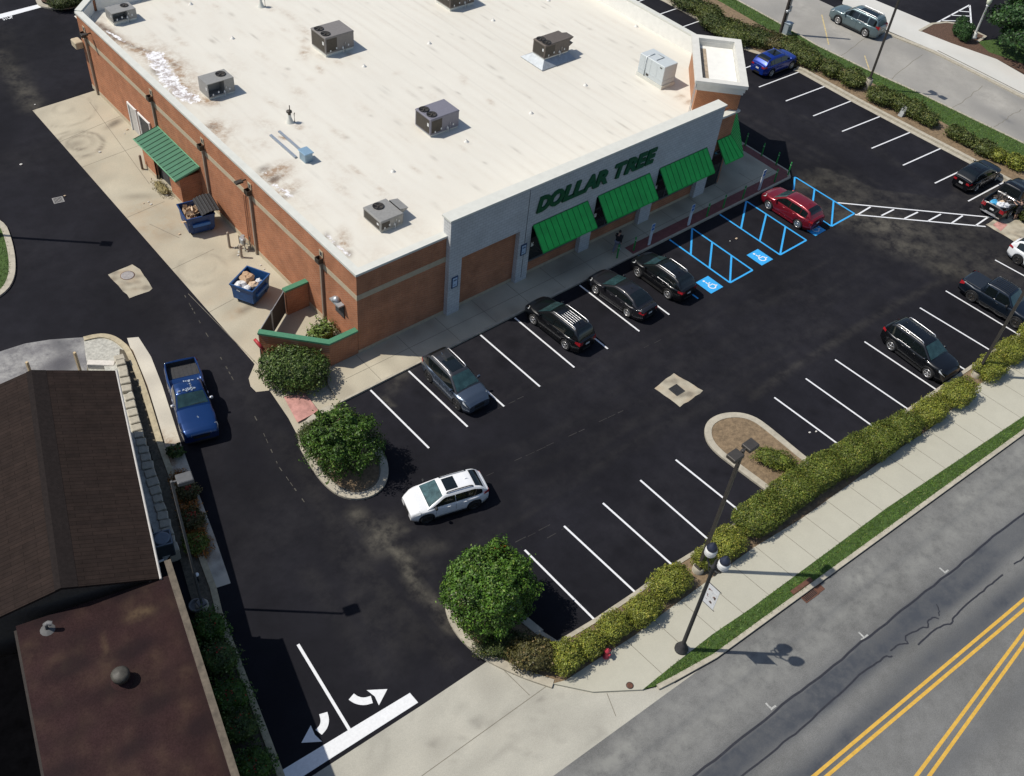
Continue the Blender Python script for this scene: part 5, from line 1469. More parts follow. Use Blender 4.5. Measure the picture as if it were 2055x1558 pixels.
for i in range(13):
    u = i / 12; rows.append([Vector((.10 + u * 1.25, -1.0 + 2.0 * v, 1.50 + .26 * math.sin(u * 2.2) - .10 * u + (.03 if (i % 2) else 0))) for v in np.linspace(0, 1, 6)])
m.grid(rows, smooth=False); rows2 = [[p - Vector((0, 0, .04)) for p in r_] for r_ in rows]; m.grid(rows2, smooth=False, flip=True); m.build('lid', M_BLACK, d1)
m = MB()
for i in range(1, 12, 2): m.tube([tuple(rows[i][0] + Vector((0, 0, .012))), tuple(rows[i][-1] + Vector((0, 0, .012)))], .012, 4)
m.build('lid_rib', pm('lid_highlight', (.10, .10, .10), rough=.5), d1)
rr = random.Random(21)
for k in range(11):
    p = on(d1, rr.uniform(-.72, -.15), rr.uniform(-.7, .7), rr.uniform(.85, 1.2))
    o = carton('cardboard_box', rr.uniform(.35, .6), rr.uniform(.3, .5), rr.uniform(.12, .35), M_CARD2 if k % 2 else M_CARD, tuple(p), (rr.uniform(-.6, .6), rr.uniform(-.6, .6), rr.uniform(0, 3)))
    tag(o, 'discarded cardboard carton heaped in the lidded blue dumpster', 'box', 'cartons in the lidded dumpster')
d2c = Vector((-2.45, 8.1, .008))
d2 = dumpster('lidless blue dumpster with bags and paper standing alone on the apron', tuple(d2c), rad(28), 1.95, 1.6, 1.42, M_DBLUE2, False)
for k, (x, y, z, r_, mt, lab, nm, ct) in enumerate([(-.55, .35, 1.12, .34, M_BAGW, 'large white plastic bag in the lidless dumpster', 'rubbish_bag', 'bag'), (-.5, -.1, 1.08, .22, M_BAGW, 'small white bag below the large one in the lidless dumpster', 'rubbish_bag', 'bag'),
        (.2, .35, 1.15, .40, M_CARD, 'big crumpled brown paper bag in the lidless dumpster', 'paper_bag', 'bag'), (-.1, -.3, 1.10, .28, M_CARD2, 'torn tan paper lump at the front of the lidless dumpster', 'waste_paper', 'paper'), (.35, -.35, 1.05, .22, M_BAGW, 'white foam tray beside brown paper in the lidless dumpster', 'foam_tray', 'packaging')]):
    crumple(nm, r_, (1.2, 1, .8), 60 + k, mt, None, tuple(on(d2, x, y, z)), lab, ct)
M_LIT = pm('litter', (.62, .60, .56), rough=.9, var=.3)
lit = [(255, 260), (250, 268), (335, 392), (332, 388), (298, 405), (303, 410), (360, 470), (523, 532), (530, 540), (533, 548), (478, 512), (487, 517), (130, 393), (70, 210), (1465, 484), (1478, 479), (1638, 866), (1625, 868), (1631, 922), (683, 822), (200, 305), (288, 408), (42, 330)]
gl = []
for k, p in enumerate(lit):
    o = crumple('litter_scrap', random.Random(k).uniform(.03, .08), (1.4, 1, .5), 100 + k, M_LIT if k % 3 else M_CARD2, None, tuple(G(*p, .05)), 'small scrap of pale litter lying on the ground', 'litter', 'litter on the ground')

# ------------------------------------------------------------------ rooftop plant
def rtu(label, x0, x1, y0, y1, h, mat, fans, hood=False, curb=.2, openfront=False, group='rooftop air conditioners', adapter=False):
    z = zr((x0 + x1) / 2)
    t = thing('rooftop_unit', label, 'air conditioner', ((x0 + x1) / 2, (y0 + y1) / 2, z), 0, group)
    a, b = (x1 - x0) / 2, (y1 - y0) / 2
    m = MB(); m.box(-a + .04, a - .04, -b + .04, b - .04, -.1, curb); m.build('curb', M_COPE if not adapter else M_GALV, t)
    m = MB()
    if openfront:                                     # side cover missing: hollow left front bay
        m.box(-a, a, b * .1, b, curb + .02, curb + h); m.box(a * .25, a, -b, b * .1 - .002, curb + .02, curb + h); m.box(-a, a * .25, -b, b * .1, curb + h - .05, curb + h - .002); m.box(-a, -a + .05, -b, b * .1, curb + .02, curb + h - .05); m.box(-a + .05, a * .25, -b, b * .1, curb + .02, curb + .1)
    else:
        m.bbox(-a, a, -b, b, curb + .03, curb + h, .025)
        for x in np.linspace(-a, a, 5)[1:-1]: m.box(x - .012, x + .012, -b - .006, b + .006, curb + .06, curb + h - .05)
        m.box(-a - .012, a + .012, -b - .012, b + .012, curb + h - .10, curb + h - .05)
    m.build('cabinet', mat, t)
    m = MB()
    m.box(-a + .1, -a * .2, -b - .012, -b - .007, curb + .15, curb + h - .15)
    m.box(-a - .012, -a - .007, -b + .12, b - .12, curb + .12, curb + h - .12)
    if not openfront: m.build('coil_grille', M_DARKMET, t)
    for fx, fy, fr in fans:
        m = MB(); m.lathe([(fr, curb + h - .02), (fr + .03, curb + h + .05), (fr, curb + h + .055), (fr - .03, curb + h + .012), (.02, curb + h + .006)], 22, Matrix.Translation((fx * a, fy * b, 0))); f = m.build('fan_cowl', M_BLACK, t)
        m = MB()
        for k in range(4):
            q = k * pi / 2; Mx = Matrix.Translation((fx * a, fy * b, curb + h + .022)) @ Matrix.Rotation(q + .4, 4, 'Z')
            m.add([Mx @ Vector(v) for v in [(.04, -.03, 0), (fr * .9, -.12, .01), (fr * .92, .10, .03), (.04, .04, .02)]], [(0, 1, 2, 3)])
        m.lathe([(.07, 0), (.07, .03), (.0, .035)], 10, Matrix.Translation((fx * a, fy * b, curb + h + .03)))
        m.build('fan_blade', M_DARKMET, f)
    if hood:
        m = MB(); w = b * .62
        for z0 in (curb + h * .52, curb + h * .08):
            m.add([(a, -w, z0 + .42), (a, w, z0 + .42), (a + .62, w, z0 + .30), (a + .62, -w, z0 + .30), (a, -w, z0), (a, w, z0)], [(0, 1, 2, 3)[::-1], (0, 3, 4), (1, 5, 2), (3, 2, 5, 4)])
            if h < 1: break
        m.build('air_hood', mat, t)
    m = MB()
    for k in range(4): x = -a * .7 + k * .42 * a; m.box(x, x + .10, -b - .016, -b - .008, curb + .12 + .1 * (k % 2), curb + .26 + .1 * (k % 2))
    m.box(-a - .016, -a - .008, -b * .8, -b * .6, curb + h * .5, curb + h * .7)
    m.build('service_label', M_PLATE, t)
    m = MB(); m.tube([(a * .2, -b - .1, -.02), (a * .2, -b - .1, curb + .25), (a * .2, -b, curb + .3)], .025, 6); m.tube([(a * .35, -b - .05, curb + .55), (a * .35, -b - .05, .06), (a * .1, -b - .05, .06)], .02, 6); m.build('drain_pipe', M_WHITEP, t)
    return t
M_RTU = pm('rtu_taupe', (.20, .185, .175), rough=.55, metal=.1, var=.08)
M_RTUB = pm('rtu_brown', (.12, .10, .085), rough=.55, metal=.1, var=.12)
M_RTUV = pm('rtu_violet_grey', (.185, .18, .215), rough=.5, metal=.1, var=.06)
M_RTUG = pm('rtu_grey', (.27, .265, .25), rough=.5, metal=.1, var=.1)
M_RTUW = pm('rtu_pale', (.52, .56, .57), rough=.5, metal=.1, var=.05)
rtu('grey rooftop unit with a missing side cover by the back corner parapet', 2.0, 3.85, 34.55, 35.75, .72, M_RTUG, [(.45, .3, .27)], openfront=True)
rtu('brown rooftop unit with two fans, left of the roof middle', 12.5, 14.95, 22.45, 24.35, 1.28, M_RTU, [(-.68, .5, .33), (-.68, -.42, .33)])
rtu('rooftop unit cut off by the top edge of the view', 24.65, 27.1, 23.45, 25.35, 1.28, M_RTUB, [(-.68, .5, .33), (-.68, -.42, .33)])
rtu('grey rooftop unit with an open side bay beside the stained roof edge', 2.75, 4.72, 21.7, 23.0, 1.05, M_RTUG, [(.45, .2, .33)], openfront=True, curb=.12)
rtu('violet grey rooftop unit with two fans in the middle of the roof', 12.5, 14.9, 9.85, 11.55, 1.22, M_RTUV, [(-.66, .5, .33), (-.62, -.42, .33)], curb=.1)
rtu('brown rooftop unit with slanted intake hoods on a sheet metal base', 25.35, 27.85, 13.0, 14.35, 1.05, M_RTUB, [(-.68, .45, .32), (-.66, -.45, .32)], hood=True, curb=.5)
k6 = MB(); k6.add([(24.7, 12.4, 5.58), (28.1, 12.4, 5.58), (28.1, 14.9, 5.58), (24.7, 14.9, 5.58), (25.38, 13.03, 5.94), (27.8, 13.03, 5.94), (27.8, 14.3, 5.94), (25.38, 14.3, 5.94)], [(0, 1, 5, 4), (1, 2, 6, 5), (2, 3, 7, 6), (3, 0, 4, 7)]); k6.box(24.72, 28.08, 12.42, 14.88, 5.4, 5.575)
tag(k6.build('curb_adapter', M_GALV), 'flared sheet metal base under the hooded brown rooftop unit', 'roof curb')
rtu('small grey rooftop unit with one fan nearest the front left roof corner', 3.9, 5.55, 3.25, 5.05, .74, M_RTUG, [(-.05, .5, .33)], hood=True, curb=.06)
# pale tall unit by the tower
t = thing('rooftop_unit', 'tall pale blue grey rooftop unit beside the corner tower', 'air conditioner', (31.1, 6.95, 5.57), 0, 'rooftop air conditioners')
m = MB(); m.box(-.72, .72, -1.3, 1.3, -.1, .28); m.build('curb', M_COPE, t)
m = MB(); m.bbox(-.68, .68, -1.25, 1.25, .30, 1.75, .02); m.box(-.7, .7, -1.27, 1.27, .62, .65)
for y in (-.55, .1, .75): m.box(-.69, -.682, y - .012, y + .012, .66, 1.7)
m.build('cabinet', M_RTUW, t)
m = MB(); m.tube([(-.5, -.2, 1.78), (.3, -.2, 1.78), (.3, .5, 1.78)], .03, 6); m.tube([(-.72, .55, .3), (-.72, .55, 1.78), (.1, .55, 1.79)], .03, 6); m.build('conduit', M_GALV, t)
m = MB(); m.box(-.70, -.684, .15, .4, .40, .55); m.box(-.70, -.684, -1.0, -.8, 1.5, 1.58); m.build('switch_box', M_DARKMET, t)
# small exhaust box and pipe trays
t = thing('exhaust_box', 'small blue grey sheet metal box at the end of two roof rails', 'roof vent', (4.38, 12.15, 5.25))
m = MB(); m.bbox(-.28, .28, -.36, .36, 0, .62, .02); m.build('box', pm('blue_galv', (.24, .34, .42), rough=.45, metal=.3, var=.1), t)
m = MB(); m.bbox(-.34, .34, -.44, .42, .62, .68, .02); m.build('lid', pm('blue_galv_lid', (.26, .40, .52), rough=.4, metal=.3, var=.08), t)
for i, (x, ya, yb, lab) in enumerate(((3.93, 12.65, 15.75, 'longer low metal rail beside the blue grey roof box'), (4.62, 12.62, 15.85, 'low metal rail running into the blue grey roof box'))):
    m = MB(); m.box(x - .085, x + .085, ya, yb, 5.2, 5.36); m.box(x - .06, x + .06, yb, yb + .02, 5.2, 5.33); tag(m.build('roof_rail', pm('rail_galv', (.33, .37, .42), rough=.45, metal=.4, var=.1)), lab, 'roof rail')
# small vent stacks
def roof_at(px, py):
    z = 5.25
    for _ in range(5): p = G(px, py, z); z = zr(p.x)
    return p
def vent(r, h):
    t = bpy.data.objects.new('roof_vent', None); link(t)
    m = MB(); m.lathe([(r * 2.4, 0), (r * 2.2, .03), (r * 1.05, .08), (r, h), (r * .75, h), (r * .7, h - .1)], 12); m.build('pipe', pm('vent_boot', (.70, .69, .65), rough=.7, var=.06), t)
    m = MB(); m.lathe([(.0, h - .08), (r * .7, h - .08)][::-1], 10); m.build('opening', M_BLACK, t)
    return t
vp = vent(.07, .18)
spots = [(1175, 172), (1066, 228), (936, 285), (789, 345), (731, 134), (862, 88), (990, 42), (467, 78), (383, 9), (1277, 54), (1101, 2)]
for k, p in enumerate(spots):
    o = vp if k == 0 else copy_tree(vp); o.location = roof_at(*p)
    tag(o, 'small white vent stub standing on the white roof', 'roof vent', 'small white vent stubs')
for p, lab in (((582, 246), 'tall dark capped vent pipe near the blue grey roof box'), ((524, 14), 'dark pipe cluster at the top edge of the roof')):
    q = roof_at(*p); t = thing('vent_pipe', lab, 'roof vent', tuple(q))
    m = MB(); m.lathe([(.28, 0), (.22, .1), (.14, .35), (.11, .45), (.11, .6)], 12); m.build('flashing', M_COPE, t)
    m = MB(); m.lathe([(.10, .55), (.10, .75), (.19, .76), (.19, .86), (.08, .92), (.0, .93)], 12); m.build('cap', M_DARKMET, t)
    m = MB(); m.tube([(.05, .0, .9), (.05, 0, 1.25)], .03, 6); m.tube([(.3, -.1, 0), (.3, -.1, .6), (.36, -.1, .66)], .03, 6); m.build('thin_pipe', M_DARKMET, t)
t = thing('tower_ladder_pipe', 'slim pipe and ladder rail running down the side of the corner tower', 'pipe', (29.75, 2.3, 5.55))
m = MB(); m.tube([(-.05, -.15, 0), (-.02, -.13, 2.3), (.2, 0, 2.5)], .03, 6); m.tube([(.15, .1, 0), (.15, .1, 2.4)], .02, 6); m.build('pipe', M_GALV, t)

# ------------------------------------------------------------------ refuse enclosure
enc = thing('refuse_enclosure', 'low brick enclosure with a green capped wall beside the near store corner', 'enclosure', (0, 0, 0))
pA, pB = Vector((-1.95, .06, 0)), Vector((-4.75, 3.05, 0))
w = MB(); wallseg((-1.95, .0), (-.021, .0), .25, 0, 1.85, w); wallseg((-4.75, 3.05), (-1.95, .0), .25, 0, 1.85, w); w.build('brick_wall', M_BRICK, enc); w = MB(); w.box(-1.55, -.021, 5.35, 5.6, 0, 1.85); w.build('brick_wall', M_BRICK, enc)
w = MB(); wallseg((-1.98, -.06), (-.021, -.06), .37, 1.85, 1.98, w); wallseg((-4.82, 3.04), (-1.98, -.06), .37, 1.85, 1.976, w); w.build('green_cap', pm('cap_green', (.06, .20, .115), rough=.5, var=.1), enc); w = MB(); w.box(-1.62, -.021, 5.29, 5.66, 1.85, 1.98); w.build('green_cap', MATS['cap_green'], enc)
M_GATE = pm('gate_panel', (.045, .04, .038), rough=.7, var=.2)
for a, b in (((-4.62, 3.25), (-3.2, 4.33)), ((-3.1, 4.41), (-1.62, 5.52))):
    a, b = Vector(a), Vector(b); m = MB(); ribbon(m, [a, b], .05, .15, 1.75); g = m.build('gate', M_GATE, enc)
    m = MB()
    for p in (a, b): m.tube([(p.x, p.y, .05), (p.x, p.y, 1.85)], .045, 8)
    m.tube([(a.x, a.y, 1.78), (b.x, b.y, 1.78)], .03, 6); m.build('gate_post', M_GALV, g)
w = MB(); wallseg((-4.8, 2.95), (-2.0, -.1), .02, 0, .3, w); w.build('plinth', M_CREAM, enc)
m = MB(); ribbon(m, [(-4.6, 3.2), (-1.6, 5.45), (-.1, 5.3), (-.1, .3), (-1.9, .3)], .04, 0, .012)
# debris in the enclosure
rr = random.Random(4)
m = MB()
for k in range(34):
    p = Vector((rr.gauss(-.75, .35), rr.gauss(1.3, .5), .05 + rr.random() * .15)); Mx = Matrix.Translation(p) @ Euler((rr.random() * 3, rr.random() * 3, rr.random() * 3)).to_matrix().to_4x4()
    m.box(-.16, .16, -.09, .09, -.04, .05, Mx)
tag(m.build('rubble_heap', pm('rubble', (.34, .28, .22), rough=.9, var=.3, island=.35)), 'heap of broken blocks and wood inside the refuse enclosure', 'rubble')
# red hose reel on a post
t = thing('hose_reel', 'red round hose reel hanging at the outer end of the green capped wall', 'hose reel', tuple(G(528, 690, 0)))
t.location = (-4.98, 2.66, 0)
m = MB(); m.lathe([(.38, -.08), (.42, -.08), (.42, .08), (.26, .10), (.24, .04), (.05, .04)], 18, Matrix.Translation((0, 0, 1.45)) @ Matrix.Rotation(rad(70), 4, 'Y') @ Matrix.Rotation(0, 4, 'Z')); m.build('reel', pm('hose_red', (.42, .03, .035), rough=.5, var=.15), t)
m = MB(); m.tube([(.05, 0, 0), (.05, 0, 1.3)], .035, 6); m.tube([(.0, -.1, 1.2), (-.1, -.25, .7), (0, -.3, .2)], .03, 6); m.build('post', M_IRON, t)

# bollards of the service side and gas meter
for k, (b, h, lab) in enumerate((((286, 340), 1.15, 'brown steel bollard at the far corner of the goods entrance'), ((461, 497), 1.25, 'tan steel bollard in front of the gas meter, nearer the lidded dumpster'), ((485, 517), 1.0, 'tan steel bollard in front of the gas meter, nearer the lidless dumpster'))):
    t = thing('bollard', lab, 'bollard', tuple(G(*b, .01)), 0, 'steel bollards on the service side')
    m = MB(); m.lathe([(.085, 0), (.085, h - .08), (.07, h - .02), (.0, h)], 14); m.build('post', M_BRONZE if k else pm('brown_steel', (.16, .11, .075), var=.2), t)
    m = MB(); m.lathe([(.13, 0), (.13, .02), (.085, .03)], 14); m.build('base_collar', M_CREAM, t)
t = thing('gas_meter', 'grey gas meter with pipework by the service wall', 'gas meter', tuple(G(492, 500, .01)))
m = MB(); m.bbox(-.25, .05, -.2, .2, .55, .95, .05); m.lathe([(.13, 0), (.16, .05), (.13, .12)], 12, Matrix.Translation((.1, .35, .7))); m.build('meter', M_GALV, t)
m = MB(); m.tube([(-.1, -.2, 0), (-.1, -.2, .8), (-.1, .5, .8), (-.1, .5, .2), (.3, .5, .2)], .035, 6); m.tube([(.25, -.3, 0), (.25, -.3, 1.1)], .03, 6); m.build('pipework', pm('meter_pipe', (.2, .17, .13), var=.3), t)
m = MB()
for k in range(14):
    Mx = Matrix.Translation((rr.uniform(-.5, .5), rr.uniform(-.4, .6), .03)) @ Euler((rr.random(), rr.random(), rr.random() * 6)).to_matrix().to_4x4(); m.box(-.08, .08, -.06, .06, -.02, .04, Mx)
tag(m.build('stones', M_GRAVEL, t), kind='stuff')

# green bollards along the store walk
GB = pm('bollard_green', (.02, .24, .05), rough=.45, var=.1)
bp = bpy.data.objects.new('green_bollard', None); link(bp)
m = MB(); m.lathe([(.055, 0), (.055, 1.08), (.035, 1.14), (0, 1.15)], 12); m.build('post', GB, bp)
m = MB(); m.lathe([(.057, .86), (.06, .87), (.06, .92), (.057, .93)], 12); m.build('reflective_band', pm('band_pale', (.35, .5, .35), var=.1), bp)
for k, (x, y) in enumerate([(19.36, -2.25), (20.92, -2.3), (28.21, -2.5), (30.05, -2.45), (32.19, -2.5), (35.99, -2.42), (37.67, -2.4), (37.95, -.97), (37.95, .5), (37.95, 2.2)]):
    o = bp if k == 0 else copy_tree(bp)
    o.location = (x, y, .12); tag(o, 'slim green steel bollard along the kerb of the store walk', 'bollard', 'green bollards along the store walk')
# accessible parking signs
def tagtext(o): return o
WS = pm('sign_white', (.55, .60, .64), rough=.5, var=.04)
SB = pm('sign_blue', (.02, .12, .38), rough=.45, var=.05)
for k, (x, y, lab) in enumerate(((22.28, -2.45, 'blue and white accessible parking sign nearest the walking person'), (26.32, -2.45, 'blue and white accessible parking sign at the second blue hatched aisle'), (34.15, -2.45, 'blue and white accessible parking sign in front of the dark red car'))):
    t = thing('parking_sign', lab, 'sign', (x, y, .12), 0, 'accessible parking signs')
    m = MB(); m.bbox(-.12, .12, -.04, .04, 0, 1.15, .01); m.build('white_post_sleeve', WS, t)
    m = MB(); m.bbox(-.16, .16, -.05, -.02, 1.12, 1.78, .005); pl_ = m.build('sign_plate', WS, t)
    m = MB(); m.box(-.13, .13, -.054, -.0505, 1.50, 1.74); m.box(-.13, .13, -.054, -.0505, 1.26, 1.44); m.build('blue_field', SB, pl_)
    m = MB(); mm = MB(); icon(mm, (0, 1.56), .14, (1, 0), (0, 1), 0)
    m.add([(v[0], -.0545 - v[2] * .5, v[1]) for v in mm.v], mm.f); m.build('wheelchair_symbol', WS, pl_)
    me = text_mesh('RESERVED', .055, .001); me.transform(Matrix.Rotation(rad(90), 4, 'X')); me.transform(Matrix.Translation((-.125, -.056, 1.16))); me.materials.append(SB); link(bpy.data.objects.new('sign_text', me), pl_)

# ------------------------------------------------------------------ lighting columns
M_POLE = pm('pole_bronze', (.062, .056, .05), rough=.5, metal=.3, var=.12)
M_POLEG = pm('pole_grey', (.12, .12, .12), rough=.5, metal=.3, var=.12)
def light_pole(label, x, y, h, heads, rz=0, base_h=.35, mat=M_POLE, z=.1, sw=.08):
    t = thing('light_pole', label, 'light pole', (x, y, z), rz, 'car park light poles')
    m = MB(); m.lathe([(.30, -.1), (.30, base_h - .04), (.26, base_h)], 16); m.build('concrete_base', M_KERB, t)
    m = MB(); m.bbox(-.19, .19, -.19, .19, base_h, base_h + .08, .01); m.bbox(-sw, sw, -sw, sw, base_h + .08, h, .012); m.build('shaft', mat, t)
    for a in heads:
        m = MB(); Mx = Matrix.Rotation(a, 4, 'Z'); m.box(.06, .20, -.035, .035, h - .12, h - .04, Mx); m.build('arm', mat, t)
        m = MB(); m.bbox(.19, .84, -.26, .26, h - .16, h + .04, .03, Mx); hd_ = m.build('lamp_head', mat, t)
        m = MB(); m.box(.25, .78, -.2, .2, h - .168, h - .162, Mx); m.build('lens', M_HEAD, hd_)
    return t
light_pole('tall square light pole with two shoebox heads, standing in the street hedge', 5.02, -22.85, 9.35, (rad(0), rad(180)), 0)
light_pole('tall light pole cut off by the right edge, rising from the street hedge', 30.12, -23.6, 9.35, (rad(0), rad(180)), 0)
light_pole('tall light pole on a high concrete base in the side hedge', 54.55, 2.38, 9.3, (rad(90), rad(270)), 0, .95)
light_pole('thin pole with one lamp head beside the gutter strip of the brown roofed building', -15.50, -9.98, 9.3, (rad(-14),), 0, .25, M_POLEG, .1, .05)
s_ = G(195, 488); light_pole('light pole beyond the left edge whose shadow falls on the side lane', s_.x - 4.9, s_.y + 4.1, 9.3, (rad(-40),), 0)

# decorative street lamp with two lanterns and a banner
L0 = G(1367, 1303, .12)
t = thing('street_lamp', 'dark decorative street lamp with twin white lanterns and a banner', 'street lamp', tuple(L0), math.atan2(ed.y, ed.x))
m = MB(); m.lathe([(.33, 0), (.33, .10), (.28, .13), (.28, .22), (.22, .26), (.22, .36), (.14, .48), (.10, .60)], 20); m.build('base', M_IRON, t)
m = MB(); m.lathe([(.105, .55), (.08, 6.75), (.12, 6.8), (.12, 6.86), (.07, 6.92), (.06, 7.3), (.0, 7.5)], 14); m.build('post', M_IRON, t)
# lantern pair lies across the street direction as in the shadow it casts
for s_ in (1, -1):
    d_ = Vector((math.cos(rad(-92)), math.sin(rad(-92)), 0)) if s_ > 0 else Vector((math.cos(rad(88)), math.sin(rad(88)), 0))
    e = d_ * .40
    m = MB(); m.tube([(0, 0, 6.7), tuple(d_ * .25 + Vector((0, 0, 6.7))), tuple(e + Vector((0, 0, 6.9))), tuple(e + Vector((0, 0, 7.2)))], [.045, .045, .04, .06], 8); m.tube([(0, 0, 6.3), tuple(d_ * .2 + Vector((0, 0, 6.4))), tuple(d_ * .27 + Vector((0, 0, 6.68)))], .025, 6); m.build('bracket', M_IRON, t)
    Mx = Matrix.Translation(tuple(e + Vector((0, 0, 7.2))))
    m = MB(); m.lathe([(.14, 0), (.24, .12), (.27, .30), (.26, .42), (.21, .52)], 18, Mx); lt = m.build('lantern', pm('opal_glass', (.74, .74, .72), rough=.3, var=.04), t)
    m = MB(); m.lathe([(.23, .50), (.24, .54), (.20, .62), (.15, .74), (.06, .80), (.03, .90), (.0, .92)], 18, Mx); m.build('lantern_cap', pm('cap_navy', (.02, .025, .045), rough=.4, var=.1), lt)
    m = MB()
    for q in range(3): m.lathe([(.245 + .012 * q, .15 + q * .12), (.262 + .006 * q, .16 + q * .12), (.25 + .01 * q, .17 + q * .12)], 18, Mx, cap=False)
    m.build('lantern_ring', pm('ring_grey', (.5, .5, .5)), lt)
bm_ = bpy.data.materials.new('banner_print'); nt, b_ = nodes_of(bm_)
tc = nt.nodes.new('ShaderNodeTexCoord'); nz = nt.nodes.new('ShaderNodeTexNoise'); nz.inputs['Scale'].default_value = 3.6; nz.inputs['Detail'].default_value = 3
cr = nt.nodes.new('ShaderNodeValToRGB'); nt.links.new(tc.outputs['Object'], nz.inputs['Vector']); nt.links.new(nz.outputs[0], cr.inputs[0]); nt.links.new(cr.outputs[0], b_.inputs['Base Color'])
cr.color_ramp.interpolation = 'CONSTANT'; el = cr.color_ramp.elements; el[0].position = 0; el[0].color = (.05, .035, .03, 1); el[1].position = .44; el[1].color = (.68, .68, .68, 1); e2 = el.new(.40); e2.color = (.20, .10, .08, 1); e3 = el.new(.60); e3.color = (.5, .52, .55, 1); e4 = el.new(.63); e4.color = (.68, .68, .68, 1)
BR = Matrix.Rotation(rad(-87), 4, 'Z'); m = MB(); m.box(.10, .70, -.012, .012, 4.35, 5.72, BR); bn = m.build('banner', pm('banner_white', (.68, .69, .70), rough=.7, var=.05), t)
m = MB(); m.box(.16, .64, -.017, .017, 4.62, 5.45, BR); m.build('banner_picture', bm_, bn)
m = MB(); m.tube([(0, 0, 5.75), tuple(BR @ Vector((.78, 0, 5.75)))], .02, 6); m.tube([(0, 0, 4.32), tuple(BR @ Vector((.78, 0, 4.32)))], .02, 6); m.build('banner_arm', M_IRON, t)

# utility pole group and cabinet on the side verge
t = thing('utility_pole', 'dark utility pole with conduits leaving the top edge of the view', 'utility pole', tuple(G(1566, 66, .1)))
m = MB(); m.lathe([(.16, 0), (.12, 9.5)], 12); m.build('pole', pm('pole_wood', (.055, .045, .038), rough=.9, var=.3), t)
m = MB(); m.tube([(.22, -.1, 0), (.22, -.1, 6)], .05, 6); m.tube([(.05, -.26, 0), (.05, -.26, 6)], .035, 6); m.build('conduit', M_GALV, t)
m = MB(); m.bbox(-.3, .3, -.32, -.1, 2.1, 2.3, .03); m.box(.1, .3, -.3, -.1, 2.3, 2.6); m.build('bracket_box', M_GALV, t)
t = thing('utility_cabinet', 'grey metal cabinet at the foot of the utility pole', 'cabinet', tuple(G(1577, 68, .1)))
m = MB(); m.bbox(-.32, .32, -.3, .3, .06, 1.05, .03); m.box(-.36, .36, -.34, .34, 1.05, 1.1); m.build('housing', pm('cabinet_grey', (.30, .35, .38), rough=.5, var=.08), t)
m = MB()
for z_ in (.3, .45, .6, .75): m.box(-.25, .25, -.306, -.302, z_, z_ + .05)
m.build('louvre', M_DARKMET, t)
m = MB(); m.box(-.4, .4, -.4, .4, -.02, .06); m.build('plinth', M_KERB, t)
# white lamp post beyond the side street
t = thing('white_lamp_post', 'white painted lamp post on the mulch bed beyond the side street', 'lamp post', tuple(G(1954, 76, .13)))
m = MB(); m.lathe([(.28, 0), (.28, .15), (.20, .25), (.22, .40), (.12, .55)], 16); m.build('base', M_WHITEP, t)
m = MB(); m.lathe([(.11, .5), (.085, 3.1), (.14, 3.15), (.14, 3.25), (.06, 3.3)], 14); m.build('post', M_WHITEP, t)
m = MB(); m.lathe([(.08, 3.28), (.20, 3.4), (.24, 3.65), (.18, 3.9), (.0, 4.0)], 16); m.build('globe', pm('cream_globe', (.62, .66, .5), rough=.4), t)

# hydrant
t = thing('fire_hydrant', 'small red fire hydrant on the sidewalk beside the hedge', 'fire hydrant', tuple(G(1216, 1318, .12)))
HR = pm('hydrant_red', (.42, .035, .06), rough=.5, var=.12)
m = MB(); m.lathe([(.16, 0), (.16, .05), (.11, .07), (.10, .45), (.13, .47), (.13, .51), (.11, .58), (.06, .66), (.03, .68), (.03, .72), (.0, .72)], 16); m.build('barrel', HR, t)
for a in (0, 1, 2):
    m = MB(); m.lathe([(.055, .08), (.055, .16), (.07, .16), (.07, .20), (.02, .21)], 10, Matrix.Translation((0, 0, .38)) @ Matrix.Rotation(a * pi / 2 - pi / 2, 4, 'Z') @ Matrix.Rotation(pi / 2, 4, 'Y')); m.build('outlet', HR, t)

# grates and covers
def grate(label, px, w, l, rz, mat, z, name='drain_grate', n=7):
    t = thing(name, label, 'drain', tuple(G(*px, z)), rz)
    m = MB(); m.box(-w, w, -l, -l + .05, 0, .02); m.box(-w, w, l - .05, l, 0, .02); m.box(-w, -w + .05, -l + .05, l - .05, 0, .02); m.box(w - .05, w, -l + .05, l - .05, 0, .02)
    m.build('frame', mat, t)
    m = MB()
    for k in range(n):
        x = -w + .05 + (2 * w - .1) * (k + .5) / n; m.box(x - .016, x + .016, -l + .05, l - .05, 0, .016)
    m.build('bars', mat, t)
    m = MB(); m.box(-w + .05, w - .05, -l + .05, l - .05, -.001, .002); m.build('sump', M_BLACK, t)
    return t
grate('square iron grate in the pale concrete pad of the parking aisle', (1358, 783), .36, .36, 0, M_IRON, .010)
grate('small iron grate in the side lane near the upper left', (117, 402), .34, .34, rad(-10), pm('worn_grate', (.28, .27, .26), rough=.6, var=.2), .004)
grate('grate in the concrete notch beside the clipped shrub', (557, 763), .40, .32, rad(30), pm('beige_grate', (.28, .24, .18), var=.2), .016)
grate('rust brown grate in the corner pad behind the blue car', (1526, 97), .5, .35, rad(-35), M_RUST, .012)
t = grate('rusty curb inlet grate at the edge of the main street', (1622, 1192), .5, .32, math.atan2(ed.y, ed.x), M_RUST, .018, 'curb_inlet', 9)
m = MB(); m.bbox(-.75, .75, .34, .60, .0, .16, .03); m.build('inlet_hood', M_RUST, t)
m = MB(); m.box(.5, .95, -.3, .3, 0, .012); m.build('cover_plate', M_RUST, t)
t = thing('manhole_cover', 'round cover in the cracked concrete pad of the side lane', 'manhole cover', tuple(G(256, 553, .006))); m = MB(); m.lathe([(.40, 0), (.40, .012), (.36, .014), (.02, .014)], 24); m.build('lid', pm('manhole_grey', (.30, .28, .27), var=.2), t)
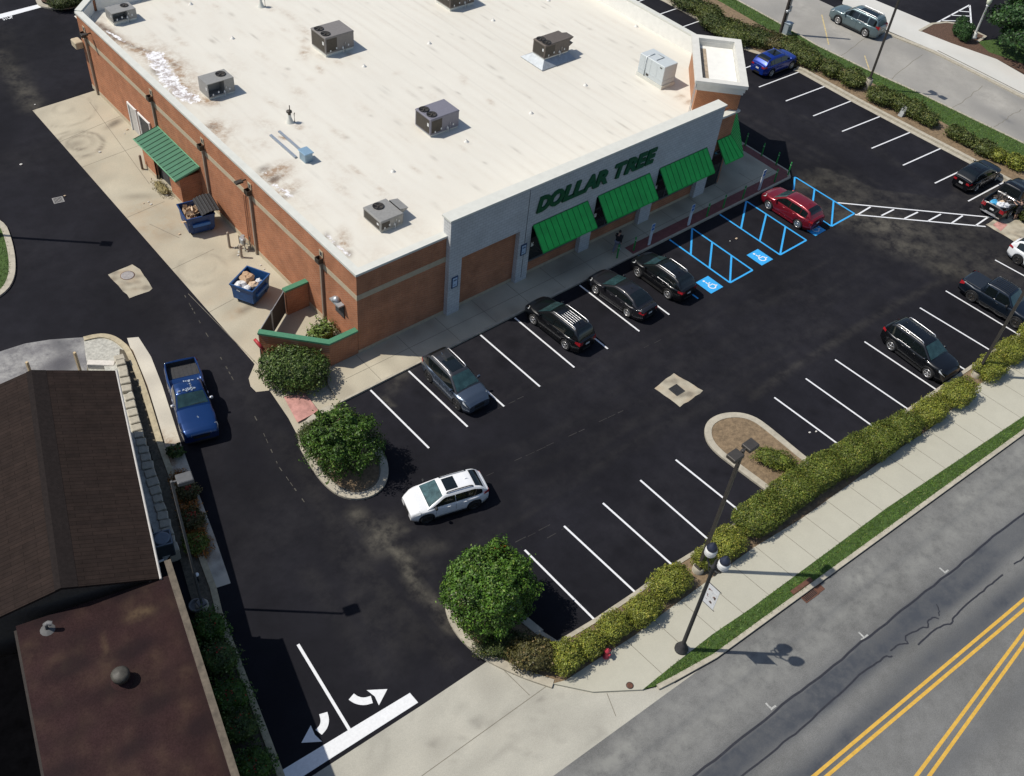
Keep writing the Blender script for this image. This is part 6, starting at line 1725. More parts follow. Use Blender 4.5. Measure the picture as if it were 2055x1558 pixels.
m = MB(); m.lathe([(.44, 0), (.44, .008), (.40, .008)], 24); m.build('ring', M_RUST, t)
t = thing('valve_cover', 'small round rusty cover in the sidewalk by the driveway', 'valve cover', tuple(G(1264, 1376, .122))); m = MB(); m.lathe([(.15, 0), (.15, .012), (.12, .016), (.02, .016)], 18); m.build('lid', M_RUST, t)
m = MB(); m.lathe([(.18, 0), (.18, .008), (.15, .008)], 18); m.build('ring', M_IRON, t)
# small grey marker box in the side bed
t = thing('marker_stone', 'small grey wedge shaped marker in the side bed', 'marker', tuple(G(1809, 232, .1))); m = MB(); m.add([(-.3, -.2, 0), (.3, -.2, 0), (.3, .2, 0), (-.3, .2, 0), (.1, -.2, .75), (.3, -.2, .75), (.3, .2, .75), (.1, .2, .75)], [(0, 1, 5, 4), (1, 2, 6, 5), (2, 3, 7, 6), (3, 0, 4, 7), (4, 5, 6, 7)]); m.build('block', pm('marker_grey', (.30, .31, .31), var=.1), t)

# ------------------------------------------------------------------ vegetation
def leaf_mat(name, col, var=.25, isl=.45, yellow=None):
    m = bpy.data.materials.new(name); nt, b = nodes_of(m); N, L = nt.nodes, nt.links
    g = N.new('ShaderNodeNewGeometry'); cr = N.new('ShaderNodeValToRGB'); E = cr.color_ramp.elements
    lo = tuple(c * (1 - isl) for c in col); hi = tuple(min(1, c * (1 + isl)) for c in col)
    E[0].color = (*lo, 1); E[1].color = (*hi, 1); E[0].position = .05; E[1].position = .85
    if yellow: e = E.new(.95); e.color = (*yellow, 1)
    L.new(g.outputs['Random Per Island'], cr.inputs[0])
    tc = N.new('ShaderNodeTexCoord'); nz = N.new('ShaderNodeTexNoise'); nz.inputs['Scale'].default_value = 1.6; nz.inputs['Detail'].default_value = 3; L.new(tc.outputs['Object'], nz.inputs['Vector'])
    mr = N.new('ShaderNodeMapRange'); mr.inputs['From Min'].default_value = .3; mr.inputs['From Max'].default_value = .7; mr.inputs['To Min'].default_value = 1 - var; mr.inputs['To Max'].default_value = 1 + var; L.new(nz.outputs[0], mr.inputs['Value'])
    mx = N.new('ShaderNodeMix'); mx.data_type = 'RGBA'; mx.blend_type = 'MULTIPLY'; mx.inputs['Factor'].default_value = 1
    L.new(cr.outputs[0], mx.inputs['A']); L.new(mr.outputs[0], mx.inputs['B']); L.new(mx.outputs['Result'], b.inputs['Base Color'])
    b.inputs['Roughness'].default_value = .55; b.inputs['Specular IOR Level'].default_value = .35
    return m
LF_TREE = leaf_mat('tree_leaves', (.050, .112, .010), var=.4, isl=.6, yellow=(.13, .19, .03))
LF_TREE2 = leaf_mat('tree_leaves_dark', (.040, .090, .009), var=.4, isl=.6, yellow=(.11, .16, .025))
LF_SHRUB = leaf_mat('shrub_leaves', (.048, .082, .015), var=.4, isl=.55, yellow=(.15, .18, .05))
LF_HEDGE = leaf_mat('hedge_leaves', (.150, .172, .022), var=.4, yellow=(.33, .29, .05))
LF_HEDGEG = leaf_mat('hedge_leaves_green', (.092, .122, .016), var=.4, yellow=(.24, .22, .04))
LF_SIDE = leaf_mat('side_hedge_leaves', (.065, .085, .017), var=.4, yellow=(.17, .16, .04))
LF_DARK = leaf_mat('dark_hedge_leaves', (.045, .065, .014), yellow=(.10, .10, .02))
LF_BRNZ = leaf_mat('bronze_leaves', (.075, .07, .022), yellow=(.16, .11, .04))
LF_FAR = leaf_mat('far_tree_leaves', (.025, .065, .016), yellow=(.05, .11, .02))
LF_RED = leaf_mat('red_flowers', (.38, .02, .012), isl=.4)
LF_ORNG = leaf_mat('orange_leaves', (.40, .11, .02), isl=.4)
LF_RUST = leaf_mat('rust_leaves', (.26, .11, .02), isl=.5)
M_TWIG = pm('bark', (.085, .062, .045), rough=.95, var=.3, scale=8)

def foliage(name, rx, ry, rz, n, size, seed, mat, parent=None, power=2.0, zc=None, lump=.16, skirt=True, drop=None):
    """crown of many small leaf faces spread through a lumpy volume with an uneven outline"""
    r = np.random.default_rng(seed)
    m = max(n, 10)
    d = r.normal(size=(m, 3)); d /= np.linalg.norm(d, axis=1)[:, None]
    d[:, 2] = np.where(d[:, 2] < -.55, -d[:, 2], d[:, 2])
    # superellipsoid direction -> surface radius
    p = power
    rad_ = (np.abs(d) ** p).sum(1) ** (-1 / p)
    o = Vector((seed * 3.1, seed * 1.7, 0))
    lum = np.array([mnoise.noise(Vector(q) * 2.3 + o) * lump * 1.5 + mnoise.noise(Vector(q) * 6.0 + o) * lump * .9 for q in d])
    depth = 1 - np.abs(r.normal(0, .13, m)); depth = np.clip(depth, .45, 1.0)
    stray = r.random(m) < .04; depth[stray] += r.uniform(.02, .13, stray.sum())
    c = d * (rad_ * (1 + lum) * depth)[:, None] * np.array([rx, ry, rz])
    z0 = rz if zc is None else zc
    c[:, 2] += z0
    c[:, 2] = np.maximum(c[:, 2], .03)
    # leaf quads
    nrm = d * .75 + r.normal(0, .55, (m, 3)) + np.array([0, 0, .25]); nrm /= np.linalg.norm(nrm, axis=1)[:, None]
    a = np.cross(nrm, r.normal(size=(m, 3))); a /= np.linalg.norm(a, axis=1)[:, None]; b = np.cross(nrm, a)
    s = size * r.uniform(.6, 1.35, m)[:, None]
    V = np.stack([c - a * s * 1.0, c - b * s * .55 + nrm * s * .12, c + a * s * 1.0, c + b * s * .55 + nrm * s * .12], 1).reshape(-1, 3)
    me = bpy.data.meshes.new(name); nv = len(V)
    me.vertices.add(nv); me.vertices.foreach_set('co', V.reshape(-1))
    me.loops.add(nv); me.loops.foreach_set('vertex_index', np.arange(nv, dtype=np.int32))
    me.polygons.add(m); me.polygons.foreach_set('loop_start', np.arange(0, nv, 4, dtype=np.int32)); me.polygons.foreach_set('loop_total', np.full(m, 4, dtype=np.int32))
    me.update(calc_edges=True); me.validate()
    me.materials.append(mat)
    return link(bpy.data.objects.new(name, me), parent)

def limbs(parent, h, r0, rx, seed, n=6, zs=.35, name='trunk'):
    rr = random.Random(seed); m = MB()
    m.tube([(0, 0, -.1), (rr.uniform(-.05, .05), rr.uniform(-.05, .05), h * zs), (rr.uniform(-.15, .15), rr.uniform(-.15, .15), h * .7)], [r0, r0 * .75, r0 * .3], 8)
    for k in range(n):
        a = 2 * pi * k / n + rr.uniform(-.3, .3); z0 = h * zs * rr.uniform(.6, 1.2); l = rx * rr.uniform(.55, .8)
        m.tube([(0, 0, z0), (math.cos(a) * l * .5, math.sin(a) * l * .5, z0 + h * .2), (math.cos(a) * l, math.sin(a) * l, z0 + h * rr.uniform(.25, .45))], [r0 * .5, r0 * .32, r0 * .1], 6)
    return m.build(name, M_TWIG, parent)

def core(rx, ry, rz, zc, mat, parent, power=2.0, seed=0, k=.80):
    """twiggy inner mass so one cannot look straight through"""
    m = MB(); rows = []
    o = Vector((seed, 0, 0))
    for i in range(9):
        ph = pi * i / 8; row = []
        for j in range(16):
            th = 2 * pi * j / 16; d = Vector((math.sin(ph) * math.cos(th), math.sin(ph) * math.sin(th), math.cos(ph)))
            q = sum(abs(c) ** power for c in d) ** (-1 / power) * k * (1 + .15 * mnoise.noise(d * 2.5 + o))
            row.append(Vector((d.x * q * rx, d.y * q * ry, max(.02, d.z * q * rz + zc))))
        rows.append(row)
    m.grid(rows, smooth=False, close=True, flip=True)
    return m.build('inner_growth', mat, parent)

def bush(label, px, rx, ry, h, mat, seed, name='hedge_bush', cat='bush', group=None, rz=0, power=3.2, size=.044, n=None, zg=.1, w=None, lump=.14):
    """px: where the middle of the bush shows in the photograph at half its height"""
    c = G(px[0], px[1], zg + h * .55) if w is None else Vector((w[0], w[1], 0))
    t = thing(name, label, cat, (c.x, c.y, zg), rz, group)
    area = 2.2 * (rx * ry * 4 + 2 * h * (rx + ry))
    nn = n or int(area / (size * size) * .62)
    foliage('leaves', rx, ry, h * .52, min(nn, 16000), size, seed, mat, t, power, h * .48, lump)
    core(rx, ry, h * .52, h * .46, mat, t, power, seed)
    limbs(t, h, .035, min(rx, ry), seed, 5, .25, 'stems')
    return t

# round trees of the two islands
def tree(label, x, y, rx, ry, rz, zc, n, size, seed, mat, name='round_tree', lump=.13, group=None, zg=.1, power=2.2):
    t = thing(name, label, 'tree', (x, y, zg), 0, group)
    cr_ = foliage('crown', rx, ry, rz, n, size, seed, mat, t, power, zc, lump)
    core(rx, ry, rz, zc, mat, t, power, seed, .62)
    limbs(t, zc + rz * .5, .13, rx, seed, 7, .4)
    return t
c = G(688, 892, 1.7)
t1 = tree('dense green tree in the teardrop island beside the store corner', c.x, c.y, 1.78, 1.72, 1.6, 1.75, 20000, .062, 11, LF_TREE2, lump=.32)
c = G(980, 1190, 1.9)
t2 = tree('dense round green tree with a few orange sprigs by the driveway', c.x, c.y, 2.08, 2.02, 1.95, 2.05, 26000, .066, 12, LF_TREE, lump=.17)
f = foliage('orange_sprigs', .55, .25, .3, 200, .085, 13, LF_ORNG, t2, 2, 0); f.location = (1.15, .85, 3.1); f = foliage('orange_sprigs', .3, .25, .3, 110, .07, 14, LF_ORNG, t2, 2, 0); f.location = (1.75, .15, 2.55)
c = G(2092, 62, 2.4)
t3 = tree('broad dark green tree at the upper right edge', c.x, c.y, 4.2, 4.4, 2.6, 3.0, 20000, .15, 14, LF_FAR, lump=.3, power=2)
bush('low dark shrub in front of the island tree by the store corner', (636, 870), 1.0, .85, 1.1, LF_DARK, 15, 'dark_shrub', 'shrub', n=5000)
bush('big clipped dark green shrub beside the low brick enclosure', (590, 738), 2.0, 1.5, 1.9, LF_SHRUB, 16, 'clipped_shrub', 'shrub', size=.075, rz=rad(-48), zg=.0, lump=.10, power=2.8)
bush('bronze tinted shrub at the corner of the street hedge', (1072, 1312), 1.15, .8, 1.2, LF_BRNZ, 17, 'bronze_shrub', 'shrub', size=.06, rz=rad(-40), lump=.2)
bush('low shadowed shrub under the round driveway tree', (1010, 1292), 1.3, .6, .7, LF_DARK, 18, 'dark_shrub', 'shrub', rz=rad(-30), lump=.25)
bush('leafy weed growing against the service wall inside the enclosure', None, .75, .6, 1.2, leaf_mat('weed', (.10, .15, .03), yellow=(.2, .24, .06)), 19, 'weed', 'weed', w=(-1.05, 2.25), zg=0, lump=.5, size=.09, n=1300)
bush('dry weeds at the foot of the goods entrance doors', None, .35, .9, .45, leaf_mat('dry_weed', (.22, .18, .08)), 20, 'weed', 'weed', w=(-1.85, 21.2), zg=0, lump=.6, size=.05, n=700)
# hedge along the main street
ga = math.atan2(ed.y, ed.x)
HB = [((1136, 1316), .80, .75, 1.25, LF_HEDGE, 'bright round hedge bush at the driveway end of the street hedge'),
      ((1184, 1293), .65, .62, 1.15, LF_HEDGE, 'small round hedge bush behind the red hydrant'),
      ((1231, 1256), .85, .68, 1.15, LF_HEDGE, 'round hedge bush next after the small one behind the hydrant'),
      ((1290, 1222), .98, .72, 1.15, LF_HEDGE, 'yellowish hedge bush between the hydrant and the street lamp'),
      ((1345, 1166), 1.15, .80, 1.2, LF_HEDGE, 'oblong clipped hedge bush just left of the two headed light pole'),
      ((1412, 1120), .50, .55, 1.1, LF_HEDGE, 'small hedge bush squeezed behind the two headed light pole'),
      ((1460, 1088), 1.05, .80, 1.25, LF_HEDGE, 'rounded yellow green hedge bush right of the twin lanterns')]
for k, (px, rx, ry, h, mt, lab) in enumerate(HB):
    bush(lab, px, rx, ry, h, mt, 200 + k, 'hedge_bush', 'hedge bush', 'street hedge bushes', ga)
LH = [((1530, 1030), 1.65), ((1592, 983), 1.55), ((1650, 945), 1.5), ((1712, 912), 1.5), ((1765, 884), 1.4)]
t = thing('long_hedge', 'long unbroken stretch of darker green clipped hedge past the island end', 'hedge', (0, 0, 0))
for k, (px, rx) in enumerate(LH):
    c = G(*px, .75); f = foliage('leaves', rx * 1.05, .98, .68, 13000, .045, 230 + k, LF_HEDGEG, t, 4.0, .62, .08); f.location = (c.x, c.y, .1); f.rotation_euler = (0, 0, ga)
    q = core(rx * 1.05, .98, .68, .6, LF_HEDGEG, t, 3.0, k); q.location = (c.x, c.y, .1); q.rotation_euler = (0, 0, ga)
HB2 = [((1812, 856), 1.35, .88, 1.25, 'mid green hedge bush at the right end of the long hedge'), ((1868, 822), 1.25, .85, 1.25, 'yellowish hedge bush below the black family SUV, nearer the long hedge'), ((1925, 786), 1.30, .85, 1.25, 'yellowish hedge bush below the black family SUV, nearer the light pole'),
       ((1990, 735), 1.15, .85, 1.2, 'hedge bush just right of the light pole at the right edge'), ((2032, 702), 1.1, .85, 1.2, 'hedge bush at the right edge below the dark blue pickup'), ((2078, 668), 1.2, .85, 1.2, 'hedge bush running out of view at the right edge')]
for k, (px, rx, ry, h, lab) in enumerate(HB2):
    bush(lab, px, rx, ry, h, LF_HEDGE if k else LF_HEDGEG, 240 + k, 'hedge_bush', 'hedge bush', 'street hedge bushes', ga)
bush('ragged green bush inside the end island of the stall row', (1556, 920), 1.2, .62, .75, LF_HEDGEG, 260, 'island_bush', 'bush', rz=rad(-62), lump=.3)
# hedge of the side street
ORD = ['first', 'second', 'third', 'fourth', 'fifth', 'sixth', 'seventh', 'eighth', 'ninth', 'tenth', 'eleventh', 'twelfth', 'thirteenth', 'fourteenth', 'fifteenth', 'sixteenth', 'seventeenth', 'eighteenth', 'nineteenth', 'twentieth']
SH = [((1380, 2), 1.4, 1.0, LF_DARK), ((1420, 22), 1.4, 1.0, LF_SIDE), ((1440, 45), 1.5, 1.0, LF_DARK), ((1478, 65), 2.0, 1.0, LF_SIDE), ((1522, 72), 1.5, 1.0, LF_DARK), ((1556, 84), 1.5, .9, LF_BRNZ), ((1592, 94), 1.4, 1.0, LF_SIDE),
      ((1626, 116), 1.25, 1.1, LF_SIDE), ((1669, 137), .95, 1.1, LF_SIDE), ((1713, 156), 1.15, 1.1, LF_SIDE), ((1769, 191), 1.15, 1.1, LF_SIDE), ((1806, 205), .95, 1.1, LF_SIDE), ((1838, 219), 1.05, 1.1, LF_SIDE), ((1866, 238), .75, 1.0, LF_SIDE),
      ((1918, 265), .70, 1.0, LF_SIDE), ((1943, 279), .68, .9, LF_SIDE), ((1977, 296), .85, 1.0, LF_SIDE), ((2003, 310), .70, .9, LF_HEDGE), ((2040, 324), .80, 1.0, LF_HEDGE), ((2064, 430), .7, .9, LF_SIDE)]
for k, (px, r_, h, mt) in enumerate(SH):
    bush(('dark ' if mt is LF_DARK else 'bronze tinted ' if mt is LF_BRNZ else 'yellowish ' if mt is LF_HEDGE else 'green ') + 'bush of the side street hedge, ' + ORD[k] + ' from the top edge', px, r_ * .95, r_ * 1.05, h, mt, 300 + k, 'hedge_bush', 'hedge bush', 'side street hedge bushes', size=.07, lump=.2)
# topiary and far shrubs
for k, (px, h, lab) in enumerate((((1929, 52), 1.9, 'dark clipped column shrub left of the white lamp post'), ((1940, 64), 1.7, 'dark clipped column shrub directly in front of the white lamp post'))):
    bush(lab, px, .62, .62, h, LF_FAR, 340 + k, 'column_shrub', 'shrub', size=.07, power=3.2, lump=.06)
bush('dark low bush in the planted island at the upper left', (130, -2), 1.5, 1.2, 1.0, LF_DARK, 345, 'dark_shrub', 'shrub')
# planting strip of the brown roofed building
PS = [((352, 905), .35, .4, LF_SHRUB), ((378, 985), .5, .6, LF_BRNZ), ((385, 1040), .55, .6, LF_BRNZ), ((392, 1090), .55, .6, LF_HEDGEG), ((420, 1255), .8, .9, LF_TREE2), ((440, 1320), .85, 1.0, LF_SHRUB), ((462, 1395), .85, .9, LF_TREE2), ((480, 1455), .8, 1.0, LF_SHRUB), ((510, 1535), .8, .9, LF_TREE2)]
for k, (px, r_, h, mt) in enumerate(PS):
    t = bush(('low' if h < .8 else 'tall') + ' shaded flowering plant, ' + ORD[k] + ' down the bed beside the parapet wall', px, r_, r_, h, mt, 360 + k, 'flowering_plant', 'plant', 'shaded bed plants', lump=.35, n=1500, size=.06)
    f = foliage('red_blossom', r_ * .8, r_ * .8, h * .5, 60 if k > 3 else 150, .05, 380 + k, LF_RED, t, 2, h * .55)

# rust orange ground plants spilling over the kerb
ROW = [(362, 962), (370, 990), (378, 1015), (384, 1038), (390, 1058), (396, 1078), (402, 1100)]
for k, px in enumerate(ROW):
    q = G(*px, .15); t = thing('orange_plant', 'low rust orange ground plant, ' + ORD[k] + ' down the kerb of the gutter strip', 'plant', (q.x, q.y, .05), 0, 'rust orange ground plants')
    foliage('leaves', .55, .6, .16, 700, .05, 400 + k, LF_RUST, t, 2, .12, .4); foliage('flowers', .45, .5, .16, 90, .05, 430 + k, LF_ORNG, t, 2, .16, .4)
# grass blades on the verges
def grass(name, poly, dens, seed, col=(.085, .155, .022), h=.09):
    xs = [p.x for p in poly]; ys = [p.y for p in poly]; r = np.random.default_rng(seed)
    A = (max(xs) - min(xs)) * (max(ys) - min(ys)); n = int(A * dens)
    X = r.uniform(min(xs), max(xs), n); Y = r.uniform(min(ys), max(ys), n); k = inside(X, Y, poly); X, Y = X[k], Y[k]; n = len(X)
    if n == 0: return
    a = r.uniform(0, 6.28, n); w = r.uniform(.012, .03, n); hh = h * r.uniform(.5, 1.4, n); lx, ly = r.normal(0, .05, n), r.normal(0, .05, n)
    z = np.full(n, .10)
    V = np.stack([np.stack([X - np.cos(a) * w, Y - np.sin(a) * w, z], 1), np.stack([X + np.cos(a) * w, Y + np.sin(a) * w, z], 1), np.stack([X + lx, Y + ly, z + hh], 1)], 1).reshape(-1, 3)
    me = bpy.data.meshes.new(name); me.vertices.add(len(V)); me.vertices.foreach_set('co', V.reshape(-1)); me.loops.add(len(V)); me.loops.foreach_set('vertex_index', np.arange(len(V), dtype=np.int32))
    me.polygons.add(n); me.polygons.foreach_set('loop_start', np.arange(0, len(V), 3, dtype=np.int32)); me.polygons.foreach_set('loop_total', np.full(n, 3, dtype=np.int32)); me.update(calc_edges=True)
    me.materials.append(leaf_mat(name + '_blades', col, var=.3, isl=.4, yellow=(.2, .22, .06)))
    return tag(link(bpy.data.objects.new(name, me)), kind='stuff')
grass('street_grass', gpoly[:7] + [p for p in gpoly[7:] if p.x < 60], 260, 1)
grass('side_grass', GL(vr_in, .1) + GL(vr_out, .1)[::-1], 90, 2, h=.12)
grass('corner_grass_blades', gi, 90, 3)
grass('far_grass_blades', vg, 60, 4, h=.15)

# ------------------------------------------------------------------ brown roofed building and its flat roofed wing
M_SHING = pm('brown_shingle', (.0270, .0185, .0155), spec=.1, rough=.9, var=.18, scale=2)
nt = M_SHING.node_tree; b_ = nt.nodes['Principled BSDF']
wv = nt.nodes.new('ShaderNodeTexBrick'); wv.inputs['Scale'].default_value = 1; wv.inputs['Brick Width'].default_value = 1.1; wv.inputs['Row Height'].default_value = .21; wv.inputs['Mortar Size'].default_value = .012
wv.inputs['Color1'].default_value = (1, 1, 1, 1); wv.inputs['Color2'].default_value = (.80, .82, .84, 1); wv.inputs['Mortar'].default_value = (.45, .45, .45, 1)
tc = nt.nodes.new('ShaderNodeTexCoord'); sx = nt.nodes.new('ShaderNodeSeparateXYZ'); cb = nt.nodes.new('ShaderNodeCombineXYZ'); nt.links.new(tc.outputs['Object'], sx.inputs[0]); nt.links.new(sx.outputs[1], cb.inputs[0]); nt.links.new(sx.outputs[0], cb.inputs[1]); nt.links.new(cb.outputs[0], wv.inputs['Vector'])
mx = nt.nodes.new('ShaderNodeMix'); mx.data_type = 'RGBA'; mx.blend_type = 'MULTIPLY'; mx.inputs['Factor'].default_value = 1
src = b_.inputs['Base Color'].links[0].from_socket; nt.links.new(src, mx.inputs['A']); nt.links.new(wv.outputs['Color'], mx.inputs['B']); nt.links.new(mx.outputs['Result'], b_.inputs['Base Color'])
B0 = Vector((-13.3, 1.8, 0)); bang = rad(-90 - 17.3)       # eave direction heading towards the viewer
hb = thing('brown_roofed_building', 'building with a dark brown shingle gable roof at the left edge', 'building', tuple(B0), bang)
# local x runs along the eave towards the viewer, local y points to the lane (left of x = +y ... ), so the ridge lies at -y
# local frame: x along eave; +y to the left of travel = towards the lane side
Lb = 13.1; RW = 3.65; ze, zrg = 4.85, 6.0
def gable(m, y_e, z_e, y_r, z_r, t=.12):
    m.add([(0, y_e, z_e), (Lb, y_e, z_e), (Lb, y_r, z_r), (0, y_r, z_r), (0, y_e, z_e - t), (Lb, y_e, z_e - t), (Lb, y_r, z_r - t), (0, y_r, z_r - t)],
          [(0, 1, 2, 3), (4, 7, 6, 5), (0, 4, 5, 1), (1, 5, 6, 2), (0, 3, 7, 4), (3, 2, 6, 7)])
sg = 1  # lane side
m = MB(); gable(m, 0, ze, -RW, zrg); gable(m, -RW * 2.6, zrg - 1.6 * (zrg - ze), -RW, zrg); m.build('roof', M_SHING, hb)
m = MB(); m.add([(0, -RW + .62, zrg - .185), (Lb, -RW + .62, zrg - .185), (Lb, -RW, zrg + .02), (0, -RW, zrg + .02), (0, -RW - .25, zrg - .05), (Lb, -RW - .25, zrg - .05)], [(0, 1, 2, 3), (3, 2, 5, 4)]); m.build('ridge_strip', pm('ridge_dark', (.0185, .0145, .0135), spec=.1, rough=.9, var=.2), hb)  # strip along the ridge, wider on the lane side and darker than the roof
m = MB(); m.tube([(-.02, .06, ze - .05), (Lb + .02, .06, ze - .05)], .06, 8); m.build('gutter', pm('pale_gutter', (.45, .43, .40), rough=.5, var=.1), hb)
m = MB(); m.add([(.35, -.45, 0), (Lb - .4, -.45, 0), (Lb - .4, -.45, ze - .1), (.35, -.45, ze - .1), (.35, -RW * 2.4, 0), (Lb - .4, -RW * 2.4, 0), (Lb - .4, -RW * 2.4, 4.3), (.35, -RW * 2.4, 4.3), (Lb - .4, -RW, zrg - .15), (.35, -RW, zrg - .15)], [(0, 1, 2, 3)[::-1], (4, 5, 6, 7), (1, 2, 8, 6, 5)[::-1], (0, 4, 7, 9, 3)[::-1]]); m.build('wall', pm('brown_siding', (.09, .07, .055), rough=.9, var=.15), hb)
# flat roofed wing
pc = [G(342, 1125, 6.0), G(480, 1558, 6.0)]
wd = (pc[1] - pc[0]).normalized(); W0 = pc[0]
fb_ = thing('flat_roofed_wing', 'low flat roofed building with a worn red brown roof at the lower left', 'building', (W0.x, W0.y, 0), math.atan2(wd.y, wd.x))
RFm = attr_mat('worn_red_roof', (.031, .0165, .0165), (.010, .008, .010), (.11, .075, .045), grain=.2, nscale=1.3, fine=18, rough=.95, spec=.1)
zf = 4.75; Wf = 7.0
gx, gy = np.meshgrid(np.arange(-.2, 24, .2), np.arange(-6.3, -.02, .2), indexing='ij')
def wing_paint(X, Y):
    D = .25 * wob(X * .5, Y, 1.6, 81) ** 2; K = .6 * wob(X, Y, 2.6, 82) ** 2
    D = np.maximum(D, 1.1 * np.exp(-((X - 1.15) / .28) ** 2 - ((Y + 1.7) / .55) ** 2)); D = np.maximum(D, .5 * np.exp(-((X - 2.2) / .6) ** 2 - ((Y + 3.3) / .12) ** 2))
    K = np.maximum(K, .5 * np.exp(-((Y + .35) / .18) ** 2))
    return D, K
o = painted_grid('roof', np.stack([gx, gy], -1), zf, RFm, wing_paint); o.parent = fb_
m = MB(); m.box(0, 24, -.24, 0, 0, 5.95); m.build('parapet_wall', pm('wing_wall', (.16, .125, .095), rough=.9, var=.2, scale=2), fb_)
m = MB(); m.box(-.06, 24, -.25, .02, 5.95, 6.02); m.build('parapet_cap', pm('worn_cap', (.105, .085, .062), rough=.85, var=.35, scale=3), fb_)
m = MB(); m.box(0, 24, -6.4, -6.3, 0, zf - .01); m.box(-.2, -.0, -6.3, -.24, 0, zf - .02); m.build('wall', pm('wing_side', (.03, .024, .02), rough=.9, var=.2), fb_)
t = thing('roof_turbine', 'squat dark round vent standing in the middle of the red brown roof', 'roof vent', tuple(fb_.matrix_basis @ Vector((0, 0, 0))))
q = G(243, 1358, zf + .3); t.location = (q.x, q.y, zf)
m = MB(); m.lathe([(.20, 0), (.20, .25), (.34, .27), (.36, .50), (.26, .60), (.0, .64)], 16); m.build('cowl', pm('turbine', (.055, .05, .04), rough=.6, var=.3), t)
m = MB(); m.lathe([(.45, 0), (.40, .04), (.2, .06)], 14); m.build('flashing', RFm, t)
q = G(92, 1256, zf + .3); t = thing('roof_vent', 'bent grey vent pipe at the upper left of the red brown roof', 'roof vent', (q.x, q.y, zf))
m = MB(); m.tube([(0, 0, 0), (0, 0, .4), (.1, -.07, .5), (.22, -.15, .45)], .10, 10); m.build('pipe', pm('dull_pipe', (.13, .13, .13), rough=.7, var=.2), t); m = MB(); m.lathe([(.3, 0), (.22, .04), (.11, .08)], 12); m.build('flashing', pm('flashing_dark', (.09, .09, .09), var=.2), t)
# low black roof left of the wing
lr = thing('low_black_roof', 'low roof with a black membrane at the bottom left corner', 'building', (W0.x, W0.y, 0), math.atan2(wd.y, wd.x))
m = MB(); m.box(-.1, 24, -16, -6.42, 3.0, 3.1); m.build('roof', pm('black_membrane', (.0025, .0025, .003), spec=0, rough=.9, var=.3, scale=2), lr)
m = MB(); m.box(0, 24, -15.9, -6.45, 0, 3.0); m.build('wall', M_DARKMET, lr)
# condenser
q = G(330, 1100, .8); t = thing('condenser', 'dark square air conditioner condenser beside the brown roof eave', 'condenser', (q.x, q.y, .62), bang)
m = MB(); m.bbox(-.45, .45, -.45, .45, 0, .95, .05); m.build('case', pm('condenser_case', (.03, .04, .05), rough=.5, var=.15), t)
m = MB(); m.lathe([(.30, .95), (.38, .955), (.38, .985), (.30, .985)], 20); m.box(-.44, .44, -.44, -.38, .955, .975); m.box(-.44, .44, .38, .44, .955, .975); m.box(-.44, -.38, -.38, .38, .955, .975); m.box(.38, .44, -.38, .38, .955, .975); m.build('top_frame', pm('condenser_top', (.15, .18, .22), rough=.5), t)
m = MB(); m.lathe([(.29, .952), (.02, .957)], 18); m.build('fan_opening', M_BLACK, t)
# retaining wall of rough blocks: every block its own object
rb_px = [(238, 712), (240, 720), (245, 734), (248, 749), (251, 763), (254, 778), (259, 795), (261, 811), (266, 827), (270, 842), (274, 857), (278, 871), (283, 886), (288, 902), (292, 917), (296, 933), (301, 949), (306, 966), (311, 983), (316, 1000), (321, 1017), (326, 1034), (331, 1050), (336, 1066), (341, 1082), (346, 1098)]
bp_ = None
M_BLOCKR = pm('rough_block', (.40, .365, .29), rough=.95, var=.18, scale=5, bump=.5, bscale=9)
for k, p in enumerate(rb_px):
    q = G(*p, .85); rr = random.Random(k + 500)
    if bp_ is None:
        m = MB(); m.bbox(-.24, .24, -.26, .26, 0, .2, .035); m.bbox(-.21, .23, -.24, .24, -.75, -.002, .03); bp_ = m.build('wall_block', M_BLOCKR); o = bp_
    else: o = bp_.copy(); COL.objects.link(o)
    o.location = (q.x, q.y, .66 if k > 2 else .45); o.rotation_euler = (0, 0, bang + rr.uniform(-.14, .14)); s = rr.uniform(.92, 1.06); o.scale = (s, s * rr.uniform(.9, 1.08), 1)
    tag(o, 'rough pale retaining wall block beside the gutter strip', 'wall block', 'retaining wall blocks')
# white step, posts and pots round the brown building
q = G(205, 735, .1)
tag(MB().bbox(q.x - .75, q.x + .75, q.y - .2, q.y + .2, 0, .4, .03, Matrix.Translation((q.x, q.y, 0)) @ Matrix.Rotation(rad(-38), 4, 'Z') @ Matrix.Translation((-q.x, -q.y, 0))).build('white_step', pm('painted_block', (.62, .58, .52), rough=.8, var=.1)), 'pale painted concrete block behind the brown roof', 'step')
for px, hh, lab in (((161, 745), 1.55, 'taller pale timber post showing behind the middle of the brown roof'), ((60, 745), .8, 'shorter pale timber post showing near the left end of the brown roof ridge')):
    q = G(*px, .1); m = MB(); m.bbox(-.07, .07, -.07, .07, 0, hh, .01); o = m.build('timber_post', pm('pale_timber', (.52, .40, .24), rough=.8, var=.15, scale=3)); o.location = (q.x, q.y, .01); o.rotation_euler = (0, 0, rad(24)); tag(o, lab, 'post')
q = G(395, 1219, .1); t = thing('round_planter', 'round grey planter ring in the shaded bed', 'planter', tuple(q)); m = MB(); m.lathe([(.34, 0), (.36, .22), (.28, .22), (.27, .1), (.02, .1)], 18); m.build('ring', pm('planter_grey', (.16, .155, .15), var=.2), t)
q = G(396, 1160, .3); t = thing('white_cap_pipe', 'small pipe with a white cap in the shaded bed', 'pipe', tuple(G(398, 1166, .06))); m = MB(); m.tube([(0, 0, 0), (0, 0, .5)], .05, 8); m.build('pipe', M_IRON, t); m = MB(); m.lathe([(.10, .5), (.10, .56), (.0, .57)], 12); m.build('cap', M_WHITEP, t)
